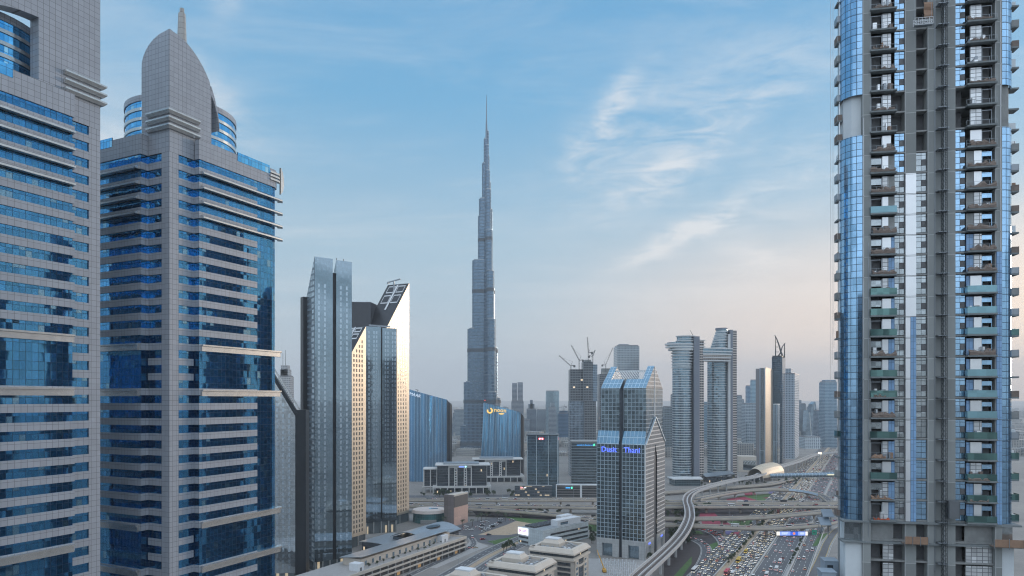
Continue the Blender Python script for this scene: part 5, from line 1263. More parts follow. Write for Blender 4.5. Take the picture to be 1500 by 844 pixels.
m = MB(); m.face([(-8900, -1300, 0), (10900, -1300, 0), (10900, 15900, 0), (-8900, 15900, 0)]); m.build('ground', ground_mat(), kind='structure')
m = MB(); m.face([(-40000, -30000, -3.6), (40000, -30000, -3.6), (40000, 50000, -3.6), (-40000, 50000, -3.6)]); m.build('desert_ground', flat('far_desert', (.30, .27, .24), .95), kind='structure')
_lev = [0]
def strip(name, t0, t1, s0, s1, mt, z=None, n=1):
    _lev[0] += 1; z = .004 + .004 * (_lev[0] % 12) if z is None else z
    m = MB(); a, b, c, d = ST(s0, t0), ST(s0, t1), ST(s1, t1), ST(s1, t0); w = t1 - t0
    m.face([(*a, z), (*b, z), (*c, z), (*d, z)], 0, [(0, s0), (w, s0), (w, s1), (0, s1)]); return m.build(name, mt, kind='structure')
S0, S1 = 330, 4200
strip('service_road', -117.5, -99.5, S0, S1, asphalt('asphalt_service', lanes=4, width=18.0), .02)
strip('highway', -93.4, -77.0, S0, S1, asphalt('asphalt_five_lanes', lanes=5, width=16.4), .02)
strip('highway', -75.6, -55.8, S0, S1, asphalt('asphalt_six_lanes', lanes=5, width=19.8), .024)
strip('service_road', -52.4, -40.6, S0, S1, asphalt('asphalt_three_lanes', lanes=3, width=11.8), .02)
SAND = flat('bare_sand', (.40, .31, .22), .95, var=.25, scale=.2); PAVE = flat('pale_paving', (.36, .35, .34), .9, var=.2, scale=.3); SOIL = flat('dark_planting_soil', (.05, .042, .045), .95, var=.5, scale=.3)
GRASS = flat('mown_grass', (.06, .125, .035), .95, var=.4, scale=.3); REDB = flat('red_flower_bed', (.26, .035, .065), .95, var=.4, scale=.5); VIOB = flat('violet_flower_bed', (.11, .10, .22), .95, var=.4, scale=.5)
strip('verge', -99.4, -93.5, S0, S1, SAND, .012)
strip('verge', -55.7, -52.5, S0, S1, PAVE, .012)
strip('verge', -40.5, -38.6, S0, S1, PAVE, .012)
def wallrun(name, label, t, s0, s1, w, h, mt, cat='barrier'):
    m = MB(); n = 24
    a, b, c, d = ST(s0, t - w / 2), ST(s0, t + w / 2), ST(s1, t + w / 2), ST(s1, t - w / 2); m.prism([a, b, c, d], 0, h); return tag(m.build(name, mt), label, cat)
BARR = flat('concrete_barrier', (.42, .41, .39), .85, var=.2, scale=.2)
wallrun('median_barrier', 'pale concrete barrier between the jammed lanes and the free flowing lanes', -76.3, 380, 2600, .9, 1.1, BARR)
wallrun('verge_barrier', 'pale concrete wall along the left edge of the right service road', -52.9, 380, 1800, .7, 1.3, BARR)
wallrun('verge_barrier', 'low concrete barrier along the sandy verge by the jammed lanes', -93.9, 380, 1800, .5, .9, BARR)
wallrun('service_barrier', 'low concrete kerb wall on the right of the left service road', -99.2, 380, 1800, .5, .8, BARR)
wallrun('ramp_barrier', 'concrete wall between the right service road and the yellow lined ramp', -39.6, 380, 900, .6, 1.2, BARR)
def catmull(p, n=6):
    out = []
    for i in range(len(p) - 1):
        a = p[max(0, i - 1)]; b = p[i]; c = p[i + 1]; d = p[min(len(p) - 1, i + 2)]
        for k in range(n):
            t = k / n; out.append(tuple(.5 * ((2 * b[j]) + (-a[j] + c[j]) * t + (2 * a[j] - 5 * b[j] + 4 * c[j] - d[j]) * t * t + (-a[j] + 3 * b[j] - 3 * c[j] + d[j]) * t ** 3) for j in range(3)))
    out.append(tuple(p[-1])); return out
def sides(pts, w):
    L, Rr = [], []
    for i, p in enumerate(pts):
        a = pts[max(0, i - 1)]; b = pts[min(len(pts) - 1, i + 1)]; dx, dy = b[0] - a[0], b[1] - a[1]; l = sqrt(dx * dx + dy * dy) or 1
        n = (dy / l, -dx / l); L.append((p[0] - n[0] * w / 2, p[1] - n[1] * w / 2, p[2])); Rr.append((p[0] + n[0] * w / 2, p[1] + n[1] * w / 2, p[2]))
    return L, Rr
def ribbon(m, pts, w, mi=0, off=0.0, zo=0.0, both=False):
    q = [(p[0], p[1], p[2] + zo) for p in pts]
    if off:
        L, Rr = sides(q, abs(off) * 2); q = Rr if off > 0 else L
    L, Rr = sides(q, w); v = 0.0
    for i in range(len(q) - 1):
        d = sqrt((q[i + 1][0] - q[i][0]) ** 2 + (q[i + 1][1] - q[i][1]) ** 2)
        m.face([L[i], Rr[i], Rr[i + 1], L[i + 1]], mi, [(0, v), (w, v), (w, v + d), (0, v + d)]); v += d
def beam(m, pts, w, z0, z1, off=0.0, mi=0):
    """closed rectangular section swept along pts"""
    q = pts
    if off:
        L, Rr = sides(q, abs(off) * 2); q = Rr if off > 0 else L
    L, Rr = sides(q, w)
    for i in range(len(q) - 1):
        a, b, c, d = L[i], Rr[i], Rr[i + 1], L[i + 1]
        up = lambda p, z: (p[0], p[1], p[2] + z)
        m.face([up(a, z1), up(b, z1), up(c, z1), up(d, z1)], mi); m.face([up(d, z0), up(c, z0), up(b, z0), up(a, z0)], mi)
        m.face([up(b, z0), up(c, z0), up(c, z1), up(b, z1)], mi); m.face([up(d, z0), up(a, z0), up(a, z1), up(d, z1)], mi)
    for e, s_ in ((0, 1), (-1, -1)):
        a, b = L[e], Rr[e]; f = [(a[0], a[1], a[2] + z0), (b[0], b[1], b[2] + z0), (b[0], b[1], b[2] + z1), (a[0], a[1], a[2] + z1)]
        m.face(f if s_ > 0 else f[::-1], mi)
def along_pts(pts, step, start=0.0):
    out = []; d = start; acc = 0.0
    for a, b in zip(pts[:-1], pts[1:]):
        l = sqrt((b[0] - a[0]) ** 2 + (b[1] - a[1]) ** 2)
        while d <= acc + l and l > 0:
            k = (d - acc) / l; out.append((a[0] + (b[0] - a[0]) * k, a[1] + (b[1] - a[1]) * k, a[2] + (b[2] - a[2]) * k, atan2(b[1] - a[1], b[0] - a[0]))); d += step
        acc += l
    return out
BEIGE = flat('beige_parapet', (.50, .44, .37), .85, var=.2, scale=.15); GIRD = flat('beige_girder', (.36, .31, .26), .9, var=.25, scale=.15)
DECKS = {}
def flyover(key, label, pix, w, z=8.0, lanes=2, step=38.0, zs=None, skip=()):
    pts = [tuple(G(px, py, (zs[i] if zs else z))) for i, (px, py) in enumerate(pix)]
    pts = catmull(pts, 6); DECKS[key] = (pts, w)
    t = thing('flyover', label, 'flyover', (pts[0][0], pts[0][1], 0), 0); ox, oy = pts[0][0], pts[0][1]
    q = [(x - ox, y - oy, zz) for x, y, zz in pts]
    m = MB(); ribbon(m, q, w - .8); m.build('road_surface', asphalt('asphalt_deck_%d_%d' % (lanes, int(w * 10)), base=(.10, .10, .105), lanes=lanes, width=w - .8), t)
    m = MB(); beam(m, q, w, -1.5, -.02); beam(m, q, w * .55, -2.6, -1.5); m.build('girder', GIRD, t)
    for o in (-1, 1):
        m = MB(); beam(m, q, .42, -.9, 1.0, o * (w / 2 - .2)); m.build('parapet', BEIGE, t)
    for x, y, zz, an in along_pts(q, step, 14):
        if zz < 4: continue
        m = MB(); m.cyl(x, y, 1.15, 0, zz - 4.2, 10); n_ = (-sin(an), cos(an)); hw = min(w * .38, 6)
        mm = [(x + n_[0] * k * hw + cos(an) * j * 1.1, y + n_[1] * k * hw + sin(an) * j * 1.1) for k, j in ((-1, -1), (-1, 1), (1, 1), (1, -1))]
        sm = [(x + (a - x) * .3 , y + (b - y) * .3) for a, b in mm]
        if (mm[1][0] - mm[0][0]) * (mm[2][1] - mm[1][1]) - (mm[1][1] - mm[0][1]) * (mm[2][0] - mm[1][0]) < 0: mm = mm[::-1]; sm = sm[::-1]
        m.prism(sm, zz - 4.25, zz - 2.62, 0, taper=mm); m.build('pier', GIRD, t)
    return t
flyover('N', 'farther of the two long parallel flyovers crossing behind the gabled tower', [(570, 731.5), (740, 732), (880, 732), (980, 735), (1100, 735.6), (1250, 736)], 13, lanes=3)
flyover('S', 'nearer of the two long parallel flyovers, carrying a row of cars', [(570, 739.5), (740, 741), (880, 742.5), (980, 741.5), (1100, 741.2), (1250, 741)], 13, lanes=3)
flyover('R', 'curving ramp flyover sinking to the ground left of the gabled tower', [(600, 740.5), (690, 744.5), (760, 748.5), (820, 754), (880, 762)], 12, lanes=3, zs=[8, 8, 6.5, 4.0, .3])
flyover('F2', 'flyover rising to the right just behind the nearest crossing flyover', [(870, 757), (980, 759.5), (1050, 759), (1110, 757.5), (1160, 753.5), (1215, 748.5)], 8.5)
flyover('F1', 'nearest flyover crossing the highway, the digital billboard hanging below it', [(860, 764), (980, 768.5), (1050, 771), (1110, 773), (1150, 772), (1200, 768), (1222, 763)], 9)
flyover('F4', 'curved flyover with a pale blue end section sweeping over the far highway', [(1022, 731), (1060, 723.5), (1095, 718.3), (1130, 716.6), (1157, 717.8), (1180, 720.3), (1204, 726), (1216, 735)], 8.5, z=7)
flyover('F5', 'low beige ramp behind the curved flyover, passing the metro station', [(930, 724), (1000, 719.5), (1040, 715.5), (1080, 713), (1130, 708.5), (1165, 700)], 8, z=4)
# pale blue screen on the curved flyover
pp = [q for q in DECKS['F4'][0] if 1154 < 750 + q[0] / q[1] * 1000 < 1206]
m = MB(); beam(m, pp, .3, -.6, 2.2, 4.9); tag(m.build('flyover_screen', flat('pale_blue_screen', (.5, .62, .72), .4)), 'pale blue panel screen fixed to the outside of the curved flyover', 'screen')
# ---- curved ground roads and beds
def gpoly(name, pix, mt, z=.03):
    m = MB(); pts = [tuple(G(px, py, z)) for px, py in pix]
    ar = sum(a[0] * b[1] - b[0] * a[1] for a, b in zip(pts, pts[1:] + pts[:1]))
    if ar < 0: pts = pts[::-1]
    m.face(pts, 0, [(p[0], p[1]) for p in pts]); return m.build(name, mt, kind='structure')
def groad(name, pix, w, lanes, z=.036, mt=None, kerb=True):
    pts = catmull([tuple(G(px, py, z)) for px, py in pix], 8); m = MB(); ribbon(m, pts, w); o = m.build(name, mt or asphalt('asphalt_ground_%d_%d' % (lanes, int(w * 10)), lanes=lanes, width=w), kind='structure')
    if kerb:
        m = MB()
        for s_ in (-1, 1): beam(m, pts, .35, -.03, .11, s_ * (w / 2 + .18))
        m.build(name + '_kerb', BARR, kind='structure')
    DECKS[name] = (pts, w); return o
gpoly('planting_bed', [(975, 760), (1062, 774), (1058, 800), (1030, 812), (1012, 844), (972, 844)], SOIL, .008)
gpoly('planting_bed', [(972, 742), (1112, 742), (1125, 753), (1060, 760), (972, 760)], SOIL, .008)
gpoly('planting_bed', [(690, 747), (760, 750), (850, 755), (872, 770), (800, 763), (700, 757)], SOIL, .006)
gpoly('lawn', [(985, 846), (1013.4, 815), (1013, 826), (998, 846)], GRASS, .016)
gpoly('lawn', [(1036, 799), (1053, 793), (1051, 806), (1042, 811)], GRASS, .016)
gpoly('lawn', [(1012, 777), (1026, 778), (1032, 783), (1014, 782)], GRASS, .016)
gpoly('flower_bed', [(1026, 751), (1047, 751), (1053, 758.5), (1024, 758.5)], REDB)
gpoly('flower_bed', [(1027, 762.5), (1061, 762.5), (1074, 771), (1030, 771)], REDB, .02)
gpoly('lawn', [(1065, 763.5), (1103, 762), (1096, 770), (1077, 770)], GRASS, .024)
gpoly('flower_bed', [(1072, 780), (1084, 779), (1081, 784), (1074, 784)], REDB)
gpoly('flower_bed', [(1057, 778), (1090, 777), (1080, 788), (1073, 788)], VIOB, .014)
gpoly('flower_bed', [(1064, 731), (1090, 727.5), (1110, 733), (1066, 734.5)], REDB, .016)
gpoly('flower_bed', [(1116, 729.5), (1132, 727.8), (1141, 728.8), (1128, 731)], REDB, .016)
gpoly('lawn', [(1080, 727), (1128, 723), (1150, 723), (1138, 734), (1082, 735)], GRASS, .010)
gpoly('flower_bed', [(1090, 722.5), (1106, 720.5), (1107, 725), (1092, 726)], REDB, .016)
gpoly('flower_bed', [(1126, 720.5), (1143, 719), (1141, 723), (1126, 723.5)], VIOB, .016)
gpoly('lawn', [(1190, 800), (1200, 783), (1216, 780), (1205, 790), (1196, 800)], GRASS, .05)
groad('loop_road', [(1010, 858), (1020, 842), (1033, 816), (1034, 803), (1026, 795), (1010, 789), (985, 788)], 8.5, 2)
groad('slip_road', [(1056, 822), (1062, 806), (1058, 792), (1047, 782), (1030, 775.5), (1005, 771)], 9.5, 2, z=.044)
groad('ramp_road', [(1178, 862), (1192, 840), (1205, 812), (1212, 795), (1224, 778), (1240, 768)], 8.2, 1, z=.05)
for off in (-2.9, 2.9):
    m = MB(); ribbon(m, DECKS['ramp_road'][0], .28, off=off, zo=.006); m.build('yellow_line', flat('yellow_road_paint', (.55, .38, .06), .7), kind='structure')
gpoly('plaza', [(855, 818), (948, 820), (930, 850), (850, 850)], PAVE, .012)
gpoly('car_park', [(655, 775), (700, 762), (738, 756), (762, 764), (720, 779), (690, 786)], asphalt('asphalt_car_park', (.10, .10, .108)), .01)
gpoly('junction', [(668, 784), (700, 778), (740, 783), (790, 776), (790, 800), (735, 802), (690, 792)], ASPH, .014)
gpoly('sand_lot', [(700, 783.5), (742, 769), (756, 763), (790, 769), (765, 780), (745, 784)], SAND, .02)
gpoly('lawn', [(735, 756), (801, 762), (812, 769), (786, 771), (757, 763)], GRASS, .016)
gpoly('lawn', [(714, 793), (760, 785), (768, 791), (729, 799)], GRASS, .028)
gpoly('lawn', [(838, 767), (860, 764), (885, 768), (885, 782), (850, 773)], GRASS, .016)
gpoly('pavement', [(683, 800), (690, 791), (716, 800), (700, 806), (640, 832), (627, 832)], PAVE, .018)
groad('avenue', [(612, 864), (660, 838), (706, 812), (742, 795), (775, 783)], 9.0, 3, z=.032)
groad('avenue', [(652, 864), (690, 842), (727, 818), (757, 802), (790, 788)], 9.0, 3, z=.032)
groad('avenue_median', [(632, 864), (675, 840), (716, 815), (750, 798.5), (782, 785.5)], 4.2, 0, z=.026, mt=SAND, kerb=False)
groad('service_lane', [(560, 862), (625, 831), (680, 806), (694, 797), (690, 788)], 6.0, 2, z=.04)
groad('far_boulevard', [(560, 727), (640, 727.5), (760, 726), (880, 725)], 22, 4, z=.03, mt=asphalt('asphalt_car_park'), kerb=False)
# ---- metro viaduct
pix = [(918, 866), (935, 844), (952.5, 828), (972, 810.5), (989.6, 793), (1002.7, 775.6), (1010, 758), (1009.5, 744), (1006.5, 733), (1010.5, 724), (1024.5, 716.5), (1052, 708.5), (1078, 702.6), (1108, 697.2)]
pt1 = [tuple(G(px, py, 13.0)) for px, py in pix]; sA = pt1[-1]
# past the station the line runs with the road
far = [tuple(G(px, py, 13.0)) for px, py in ((1128, 688), (1149, 681.5), (1169, 675.5), (1187, 668.2), (1199, 665), (1230, 661.5), (1270, 655))]
mpts = catmull(pt1 + far, 8)
t = thing('metro_viaduct', 'elevated metro viaduct snaking past the gabled tower to the golden station', 'viaduct', (pt1[0][0], pt1[0][1], 0), 0); ox, oy = pt1[0][0], pt1[0][1]
q = [(x - ox, y - oy, z) for x, y, z in mpts]
VIAD = flat('pale_viaduct_concrete', (.47, .465, .46), .8, var=.15, scale=.15)
m = MB(); beam(m, q, 9.4, -1.0, -.3); beam(m, q, 5.0, -2.6, -1.0); m.build('deck', VIAD, t)
for o in (-1, 1):
    m = MB(); beam(m, q, .55, -1.6, 1.05, o * 4.75); m.build('parapet', VIAD, t)
for o in (-2.3, 2.3):
    m = MB(); ribbon(m, q, 3.0, off=o, zo=-.26); m.build('track_bed', flat('track_bed_ballast', (.13, .10, .085), .95, var=.4, scale=.4), t)
    for r_ in (-.75, .75):
        m = MB(); beam(m, q, .22, -.25, -.02, o + r_); m.build('rail', flat('dull_rail_steel', (.30, .28, .27), .4, .7), t)
m = MB(); beam(m, q, .9, -.28, .25, .001); m.build('walkway', VIAD, t)
for x, y, z, an in along_pts(q, 29, 12):
    m = MB(); m.cyl(x, y, 1.05, 0, z - 3.6, 12); m.cyl(x, y, 1.05, z - 3.6, z - 2.62, 12, 0, 2.3); m.build('pier', VIAD, t)
# ---- station shell and footbridge
GOLD = flat('gold_station_shell', (.60, .50, .37), .5, .25, var=.08)
a = Vector(G(1108, 693, 13.0)); b = Vector(G(1139, 686, 13.0)); mid = (a + b) / 2; d = (b - a); ln = d.length; ang = atan2(d.y, d.x)
t = thing('metro_station', 'golden shell shaped metro station straddling the viaduct', 'station', (mid.x, mid.y, 0), ang)
m = MB(); nu, nv = 20, 12
def shell(u, v):
    s = -1 + 2 * u; k = sqrt(max(0, 1 - (max(0, abs(s) - .15) / .85) ** 2.4)) if s > 0 else sqrt(max(0, 1 - (abs(s) / 1.25) ** 2.4)); th = pi * v
    return (s * ln * .56, -cos(th) * 15.0 * (.45 + .55 * k), 6.0 + sin(th) * 19.0 * (.30 + .70 * k) if 0 < v < 1 else 6.0)
for i in range(nu):
    for j in range(nv):
        m.face([shell(i / nu, j / nv), shell((i + 1) / nu, j / nv), shell((i + 1) / nu, (j + 1) / nv), shell(i / nu, (j + 1) / nv)])
m.build('shell_roof', GOLD, t, smooth=True)
m = MB(); m.box(-ln * .5, ln * .45, -7.5, 7.5, 0, 10.5); m.build('concourse', flat('dark_concourse', (.07, .08, .09), .5), t)
m = MB(); m.box(-ln * .56, -ln * .5, -6.5, -1, 7, 13.5); m.build('end_box', WHITEF, t)
A = G(1127, 697, 8.0); B = G(1245, 694.5, 8.0); v_ = Vector(B) - Vector(A); an = atan2(v_.y, v_.x); Ln = sqrt(v_.x ** 2 + v_.y ** 2)
t = thing('footbridge', 'grey tubular footbridge running from the metro station across the whole highway', 'footbridge', (A.x, A.y, 8.0), an)
m = MB(); n = 12; r_ = 3.3
for i in range(n):
    a0, a1 = 2 * pi * i / n, 2 * pi * (i + 1) / n
    m.face([(0, r_ * cos(a0), r_ * sin(a0)), (Ln, r_ * cos(a0), r_ * sin(a0)), (Ln, r_ * cos(a1), r_ * sin(a1)), (0, r_ * cos(a1), r_ * sin(a1))][::-1], 0, [(0, i), (Ln, i), (Ln, i + 1), (0, i + 1)])
m.build('tube', facade('tube_cladding', 6, 1, .5, .0, (.22, .3, .36), (.42, .46, .5), metal=.6, var=.2), t, smooth=True)
m = MB(); m.box(0, Ln, -2.6, 2.6, -4.2, -3.32); m.build('girder', CONC2, t)
for k in range(6):
    m = MB(); m.box(4 + (Ln - 8) * k / 5, 6 + (Ln - 8) * k / 5, -1, 1, -8, -4.22); m.build('pier', VIAD, t)
p0 = Ln * .70; m = MB(); m.box(p0, p0 + 34, -3.5, -3.36, -.9, .9); m.build('lit_panel', flat('warm_lit_strip', (.7, .65, .45), .5, emit=(1, .9, .55), es=.3), t)
# ---- digital billboard under the nearest flyover
A = P(1134, 780, 634); B = P(1181.5, 780, 632); w = B.x - A.x
t = thing('gantry_screen', 'wide digital billboard, blue with white ends, hanging under the nearest flyover', 'billboard', (A.x, A.y - 5.0, A.z), 0)
z0, z1 = -1.85, 1.75
def em(n, c, e=.4): return flat(n, c, .5, emit=c, es=e)
m = MB(); m.box(0, w, 0, .8, z0 - .25, z1 + .25); m.build('housing', BLACKM, t)
for x0, x1, c, n in ((.2, 3.3, (.85, .78, .68), 'screen_warm_white'), (3.32, 13.0, (.25, .35, .85), 'screen_blue'), (13.02, 20.2, (.03, .12, .6), 'screen_deep_blue'), (20.22, 26.9, (.2, .33, .85), 'screen_blue'), (26.92, w - .2, (.85, .78, .68), 'screen_warm_white')):
    m = MB(); m.box(x0, x1, -.06, -.01, z0, z1); m.build('screen_panel', em(n, c), t)
for x, zz, ww, hh in ((5, .5, 6, .5), (5, -.5, 5, .4), (22, .45, 4, .5), (22, -.5, 3.4, .4)):
    m = MB(); m.box(x, x + ww, -.1, -.07, zz - hh / 2, zz + hh / 2); m.build('screen_stripe', em('screen_white', (.85, .88, .95)), t)
m = MB(); m.cyl(0, 0, 1.25, 0, .05, 16); m.v = [(x, -z - .1, y) for x, y, z in m.v]; o = m.build('screen_emblem', em('screen_red', (.75, .22, .12)), t); o.location = (16.4, 0, 0)
for x in (2, w - 2):
    m = MB(); m.box(x - .3, x + .3, .82, 1.5, -8, 4); m.build('post', STEEL, t)
p = P(1193, 780, 628); t = thing('road_sign', 'green gantry road sign at the right end of the nearest flyover', 'road sign', (p.x, p.y, p.z), 0)
m = MB(); m.box(-2.2, 2.2, 0, .2, -2.2, 2.4); m.build('panel', flat('green_sign_paint', (.02, .28, .18), .4), t); m = MB(); m.box(-1.2, .9, -.05, -.01, -.8, .3); m.build('worn_patch', flat('dark_sign_patch', (.05, .13, .09), .5), t); m = MB(); m.bar((0, .4, -9), (0, .4, 2), .2, 6); m.build('post', STEEL, t)
for i, (px, py, c, n, lab) in enumerate(((678, 724, (.02, .30, .16), 'green_sign_paint', 'green square sign board behind the nearer parallel flyover'), (683.6, 722.6, (.6, .64, .66), 'white_painted_frame', 'white square sign board beside the green one behind the flyover'))):
    p = P(px, py, 815); t = thing('sign_board', lab, 'sign', (p.x, p.y, p.z), 0)
    m = MB(); m.box(-1.8, 1.8, 0, .3, -2.4, 2.4); m.build('panel', flat(n, c, .5), t); m = MB(); m.bar((0, .4, -14), (0, .4, 2), .2, 6); m.build('post', STEEL, t)
p = G(1199, 665, 13); t = thing('far_screen', 'small glowing white roadside screen far down the metro line', 'billboard', (p.x, p.y - 6, 0), 0)
m = MB(); m.box(-3.6, 3.6, 0, .5, 12.5, 17); m.build('screen_panel', em('screen_warm_glow', (1, .86, .6), .8), t); m = MB(); m.box(-.4, .4, .1, .6, 0, 12.5); m.build('post', STEEL, t)
# ================================================================ low buildings in the foreground
CREAM = flat('cream_precast', (.56, .50, .43), .8, var=.14, scale=.2); SHADEW = flat('storey_recess_shade', (.075, .07, .068), .8, var=.5, scale=.25)  # second tone: shade inside the open storeys painted on a solid block
UNITS = flat('roof_unit_metal', (.36, .37, .38), .6, .3, var=.35); WHITE2 = flat('white_roof_sheet', (.66, .68, .70), .6, var=.1)
# ---- parking podium with the roof terrace
rp = radians(-27.8); c = G(683.7, 785.6, 12)
t = thing('podium_car_park', 'long cream banded car park block with a roof terrace at the slab hotels feet', 'car park', (c.x, c.y, 0), rp)
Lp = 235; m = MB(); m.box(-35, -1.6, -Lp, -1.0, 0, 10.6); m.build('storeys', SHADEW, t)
for z0, z1 in ((10.0, 12.2), (6.6, 7.9), (3.0, 4.2)):
    m = MB(); m.prism([(-.5, -Lp), (0, -Lp), (0, 0), (-35, 0), (-35, -.5), (-.5, -.5)], z0, z1); m.build('parapet_band', CREAM, t)
m = MB(); m.box(-35, -.52, -Lp, -.52, 10.3, 10.8); m.build('roof_slab', PAVE, t)
for i in range(27):
    y = -1.2 - i * 8.6; m = MB(); m.box(-1.5, -.6, y - .5, y + .5, 0, 10); m.build('column', CONC2, t)
for i in range(20):
    y = -4 - i * 8.6
    if i % 3 != 1: continue
    m = MB(); m.box(-1.58, -1.5, y - 3.2, y + .5, .2, 2.6); m.build('lit_bay', flat('warm_bay_light', (.4, .25, .12), .6, emit=(1, .55, .2), es=.10), t)
def on_podium(x, y, z=10.8): a = rp; return (c.x + x * cos(a) - y * sin(a), c.y + x * sin(a) + y * cos(a), z)
t = thing('terrace_hall', 'long hall with a sloped grey metal roof and cream wall on the car park terrace', 'hall', on_podium(-19, -62), rp)
m = MB(); m.box(-9, 7, -58, 54, 0, 5.2); m.build('hall_wall', CREAM, t)
m = MB(); m.face([(-11, -60, 5.3), (9.5, -60, 7.6), (9.5, 57, 7.6), (-11, 57, 5.3)], 0); m.face([(-11, 57, 5.0), (9.5, 57, 7.3), (9.5, -60, 7.3), (-11, -60, 5.0)]); m.face([(9.5, -60, 7.3), (9.5, 57, 7.3), (9.5, 57, 7.6), (9.5, -60, 7.6)]); m.face([(-11, -60, 5.0), (9.5, -60, 7.3), (9.5, -60, 7.6), (-11, -60, 5.3)]); m.face([(9.5, 57, 7.3), (-11, 57, 5.0), (-11, 57, 5.3), (9.5, 57, 7.6)]); m.build('metal_roof', flat('grey_standing_seam', (.34, .37, .40), .4, .5, var=.12), t)
for i in range(14):
    m = MB(); y = -54 + i * 7.8; m.box(7.02, 7.12, y, y + 2.2, .4, 3.4); m.build('window', DARKGL, t)
for lab, x, y, w, d, h in (('white stair box at the near end of the car park terrace', -9, -128, 4, 6, 5), ('white lift box at the far end of the car park terrace', -12, -22, 5, 9, 5.2)):
    t = thing('roof_box', lab, 'roof structure', on_podium(x, y), rp); m = MB(); m.box(-w, w, -d / 2, d / 2, 0, h); m.build('walls', WHITE2, t); m = MB(); m.box(w + .02, w + .1, -1, .4, 0, 2.3); m.build('door', FRAMED, t)
# curved roofs behind it
for lab, px, py, w, d, rise, z in (('wide curved grey roof behind the terrace hall, with a dark oval opening', 625, 780, 36, 56, 5, 11), ('flat blue grey canopy roof between the blue slab and the terrace pool', 566, 789, 26, 40, .6, 8)):
    g = G(px, py, z); t = thing('curved_roof_hall' if rise > 1 else 'flat_roof_hall', lab, 'hall', (g.x, g.y, 0), rp)
    m = MB(); n = 12
    for i in range(n):
        x0, x1 = -w / 2 + w * i / n, -w / 2 + w * (i + 1) / n; z0, z1 = z + rise * sin(pi * i / n), z + rise * sin(pi * (i + 1) / n)
        m.face([(x0, -d / 2, z0), (x1, -d / 2, z1), (x1, d / 2, z1), (x0, d / 2, z0)]); m.face([(x0, d / 2, z0 - .5), (x1, d / 2, z1 - .5), (x1, -d / 2, z1 - .5), (x0, -d / 2, z0 - .5)])
        for y in (-d / 2, d / 2):
            f = [(x0, y, z0 - .5), (x1, y, z1 - .5), (x1, y, z1), (x0, y, z0)]; m.face(f if y < 0 else f[::-1])
    m.build('roof_shell', _mats['grey_standing_seam'], t)
    m = MB(); m.box(-w / 2 + 1.5, w / 2 - 1.5, -d / 2 + 2, d / 2 - 2, 0, z - .55); m.build('glazed_walls', DARKOF, t)
    if rise > 1:
        m = MB(); m.prism(oval(4, 4, 4.5, 9, 18), z + rise * .93, z + rise + .12); m.build('oval_opening', BLACKM, t)
# pool terrace
g = G(546, 822, 8.0); t = thing('swimming_pool', 'small turquoise swimming pool with a pale surround on the hotel terrace', 'pool', (g.x, g.y, 0), rp)
m = MB(); m.box(-16, 12, -16, 16, 0, 8.0); m.build('terrace_base', PAVE, t)
m = MB(); m.prism(oval(0, 0, 5.2, 11, 18), 8.02, 8.12); m.build('water', flat('pool_water', (.03, .30, .42), .08, var=.3, scale=.5), t)
g = G(538, 812, 11.5); t = thing('pergola', 'white gridded pergola beside the turquoise pool', 'pergola', (g.x, g.y, 0), rp)
for i in range(7):
    m = MB(); m.box(-6, 6, -9 + 3 * i - .2, -9 + 3 * i + .2, 11.2, 11.6); m.build('beam', WHITE2, t)
for i in range(5):
    m = MB(); m.box(-6 + 3 * i - .2, -6 + 3 * i + .2, -9.3, 9.3, 11.62, 11.9); m.build('rafter', WHITE2, t)
for x in (-5.5, 5.5):
    for y in (-8.6, 8.6):
        m = MB(); m.box(x - .2, x + .2, y - .2, y + .2, 0, 11.2); m.build('post', WHITE2, t)
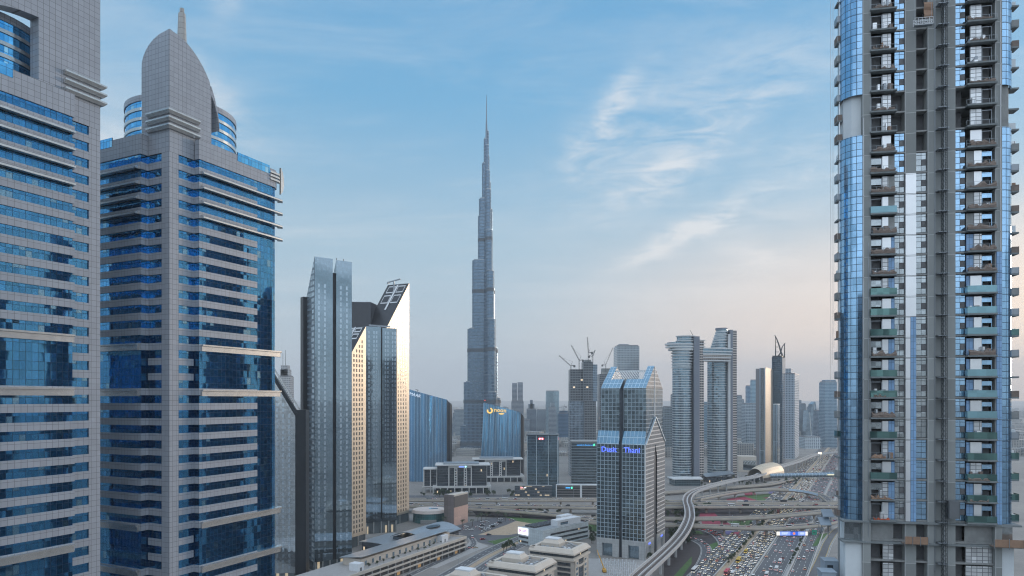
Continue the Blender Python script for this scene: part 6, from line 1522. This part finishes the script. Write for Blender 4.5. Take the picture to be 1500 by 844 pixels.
# ---- three cream buildings with sloped copings and hipped penthouses
def arch_plate(m, y0, y1, z0, rise, x):
    n = 8; yc, hw = (y0 + y1) / 2, (y1 - y0) / 2
    for i in range(n):
        ya, yb = y0 + (y1 - y0) * i / n, y0 + (y1 - y0) * (i + 1) / n
        za = z0 - rise * sqrt(max(0, 1 - ((ya - yc) / hw) ** 2)) ; zb = z0 - rise * sqrt(max(0, 1 - ((yb - yc) / hw) ** 2))
        m.face([(x, ya, za - 1.5), (x, yb, zb - 1.5), (x, yb, zb), (x, ya, za)]); m.face([(x, ya, za), (x, yb, zb), (x - .5, yb, zb), (x - .5, ya, za)])
RT = random.Random(3)
def cream(label, x, y, z=25.0, W=33, L=28):
    t = thing('cream_block', label, 'office building', (x, y, 0), radians(-28))
    m = MB(); m.box(-W, 0, 0, L, 0, z - 7.5, 0); m.build('body', flat('cream_body', (.46, .41, .36), .8, var=.14), t)
    ring = [(-W, 0), (0, 0), (0, L), (-W, L), (-W, 0)]
    m = MB(); sweep(m, ring, [(-1.0, z), (-3.4, z), (-3.4, z - 2.6), (1.2, z - 3.4), (1.2, z - 2.4), (.9, z - 2.3)][::-1]); m.build('sloped_coping', CREAM, t)
    m = MB(); m.box(-W + .3, -.3, .3, L - .3, z - 5.4, z - 3.42); m.build('window_band', DARKOF, t)
    m = MB(); sweep(m, ring, [(-.6, z - 7.4), (1.0, z - 7.4), (1.0, z - 5.9), (-.6, z - 5.4)]); m.build('ledge', CREAM, t)
    m = MB(); m.box(-W + 2, -2, 2, L - 2, z - 2.4, z - 1.6); m.build('roof_deck', flat('dusty_roof_deck', (.27, .255, .24), .95, var=.35, scale=.4), t)
    for ya, yb in ((L * .07, L * .27), (L * .62, L * .82)):     # right face piers
        m = MB(); m.box(0, .8, ya, yb, 0, z - 7.42); m.build('pier', CREAM, t)
        for k in range(6):
            zz = z - 10.6 - 3.5 * k
            if zz < 1: break
            m = MB(); m.box(.82, .9, ya + 1.2, yb - 1.2, zz, zz + 1.7); m.build('window', DARKGL, t)
    m = MB(); m.box(0, .3, L * .29, L * .60, 0, z - 7.42); m.build('glazed_bay', DARKOF, t)
    m = MB(); arch_plate(m, L * .05, L * .85, z - 7.4, 4.0, 1.0); m.build('arch_plate', CREAM, t)
    for k in range(6):
        zz = z - 11 - 3.5 * k
        if zz < 1: break
        m = MB(); m.box(-W * .35, -2.0, -.25, .05, zz, zz + 2.2); m.build('window_strip', DARKOF, t)
    px, py = -W * .66, L * .55
    b = [(px - 7, py - 5.5), (px + 7, py - 5.5), (px + 7, py + 5.5), (px - 7, py + 5.5)]; b2 = [(px + (q[0] - px) * .72, py + (q[1] - py) * .62) for q in b]
    m = MB(); m.prism(b, z - 1.6, z + .9); m.prism(b, z + .92, z + 3.2, taper=b2); m.build('penthouse', CREAM, t)
    m = MB(); m.prism(b2, z + 3.22, z + 4.0); m.build('penthouse_roof', WHITE2, t)
    u = MB(); u.box(-1, 1, -.8, .8, 0, 1.4); pl = []
    for i in range(30):
        X, Y = RT.uniform(-W + 5, -5), RT.uniform(4, L - 4)
        if abs(X - px) < 8.5 and abs(Y - py) < 7: continue
        pl.append(((X, Y, z - 1.58), RT.choice((0, pi / 2))))
    repeat(u, 'roof_unit', UNITS, t, pl)
    d = MB(); d.cyl(0, 0, 1.4, 0, .5, 14); d.cyl(0, 0, .9, .52, 1.1, 14); repeat(d, 'roof_fan', WHITE2, t, [((-7, 9, z - 1.58), 0), ((-10.5, 9.5, z - 1.58), 0)])
g = G(839.7, 806.6, 25); cream('cream office with sloped coping and hipped penthouse, nearest the gabled tower', g.x, g.y)
g = G(783.9, 831, 25); cream('middle cream office with sloped coping and hipped penthouse', g.x, g.y)
cream('cream office at the frame bottom, little more than its hipped penthouse in view', -15, 372)
# ---- white office with the lit 24 sign
g = G(795, 779.4, 14); rw = radians(-45)
t = thing('white_office', 'white office with dark roof plant and a glowing white 24 sign', 'office building', (g.x, g.y, 0), rw)
WPAN = panel('white_metal_panels', (.56, .63, .66), 2.4, 2.4, .08)
m = MB(); m.box(-29, 0, 0, 62, 0, 14); m.build('body', WPAN, t)
for k in range(3):
    m = MB(); m.box(-28.5, -17, -.12, .05, 1.5 + 4 * k, 3.3 + 4 * k); m.build('window_strip', DARKOF, t)
    m = MB(); m.box(-.05, .12, 10, 61, 1.5 + 4 * k, 3.2 + 4 * k); m.build('window_strip', DARKOF, t)
m = MB(); m.box(-28.6, -.4, .4, 61.6, 14.02, 14.3); m.build('roof_deck', flat('blue_grey_roof', (.26, .29, .31), .8, var=.2), t)
m = MB(); m.box(-29, 0, -.3, 0.02, 14, 15.2); m.box(-.3, 0, .03, 62, 14, 15.2); m.build('parapet', WPAN, t)
m = MB(); m.box(-14, -6, 26, 58, 14.3, 19.5); m.build('roof_block', WHITE2, t); m = MB(); m.box(-20, -14.02, 40, 56, 14.3, 21); m.build('roof_block', WHITE2, t)
m = MB(); m.box(-6, -5.9, 30, 40, 15.2, 17.5); m.build('roof_windows', DARKGL, t)
u = MB(); u.box(-1.2, 1.2, -1.6, 1.6, 0, 1.5); repeat(u, 'roof_unit', flat('dark_roof_plant', (.10, .105, .115), .6, .3, var=.4), t, [((-26 + 3.1 * (i % 4), 8 + 4.2 * (i // 4), 14.32), 0) for i in range(28)])
m = MB(); m.box(-28.8, -16.5, -.9, -.5, 8.6, 14.6); o = m.build('sign_board', flat('white_lightbox', (.85, .85, .88), .5, emit=(.9, .9, 1), es=.45), t)
text_part('sign_lettering', '24', flat('magenta_letters', (.35, .02, .25), .5, emit=(.5, .02, .3), es=.3), o, (-26.2, -.95, 11.9), (pi / 2, 0, 0), 3.6, .05)
m = MB()
for x, z in ((-23.6, 12.5), (-23.6, 11.4)): m.box(x, x + 5.5, -.96, -.91, z, z + .55)
m.build('sign_lines', flat('lilac_letters', (.45, .3, .6), .5, emit=(.6, .4, .9), es=.4), o, kind='stuff')
# ---- pink and grey windowless block, and the round building behind it
rk = radians(-28); g = G(664.5, 771, 0)
t = thing('pink_block', 'windowless block, grey on the left and pink with a dark top band on the right', 'building', (g.x, g.y, 0), rk)
m = MB(); m.box(-7.5, 0, 0, 26.5, 0, 31); m.build('grey_body', panel('grey_brown_panels', (.24, .205, .20), 4, 4, .12), t)
m = MB(); m.box(-13.5, -7.52, 3, 26, 0, 30.5); m.build('rear_body', _mats['grey_brown_panels'], t)
m = MB(); m.box(.02, .5, .4, 26.3, 0, 18.5); m.build('pink_wall', panel('pink_render', (.56, .37, .31), 6.6, 9, .10), t)
m = MB(); m.box(.02, .55, .4, 26.3, 18.52, 29.5); m.build('dark_band', flat('dark_band_panels', (.07, .072, .078), .6), t)
m = MB(); m.box(-7.4, .5, .3, 26.4, 29.6, 31.2); m.build('roof_edge', CREAM, t)
g = G(626, 768, 0); t = thing('round_building', 'low round building with a pale disc roof and teal glass, behind the pink block', 'building', (g.x, g.y + 17, 0), 0)
m = MB(); m.prism(oval(0, 0, 17, 16, 36), 0, 10); m.build('glazed_drum', glass('teal_glass', (.10, .30, .32), rough=.08, metal=.7, pane=(2.2, 2.5), line=.14, linecol=(.1, .14, .15)), t)
m = MB(); m.prism(oval(0, 0, 18.5, 17.5, 36), 10.02, 12.8, taper=oval(0, 0, 17.0, 16, 36)); m.build('disc_roof', flat('pale_pink_roof', (.60, .53, .49), .8, var=.15), t)
m = MB(); m.prism(oval(4, 2, 5, 2.4, 16), 12.82, 13.3); m.build('roof_light', DARKGL, t)
m = MB(); m.box(-7, 9, -17.5, -14, 0, 4); m.build('entrance_porch', CONC2, t)
# ---- right of the towers by the station: concrete office with a truss window
p = P(1085, 672, 1190); t = thing('truss_office', 'low beige office with a white zigzag truss window beside the striped tower', 'office building', (p.x - 4, 1190, 0), radians(-10))
m = MB(); m.box(0, 30, 0, 24, 0, p.z + 4); m.build('body', CREAM, t)
m = MB(); m.box(8, 29, -.3, .05, 4, p.z - 3); m.build('dark_window', DARKGL, t)
m = MB(); zt = p.z - 4
for i in range(4):
    x = 9 + 5 * i; m.bar((x, -.6, zt - 5), (x + 2.5, -.6, zt), .3, 4); m.bar((x + 2.5, -.6, zt), (x + 5, -.6, zt - 5), .3, 4)
m.bar((8, -.6, zt), (29, -.6, zt), .35, 4); m.bar((8, -.6, zt - 5), (29, -.6, zt - 5), .35, 4); m.build('truss', WHITEF, t)
# ---- plaza posts and yellow crane at the gabled tower's foot
pm = MB(); pm.box(-.28, .28, -.28, .28, 0, 3.4); pm.box(-.4, .4, -.4, .4, 3.4, 3.7); first = None
for r_ in range(6):
    for k in range(10):
        a = G(878 + k * 5.6 + r_ * 3.0, 824.5 + r_ * 4.2 + k * .35)
        if first is None: o = first = pm.build('plaza_post', WHITE2)
        else: o = first.copy(); COL.objects.link(o)
        o.location = a; o.rotation_euler = (0, 0, radians(-28)); tag(o, 'short white square post in the rows on the paved plaza at the gabled tower', 'post', 'white posts on the plaza')
a = G(885, 838); t = thing('mobile_crane', 'small crane with a raised yellow boom between the cream office and the plaza', 'crane', a, 0)
m = MB(); m.box(-1.3, 1.3, -3, 3, .5, 2.3); m.build('carrier', flat('crane_yellow', (.60, .33, .06), .5), t)
m = MB(); m.bar((0, 0, 2.3), (-4.6, 6, 15), .45, 4, 0, .3); m.build('boom', _mats['crane_yellow'], t)
for x in (-1.3, 1.3):
    m = MB(); m.cyl(0, 0, .55, -.2, .2, 10); m.v = [(z + x, y, xx + .55) for xx, y, z in m.v]; m.build('wheel', BLACKM, t)
# ================================================================ trees, lamps, vehicles
def leaf_mat(name, a, b):
    t = NT(name); w = t.N.new('ShaderNodeObjectInfo'); n = t.noise(t.coord('Object'), 1.1, 3, .6)
    k = t.M('ADD', t.M('MULTIPLY', n, 1.2), t.M('MULTIPLY_ADD', w.outputs['Random'], .4, -.3), clamp=True)
    t.L.new(t.mix(k, a, b), t.b.inputs['Base Color']); t.b.inputs['Roughness'].default_value = .7; return t.mat
LEAF = leaf_mat('tree_leaves', (.018, .035, .014), (.055, .085, .03)); PALML = leaf_mat('palm_leaves', (.03, .05, .025), (.07, .09, .04)); BARK = flat('bark', (.10, .075, .055), .95)
def crown_mb(R_, r, h, n, flat_=.75):
    m = MB(); cl = [(R_.uniform(-.55, .55) * r, R_.uniform(-.55, .55) * r, R_.uniform(-.35, .45) * h * .5, R_.uniform(.35, .62) * r) for _ in range(7)]
    for i in range(n):
        c = R_.choice(cl); v = Vector((R_.gauss(0, 1), R_.gauss(0, 1), R_.gauss(0, 1))).normalized() * c[3] * R_.uniform(.65, 1.06)
        p = Vector((c[0] + v.x, c[1] + v.y, c[2] + v.z * flat_)); s = R_.uniform(.22, .48); a = Vector((R_.gauss(0, 1), R_.gauss(0, 1), R_.gauss(0, 1))).normalized(); b = a.orthogonal().normalized(); c2 = a.cross(b)
        m.face([p + b * s, p + c2 * s * .7, p - b * s, p - c2 * s * .7])
    return m
RV = random.Random(21); TREES = []
for i in range(3):
    r, h = (2.6, 5.0) if i == 0 else (3.2, 5.6) if i == 1 else (2.0, 5.4)
    t = thing('broadleaf_tree', 'x', 'tree', (0, 0, -500)); m = MB(); m.bar((0, 0, 0), (.1, 0, 2.4), .2, 6, 0, .13)
    for a in range(4): m.bar((.1, 0, 2.2), (cos(a * 1.6) * r * .5, sin(a * 1.6) * r * .5, 3.8), .1, 5, 0, .04)
    m.build('trunk', BARK, t); o = crown_mb(RV, r, h, 420).build('crown', LEAF, t); o.location = (0, 0, 4.2); TREES.append(t)
pt = thing('date_palm', 'x', 'palm', (0, 0, -500)); m = MB(); m.bar((0, 0, 0), (.15, .1, 6.6), .3, 7, 0, .2); m.build('trunk', BARK, pt)
m = MB()
for i in range(26):
    a = i * 2.4; e = RV.uniform(-.3, 1.0); pr = Vector((.15, .1, 6.6)); L_ = RV.uniform(2.2, 3.0); n = 5
    for k in range(n):
        q = Vector((.15, .1, 6.6)) + Vector((cos(a) * cos(e * (1 - k / n)), sin(a) * cos(e * (1 - k / n)), 0)) * L_ * (k + 1) / n; q.z = 6.6 + L_ * (sin(e) * (k + 1) / n - .75 * ((k + 1) / n) ** 2)
        sd = Vector((-sin(a), cos(a), 0)) * (.36 * (1 - k / n) + .06); m.face([pr - sd, q - sd * .8, q + sd * .8, pr + sd]); m.face([pr + sd - Vector((0, 0, .02)), q + sd * .8 - Vector((0, 0, .25)), q - Vector((0, 0, .02)), pr - Vector((0, 0, .02))]); pr = q
m.build('crown', PALML, pt)
used = set()
def plant(src, x, y, label, group, s=1.0, z=0.0):
    if src.name in used: t = copy_tree(src)
    else: t = src; used.add(src.name)
    t.location = (x, y, z); t.rotation_euler = (0, 0, RV.uniform(0, 6.28)); t.scale = (s, s, s * RV.uniform(.9, 1.15)); tag(t, label, 'palm' if src is pt else 'tree', group); return t
def grove(pix_list, label, group, s=(.8, 1.3), palm=False):
    for px, py in pix_list:
        g = G(px, py); plant(pt if palm else RV.choice(TREES), g.x, g.y, label, group, RV.uniform(*s))
def scatter(n, x0, x1, y0, y1): return [(RV.uniform(x0, x1), RV.uniform(y0, y1)) for _ in range(n)]
for i in range(34):
    s = 540 + i * 8.2 + RV.uniform(-2, 2); x, y = ST(s, -96.8 + RV.uniform(-1, 1)); plant(RV.choice(TREES), x, y, 'small dark tree in the row on the sandy verge beside the jammed lanes', 'trees on the sandy verge', RV.uniform(.5, .8))
for i in range(15):
    s = 560 + i * 8 + RV.uniform(-2, 2); x, y = ST(s, -54.4 + RV.uniform(-.4, .4)); plant(RV.choice(TREES), x, y, 'dark shrubby tree between the free flowing lanes and the right service road', 'trees by the right service road', RV.uniform(.4, .6))
grove(scatter(34, 976, 1024, 752, 800), 'dark broadleaf tree in the planted ground between the gabled tower and the loop road', 'trees by the metro viaduct', (.8, 1.4))
grove(scatter(26, 975, 1030, 743, 762), 'dark tree in the planted ground behind the metro viaduct bend', 'trees behind the viaduct bend', (.8, 1.4))
grove(scatter(24, 1090, 1172, 699, 712), 'small tree along the far left edge of the highway near the footbridge', 'trees near the footbridge', (.7, 1.1))
grove(scatter(30, 1000, 1140, 744, 751), 'dark tree growing beneath and behind the parallel flyovers', 'trees under the flyovers', (.8, 1.4))
grove(scatter(18, 1030, 1100, 764, 769), 'small tree on the lawn between the two nearest flyovers', 'trees between the nearest flyovers', (.5, .8))
grove(scatter(26, 690, 830, 748, 757), 'dark tree along the foot of the curving ramp flyover', 'trees along the ramp flyover', (.8, 1.3))
grove(scatter(26, 615, 770, 724, 729), 'small dark tree in front of the white framed offices', 'trees before the framed offices', (.8, 1.3))
grove(scatter(22, 740, 880, 722, 728), 'dark tree along the far boulevard below the bank tower', 'trees below the bank tower', (.7, 1.1))
grove([(692, 771), (700, 765), (705, 764), (712, 763), (678, 772), (650, 770), (729, 760), (740, 764)], 'date palm at the edge of the car park by the pink block', 'palms by the pink block', (.9, 1.2), True)
grove(scatter(12, 1130, 1170, 735, 743), 'small dark tree at the right end of the flower beds', 'trees by the flower beds', (.6, 1.0))
grove(scatter(22, 1000, 1100, 702, 716), 'tree on the ground between the oval towers and the metro line', 'trees below the oval towers', (.8, 1.2))
grove([(742, 806), (748, 803), (738, 809), (753, 806)], 'round dark tree beside the avenue, left of the white office', 'trees beside the avenue', (1.0, 1.3))
grove(scatter(9, 862, 874, 770, 800), 'dark tree squeezed between the white office and the gabled tower', 'trees by the white office', (.8, 1.2))
grove(scatter(10, 940, 962, 806, 822), 'small tree at the foot of the gabled tower beside the viaduct', 'trees at the gabled tower foot', (.6, .9))
for x, y in [(RV.uniform(-15, 8), RV.uniform(-16, 16)) for _ in range(14)]:
    g = G(546, 822, 8.0); a = rp; plant(RV.choice(TREES), g.x + x * cos(a) - y * sin(a), g.y + x * sin(a) + y * cos(a), 'potted tree on the terrace around the turquoise pool', 'trees on the pool terrace', RV.uniform(.4, .7), 8.0)
for i in range(12):
    q = on_podium(-6 + RV.uniform(-2, 2), -30 - i * 8); plant(RV.choice(TREES), q[0], q[1], 'small potted tree on the cream car park roof terrace', 'trees on the car park terrace', RV.uniform(.3, .5), 10.8)
# ---- street lamps
lm = thing('street_lamp', 'x', 'street lamp', (0, 0, -500)); m = MB(); m.bar((0, 0, 0), (0, 0, 11), .13, 6, 0, .08); m.build('pole', STEEL, lm)
m = MB(); m.bar((0, 0, 11), (1.9, 0, 11.5), .07, 4); m.bar((0, 0, 11), (-1.9, 0, 11.5), .07, 4); m.build('arm', STEEL, lm)
for s_ in (-1, 1):
    m = MB(); m.box(s_ * 2.3 - .45, s_ * 2.3 + .45, -.16, .16, 11.45, 11.6); m.build('lamp_head', UNITS, lm)
def lamp(x, y, z, rot, label, group):
    t = copy_tree(lm) if 'L' in used else lm; used.add('L'); t.location = (x, y, z); t.rotation_euler = (0, 0, rot); tag(t, label, 'street lamp', group)
for key, nm in (('F1', 'nearest crossing flyover'), ('F2', 'flyover behind the nearest one'), ('N', 'farther parallel flyover'), ('S', 'nearer parallel flyover'), ('R', 'curving ramp flyover')):
    pts, w = DECKS[key]; L, Rr = sides(pts, w - .9)
    for x, y, z, an in along_pts(Rr, 42, 9): lamp(x, y, z, an + pi / 2, 'tall twin armed street lamp on the ' + nm, 'street lamps on the ' + nm)
for i in range(16):
    x, y = ST(470 + i * 44, -76.3); lamp(x, y, 1.1, -radians(27.7), 'tall twin armed street lamp on the central highway barrier', 'street lamps on the highway barrier')
pts, w = DECKS['avenue_median']
for x, y, z, an in along_pts(pts, 34, 8): lamp(x, y, .05, an + pi / 2, 'tall twin armed street lamp on the sandy avenue median', 'street lamps on the avenue')
# ---- vehicles
TYRE = flat('tyre_rubber', (.02, .02, .02), .9); CARGL = flat('car_window_glass', (.02, .025, .03), .08)
HEAD = flat('head_lamp', (.8, .75, .6), .3, emit=(1, .78, .42), es=1.3); TAIL = flat('tail_lamp', (.5, .03, .02), .3, emit=(1, .08, .04), es=.9); HEADO = flat('dim_head_lamp', (.6, .58, .55), .3)
def paint(n, c): return flat('car_paint_' + n, c, .28, .1, var=.04)
COLS = {'white': (.72, .72, .71), 'silver': (.38, .39, .40), 'black': (.025, .026, .03), 'grey': (.14, .145, .15), 'red': (.38, .03, .03), 'blue': (.05, .09, .2), 'beige': (.52, .44, .32)}
def car_mb(kind):
    L, W, hb, hr = dict(saloon=(4.7, 1.84, .88, 1.45), suv=(4.9, 1.95, 1.05, 1.82), van=(5.3, 2.0, 1.1, 2.3))[kind]
    m = MB(); hw = W / 2
    pr = {'saloon': [(-L / 2, .35), (L / 2, .35), (L / 2, .68), (L * .47, .80), (L * .22, .92), (-L * .30, .94), (-L * .47, .90), (-L / 2, .75)],
          'suv': [(-L / 2, .4), (L / 2, .4), (L / 2, .85), (L * .46, 1.0), (L * .24, 1.1), (-L / 2, 1.12)],
          'van': [(-L / 2, .4), (L / 2, .4), (L / 2, .95), (L * .44, 1.1), (-L / 2, 1.15)]}[kind]
    def ext(p, w0, w1, mi, cap=True):
        n = len(p)
        m.face([(x, -w0, z) for x, z in p], mi); m.face([(x, w0, z) for x, z in p][::-1], mi)
        for i in range(n):
            a, b = p[i], p[(i + 1) % n]; m.face([(b[0], -w0, b[1]), (a[0], -w0, a[1]), (a[0], w0, a[1]), (b[0], w0, b[1])], mi)
    ext(pr, hw, hw, 0)
    zt = hb + .04 if kind == 'saloon' else pr[-1][1] - .01; zb = zt
    f0, f1, r0, r1 = dict(saloon=(L * .24, L * .09, -L * .34, -L * .22), suv=(L * .26, L * .13, -L * .49, -L * .43), van=(L * .42, L * .27, -L * .495, -L * .48))[kind]
    w1 = hw * .80 if kind != 'van' else hw * .92; g = hw * .94
    b = [(r0, -g), (f0, -g), (f0, g), (r0, g)]; tp = [(r1, -w1), (f1, -w1), (f1, w1), (r1, w1)]
    m.prism(b, zb, hr - .06, 1, top=0, bot=False, taper=tp)
    m.prism([(x * 1.0, y) for x, y in tp], hr - .06, hr, 0, bot=False)
    for x in (-L * .31, L * .31):
        for y in (-hw + .1, hw - .1):
            n = 8; c1 = [(x + .33 * cos(2 * pi * i / n), y - .12, .33 + .33 * sin(2 * pi * i / n)) for i in range(n)]; c2 = [(p[0], y + .12, p[2]) for p in c1]
            m.face(c1, 2); m.face(c2[::-1], 2)
            for i in range(n): j = (i + 1) % n; m.face([c1[j], c1[i], c2[i], c2[j]], 2)
    zl = .62 if kind == 'saloon' else .8
    for y in (-hw * .72, hw * .72):
        m.box(L / 2 - .02, L / 2 + .03, y - .2, y + .2, zl - .09, zl + .1, 3); m.box(-L / 2 - .03, -L / 2 + .02, y - .2, y + .2, zl, zl + .18, 4)
    return m
def bus_mb(L, W, Hh):
    m = MB(); hw = W / 2; m.box(-L / 2, L / 2, -hw, hw, .4, 1.45, 0); m.box(-L / 2 + .05, L / 2 - .08, -hw + .04, hw - .04, 1.46, Hh - .7, 1); m.box(-L / 2, L / 2 - .05, -hw, hw, Hh - .69, Hh, 0); m.box(-L * .2, L * .1, -.7, .7, Hh + .01, Hh + .25, 0)
    for x in (-L * .32, L * .33):
        for y in (-hw + .12, hw - .12): m.box(x - .45, x + .45, y - .14, y + .14, 0, .9, 2)
    for y in (-hw * .75, hw * .75): m.box(L / 2 - .01, L / 2 + .05, y - .2, y + .2, .7, .95, 3); m.box(-L / 2 - .05, -L / 2 + .01, y - .2, y + .2, .8, 1.1, 4)
    return m
MESH = {}
def vehicle(kind, colour, lit):
    k = (kind, colour, lit)
    if k not in MESH:
        col = COLS.get(colour) or {'yellow': (.6, .40, .04), 'crimson': (.5, .05, .09)}[colour]
        mb = bus_mb(11, 2.5, 3.2) if kind == 'bus' else bus_mb(7.2, 2.15, 2.8) if kind == 'minibus' else bus_mb(9.5, 2.5, 3.9) if kind == 'lorry' else car_mb(kind)
        if kind == 'lorry': mb.m = [0 if q == 1 else q for q in mb.m]
        o = mb.build(kind, [paint(colour, col), CARGL, TYRE, HEAD if lit else HEADO, TAIL if lit else RED]); me = o.data; bpy.data.objects.remove(o); MESH[k] = me
    return MESH[k]
RC = random.Random(77); NCAR = [0]; REST = []
NAMES = {'saloon': 'saloon_car', 'suv': 'sport_utility_car', 'van': 'van', 'bus': 'bus', 'minibus': 'minibus', 'lorry': 'lorry'}
WORDS = {'saloon': 'saloon car', 'suv': 'tall boxy car', 'van': 'van', 'bus': 'long bus', 'minibus': 'minibus', 'lorry': 'box lorry'}
QUEUE = []
def car(kind, colour, x, y, z, rot, where, lit=True, must=False): QUEUE.append((kind, colour, x, y, z, rot, where, lit, must))
def pick(): return RC.choices(['saloon', 'suv', 'van', 'minibus'], [.60, .27, .08, .05])[0], RC.choices(['white', 'silver', 'grey', 'black', 'red', 'blue', 'beige'], [.50, .12, .09, .11, .05, .04, .09])[0]
DIR = atan2(RU[1], RU[0])
def seg(s):
    return 'in front of the nearest flyover' if s < 700 else 'beyond the nearest flyover'
def lane(t, s0, s1, gap, jitter, back, where, lit=True, skip=0.0):
    s = s0 + RC.uniform(0, gap)
    while s < s1:
        k, c = pick()
        if RC.random() > skip:
            x, y = ST(s, t + RC.uniform(-.3, .3)); car(k, c, x, y, .03, DIR + (pi if back else 0) + RC.uniform(-.02, .02), where + ' ' + seg(s), lit)
        s += gap * RC.uniform(1 - jitter, 1 + jitter * 1.6) + (2.5 if k in ('van', 'minibus') else 0)
J = 'in the jammed lanes'
for i in range(5): lane(-91.3 + 3.05 * i, 505, 1900, 9.2, .22, True, J)
for i in range(4): lane(-115.2 + 4.3 * i, 500, 660, 9.5 if i < 3 else 10.5, .3, True, 'in the left service road')
for i in range(4): lane(-115.2 + 4.3 * i, 660, 1700, 24, .5, True, 'in the left service road')
for i in range(5): lane(-73.7 + 3.9 * i, 505, 1900, 42, .6, False, 'in the free flowing lanes')
for i in range(3): lane(-50.6 + 3.7 * i, 505, 1300, 40, .6, False, 'on the right service road')
for kind, colr, s, t, w in (('bus', 'yellow', 555, -91.2, 'left edge'), ('minibus', 'yellow', 590, -91.2, ''), ('bus', 'crimson', 512, -94.0 + 1.6, ''), ('minibus', 'white', 520, -66, ''), ('minibus', 'white', 566, -62, ''), ('bus', 'white', 508, -114.8, '')):
    x, y = ST(s, t)
    QUEUE[:] = [q for q in QUEUE if (q[2] - x) ** 2 + (q[3] - y) ** 2 > 64 or abs((q[2] - x) * RR[0] + (q[3] - y) * RR[1]) > 2.4]
    back = t < -77
    car(kind, colr, x, y, .03, DIR + (pi if back else 0), ('in the jammed lanes' if -95 < t < -77 else 'in the free flowing lanes' if t > -77 else 'in the left service road') + ' in front of the nearest flyover', True, True)
def deck_cars(key, offs, step, where, lit=False, jitter=.6):
    pts, w = DECKS[key]
    for o, back in offs:
        L, Rr = sides(pts, abs(o) * 2) if o else (pts, pts); q = Rr if o > 0 else L
        d = RC.uniform(0, step); tot = along_pts(q, 3.0)
        i = 0.0
        while int(i) < len(tot):
            x, y, z, an = tot[int(i)]
            px = 750 + x / y * 1000
            if 590 < px < 1232 :
                k, c = pick(); car(k, c, x, y, z + .02, an + (pi if back else 0), where, lit)
            i += step / 3 * RC.uniform(1 - jitter, 1 + jitter)
deck_cars('F1', ((-1.8, True), (1.8, False)), 34, 'on the nearest crossing flyover')
deck_cars('F2', ((1.6, False),), 60, 'on the flyover behind the nearest one')
deck_cars('N', ((-4, True), (0, True), (4, False)), 36, 'on the farther parallel flyover')
deck_cars('S', ((-4, True), (0, False), (4, False)), 30, 'on the nearer parallel flyover')
deck_cars('R', ((-3, True), (2, False)), 30, 'on the curving ramp flyover')
deck_cars('loop_road', ((1.9, False),), 9, 'queueing on the loop road', True, .3)
deck_cars('slip_road', ((-2, False), (2, False)), 9, 'queueing on the curved slip road', True, .3)
deck_cars('avenue', ((1.5, False),), 60, 'on the avenue by the cream offices')
deck_cars('service_lane', ((1, False),), 70, 'on the lane beside the car park block')
for i in range(44):
    px, py = RC.uniform(672, 750), RC.uniform(759, 780)
    if py > 786 - (px - 690) * .34 or py < 776 - (px - 660) * .16 - 4: continue
    g = G(px, py); car(RC.choice(['saloon', 'suv']), RC.choice(['white', 'white', 'silver', 'white', 'black']), g.x, g.y, .04, radians(20) + RC.choice((0, pi)), 'parked in the car park by the pink block', False)
for px, py, c in ((716, 784, 'black'), (707, 790.5, 'red'), (696, 803, 'beige')):
    g = G(px, py); car('saloon', c, g.x, g.y, .05, 0.4, 'on the junction beside the sand lot', False, True)
# the nearest 290 become single vehicles, everything farther one mass
def overl():
    keep = []; grid = {}
    for q in QUEUE:
        key = (int(q[2] // 6), int(q[3] // 6)); bad = False
        for a in (-1, 0, 1):
            for b in (-1, 0, 1):
                for r_ in grid.get((key[0] + a, key[1] + b), ()):
                    dx, dy = q[2] - r_[2], q[3] - r_[3]; c_, s_ = cos(r_[5]), sin(r_[5])
                    if abs(q[4] - r_[4]) < 3 and abs(dx * c_ + dy * s_) < (9 if q[0] in ('bus', 'minibus') or r_[0] in ('bus', 'minibus') else 5.4) and abs(-dx * s_ + dy * c_) < 2.3: bad = True
        if not bad or q[8]: keep.append(q); grid.setdefault(key, []).append(q)
    return keep
QUEUE = overl()
vis = [q for q in QUEUE if q[3] > 485 and 560 < 750 + q[2] / q[3] * 1000 < 1236]
vis.sort(key=lambda q: (not q[8], q[3]))
for q in vis[:295]:
    kind, colr, x, y, z, rot, where, lit, must = q
    o = bpy.data.objects.new(NAMES[kind], vehicle(kind, colr, lit)); COL.objects.link(o); o.location = (x, y, z); o.rotation_euler = (0, 0, rot)
    lab = '%s %s %s' % (colr, WORDS[kind], where); tag(o, lab, {'saloon': 'car', 'suv': 'car'}.get(kind, WORDS[kind].split()[-1]), '%s %s%s %s' % (colr, WORDS[kind], 'es' if kind in ('bus', 'minibus') else 's', where))
def far_traffic():
    groups = {}
    for q in vis[295:]: groups.setdefault((q[0], q[1], q[7]), []).append(q)
    m = MB(); mats = []
    for (kind, colr, lit), qs in groups.items():
        me = vehicle(kind, colr, lit); base = []
        for mt in me.materials:
            if mt not in mats: mats.append(mt)
            base.append(mats.index(mt))
        vs_ = [v.co.copy() for v in me.vertices]; fs = [(tuple(p.vertices), base[p.material_index]) for p in me.polygons]
        for q in qs:
            c_, s_ = cos(q[5]), sin(q[5]); b = len(m.v); m.v += [(q[2] + c_ * v.x - s_ * v.y, q[3] + s_ * v.x + c_ * v.y, q[4] + v.z) for v in vs_]
            for f, mi in fs: m.f.append(tuple(i + b for i in f)); m.m.append(mi); m.u.append([(0, 0)] * len(f))
    m.build('distant_traffic', mats, kind='stuff')
far_traffic()
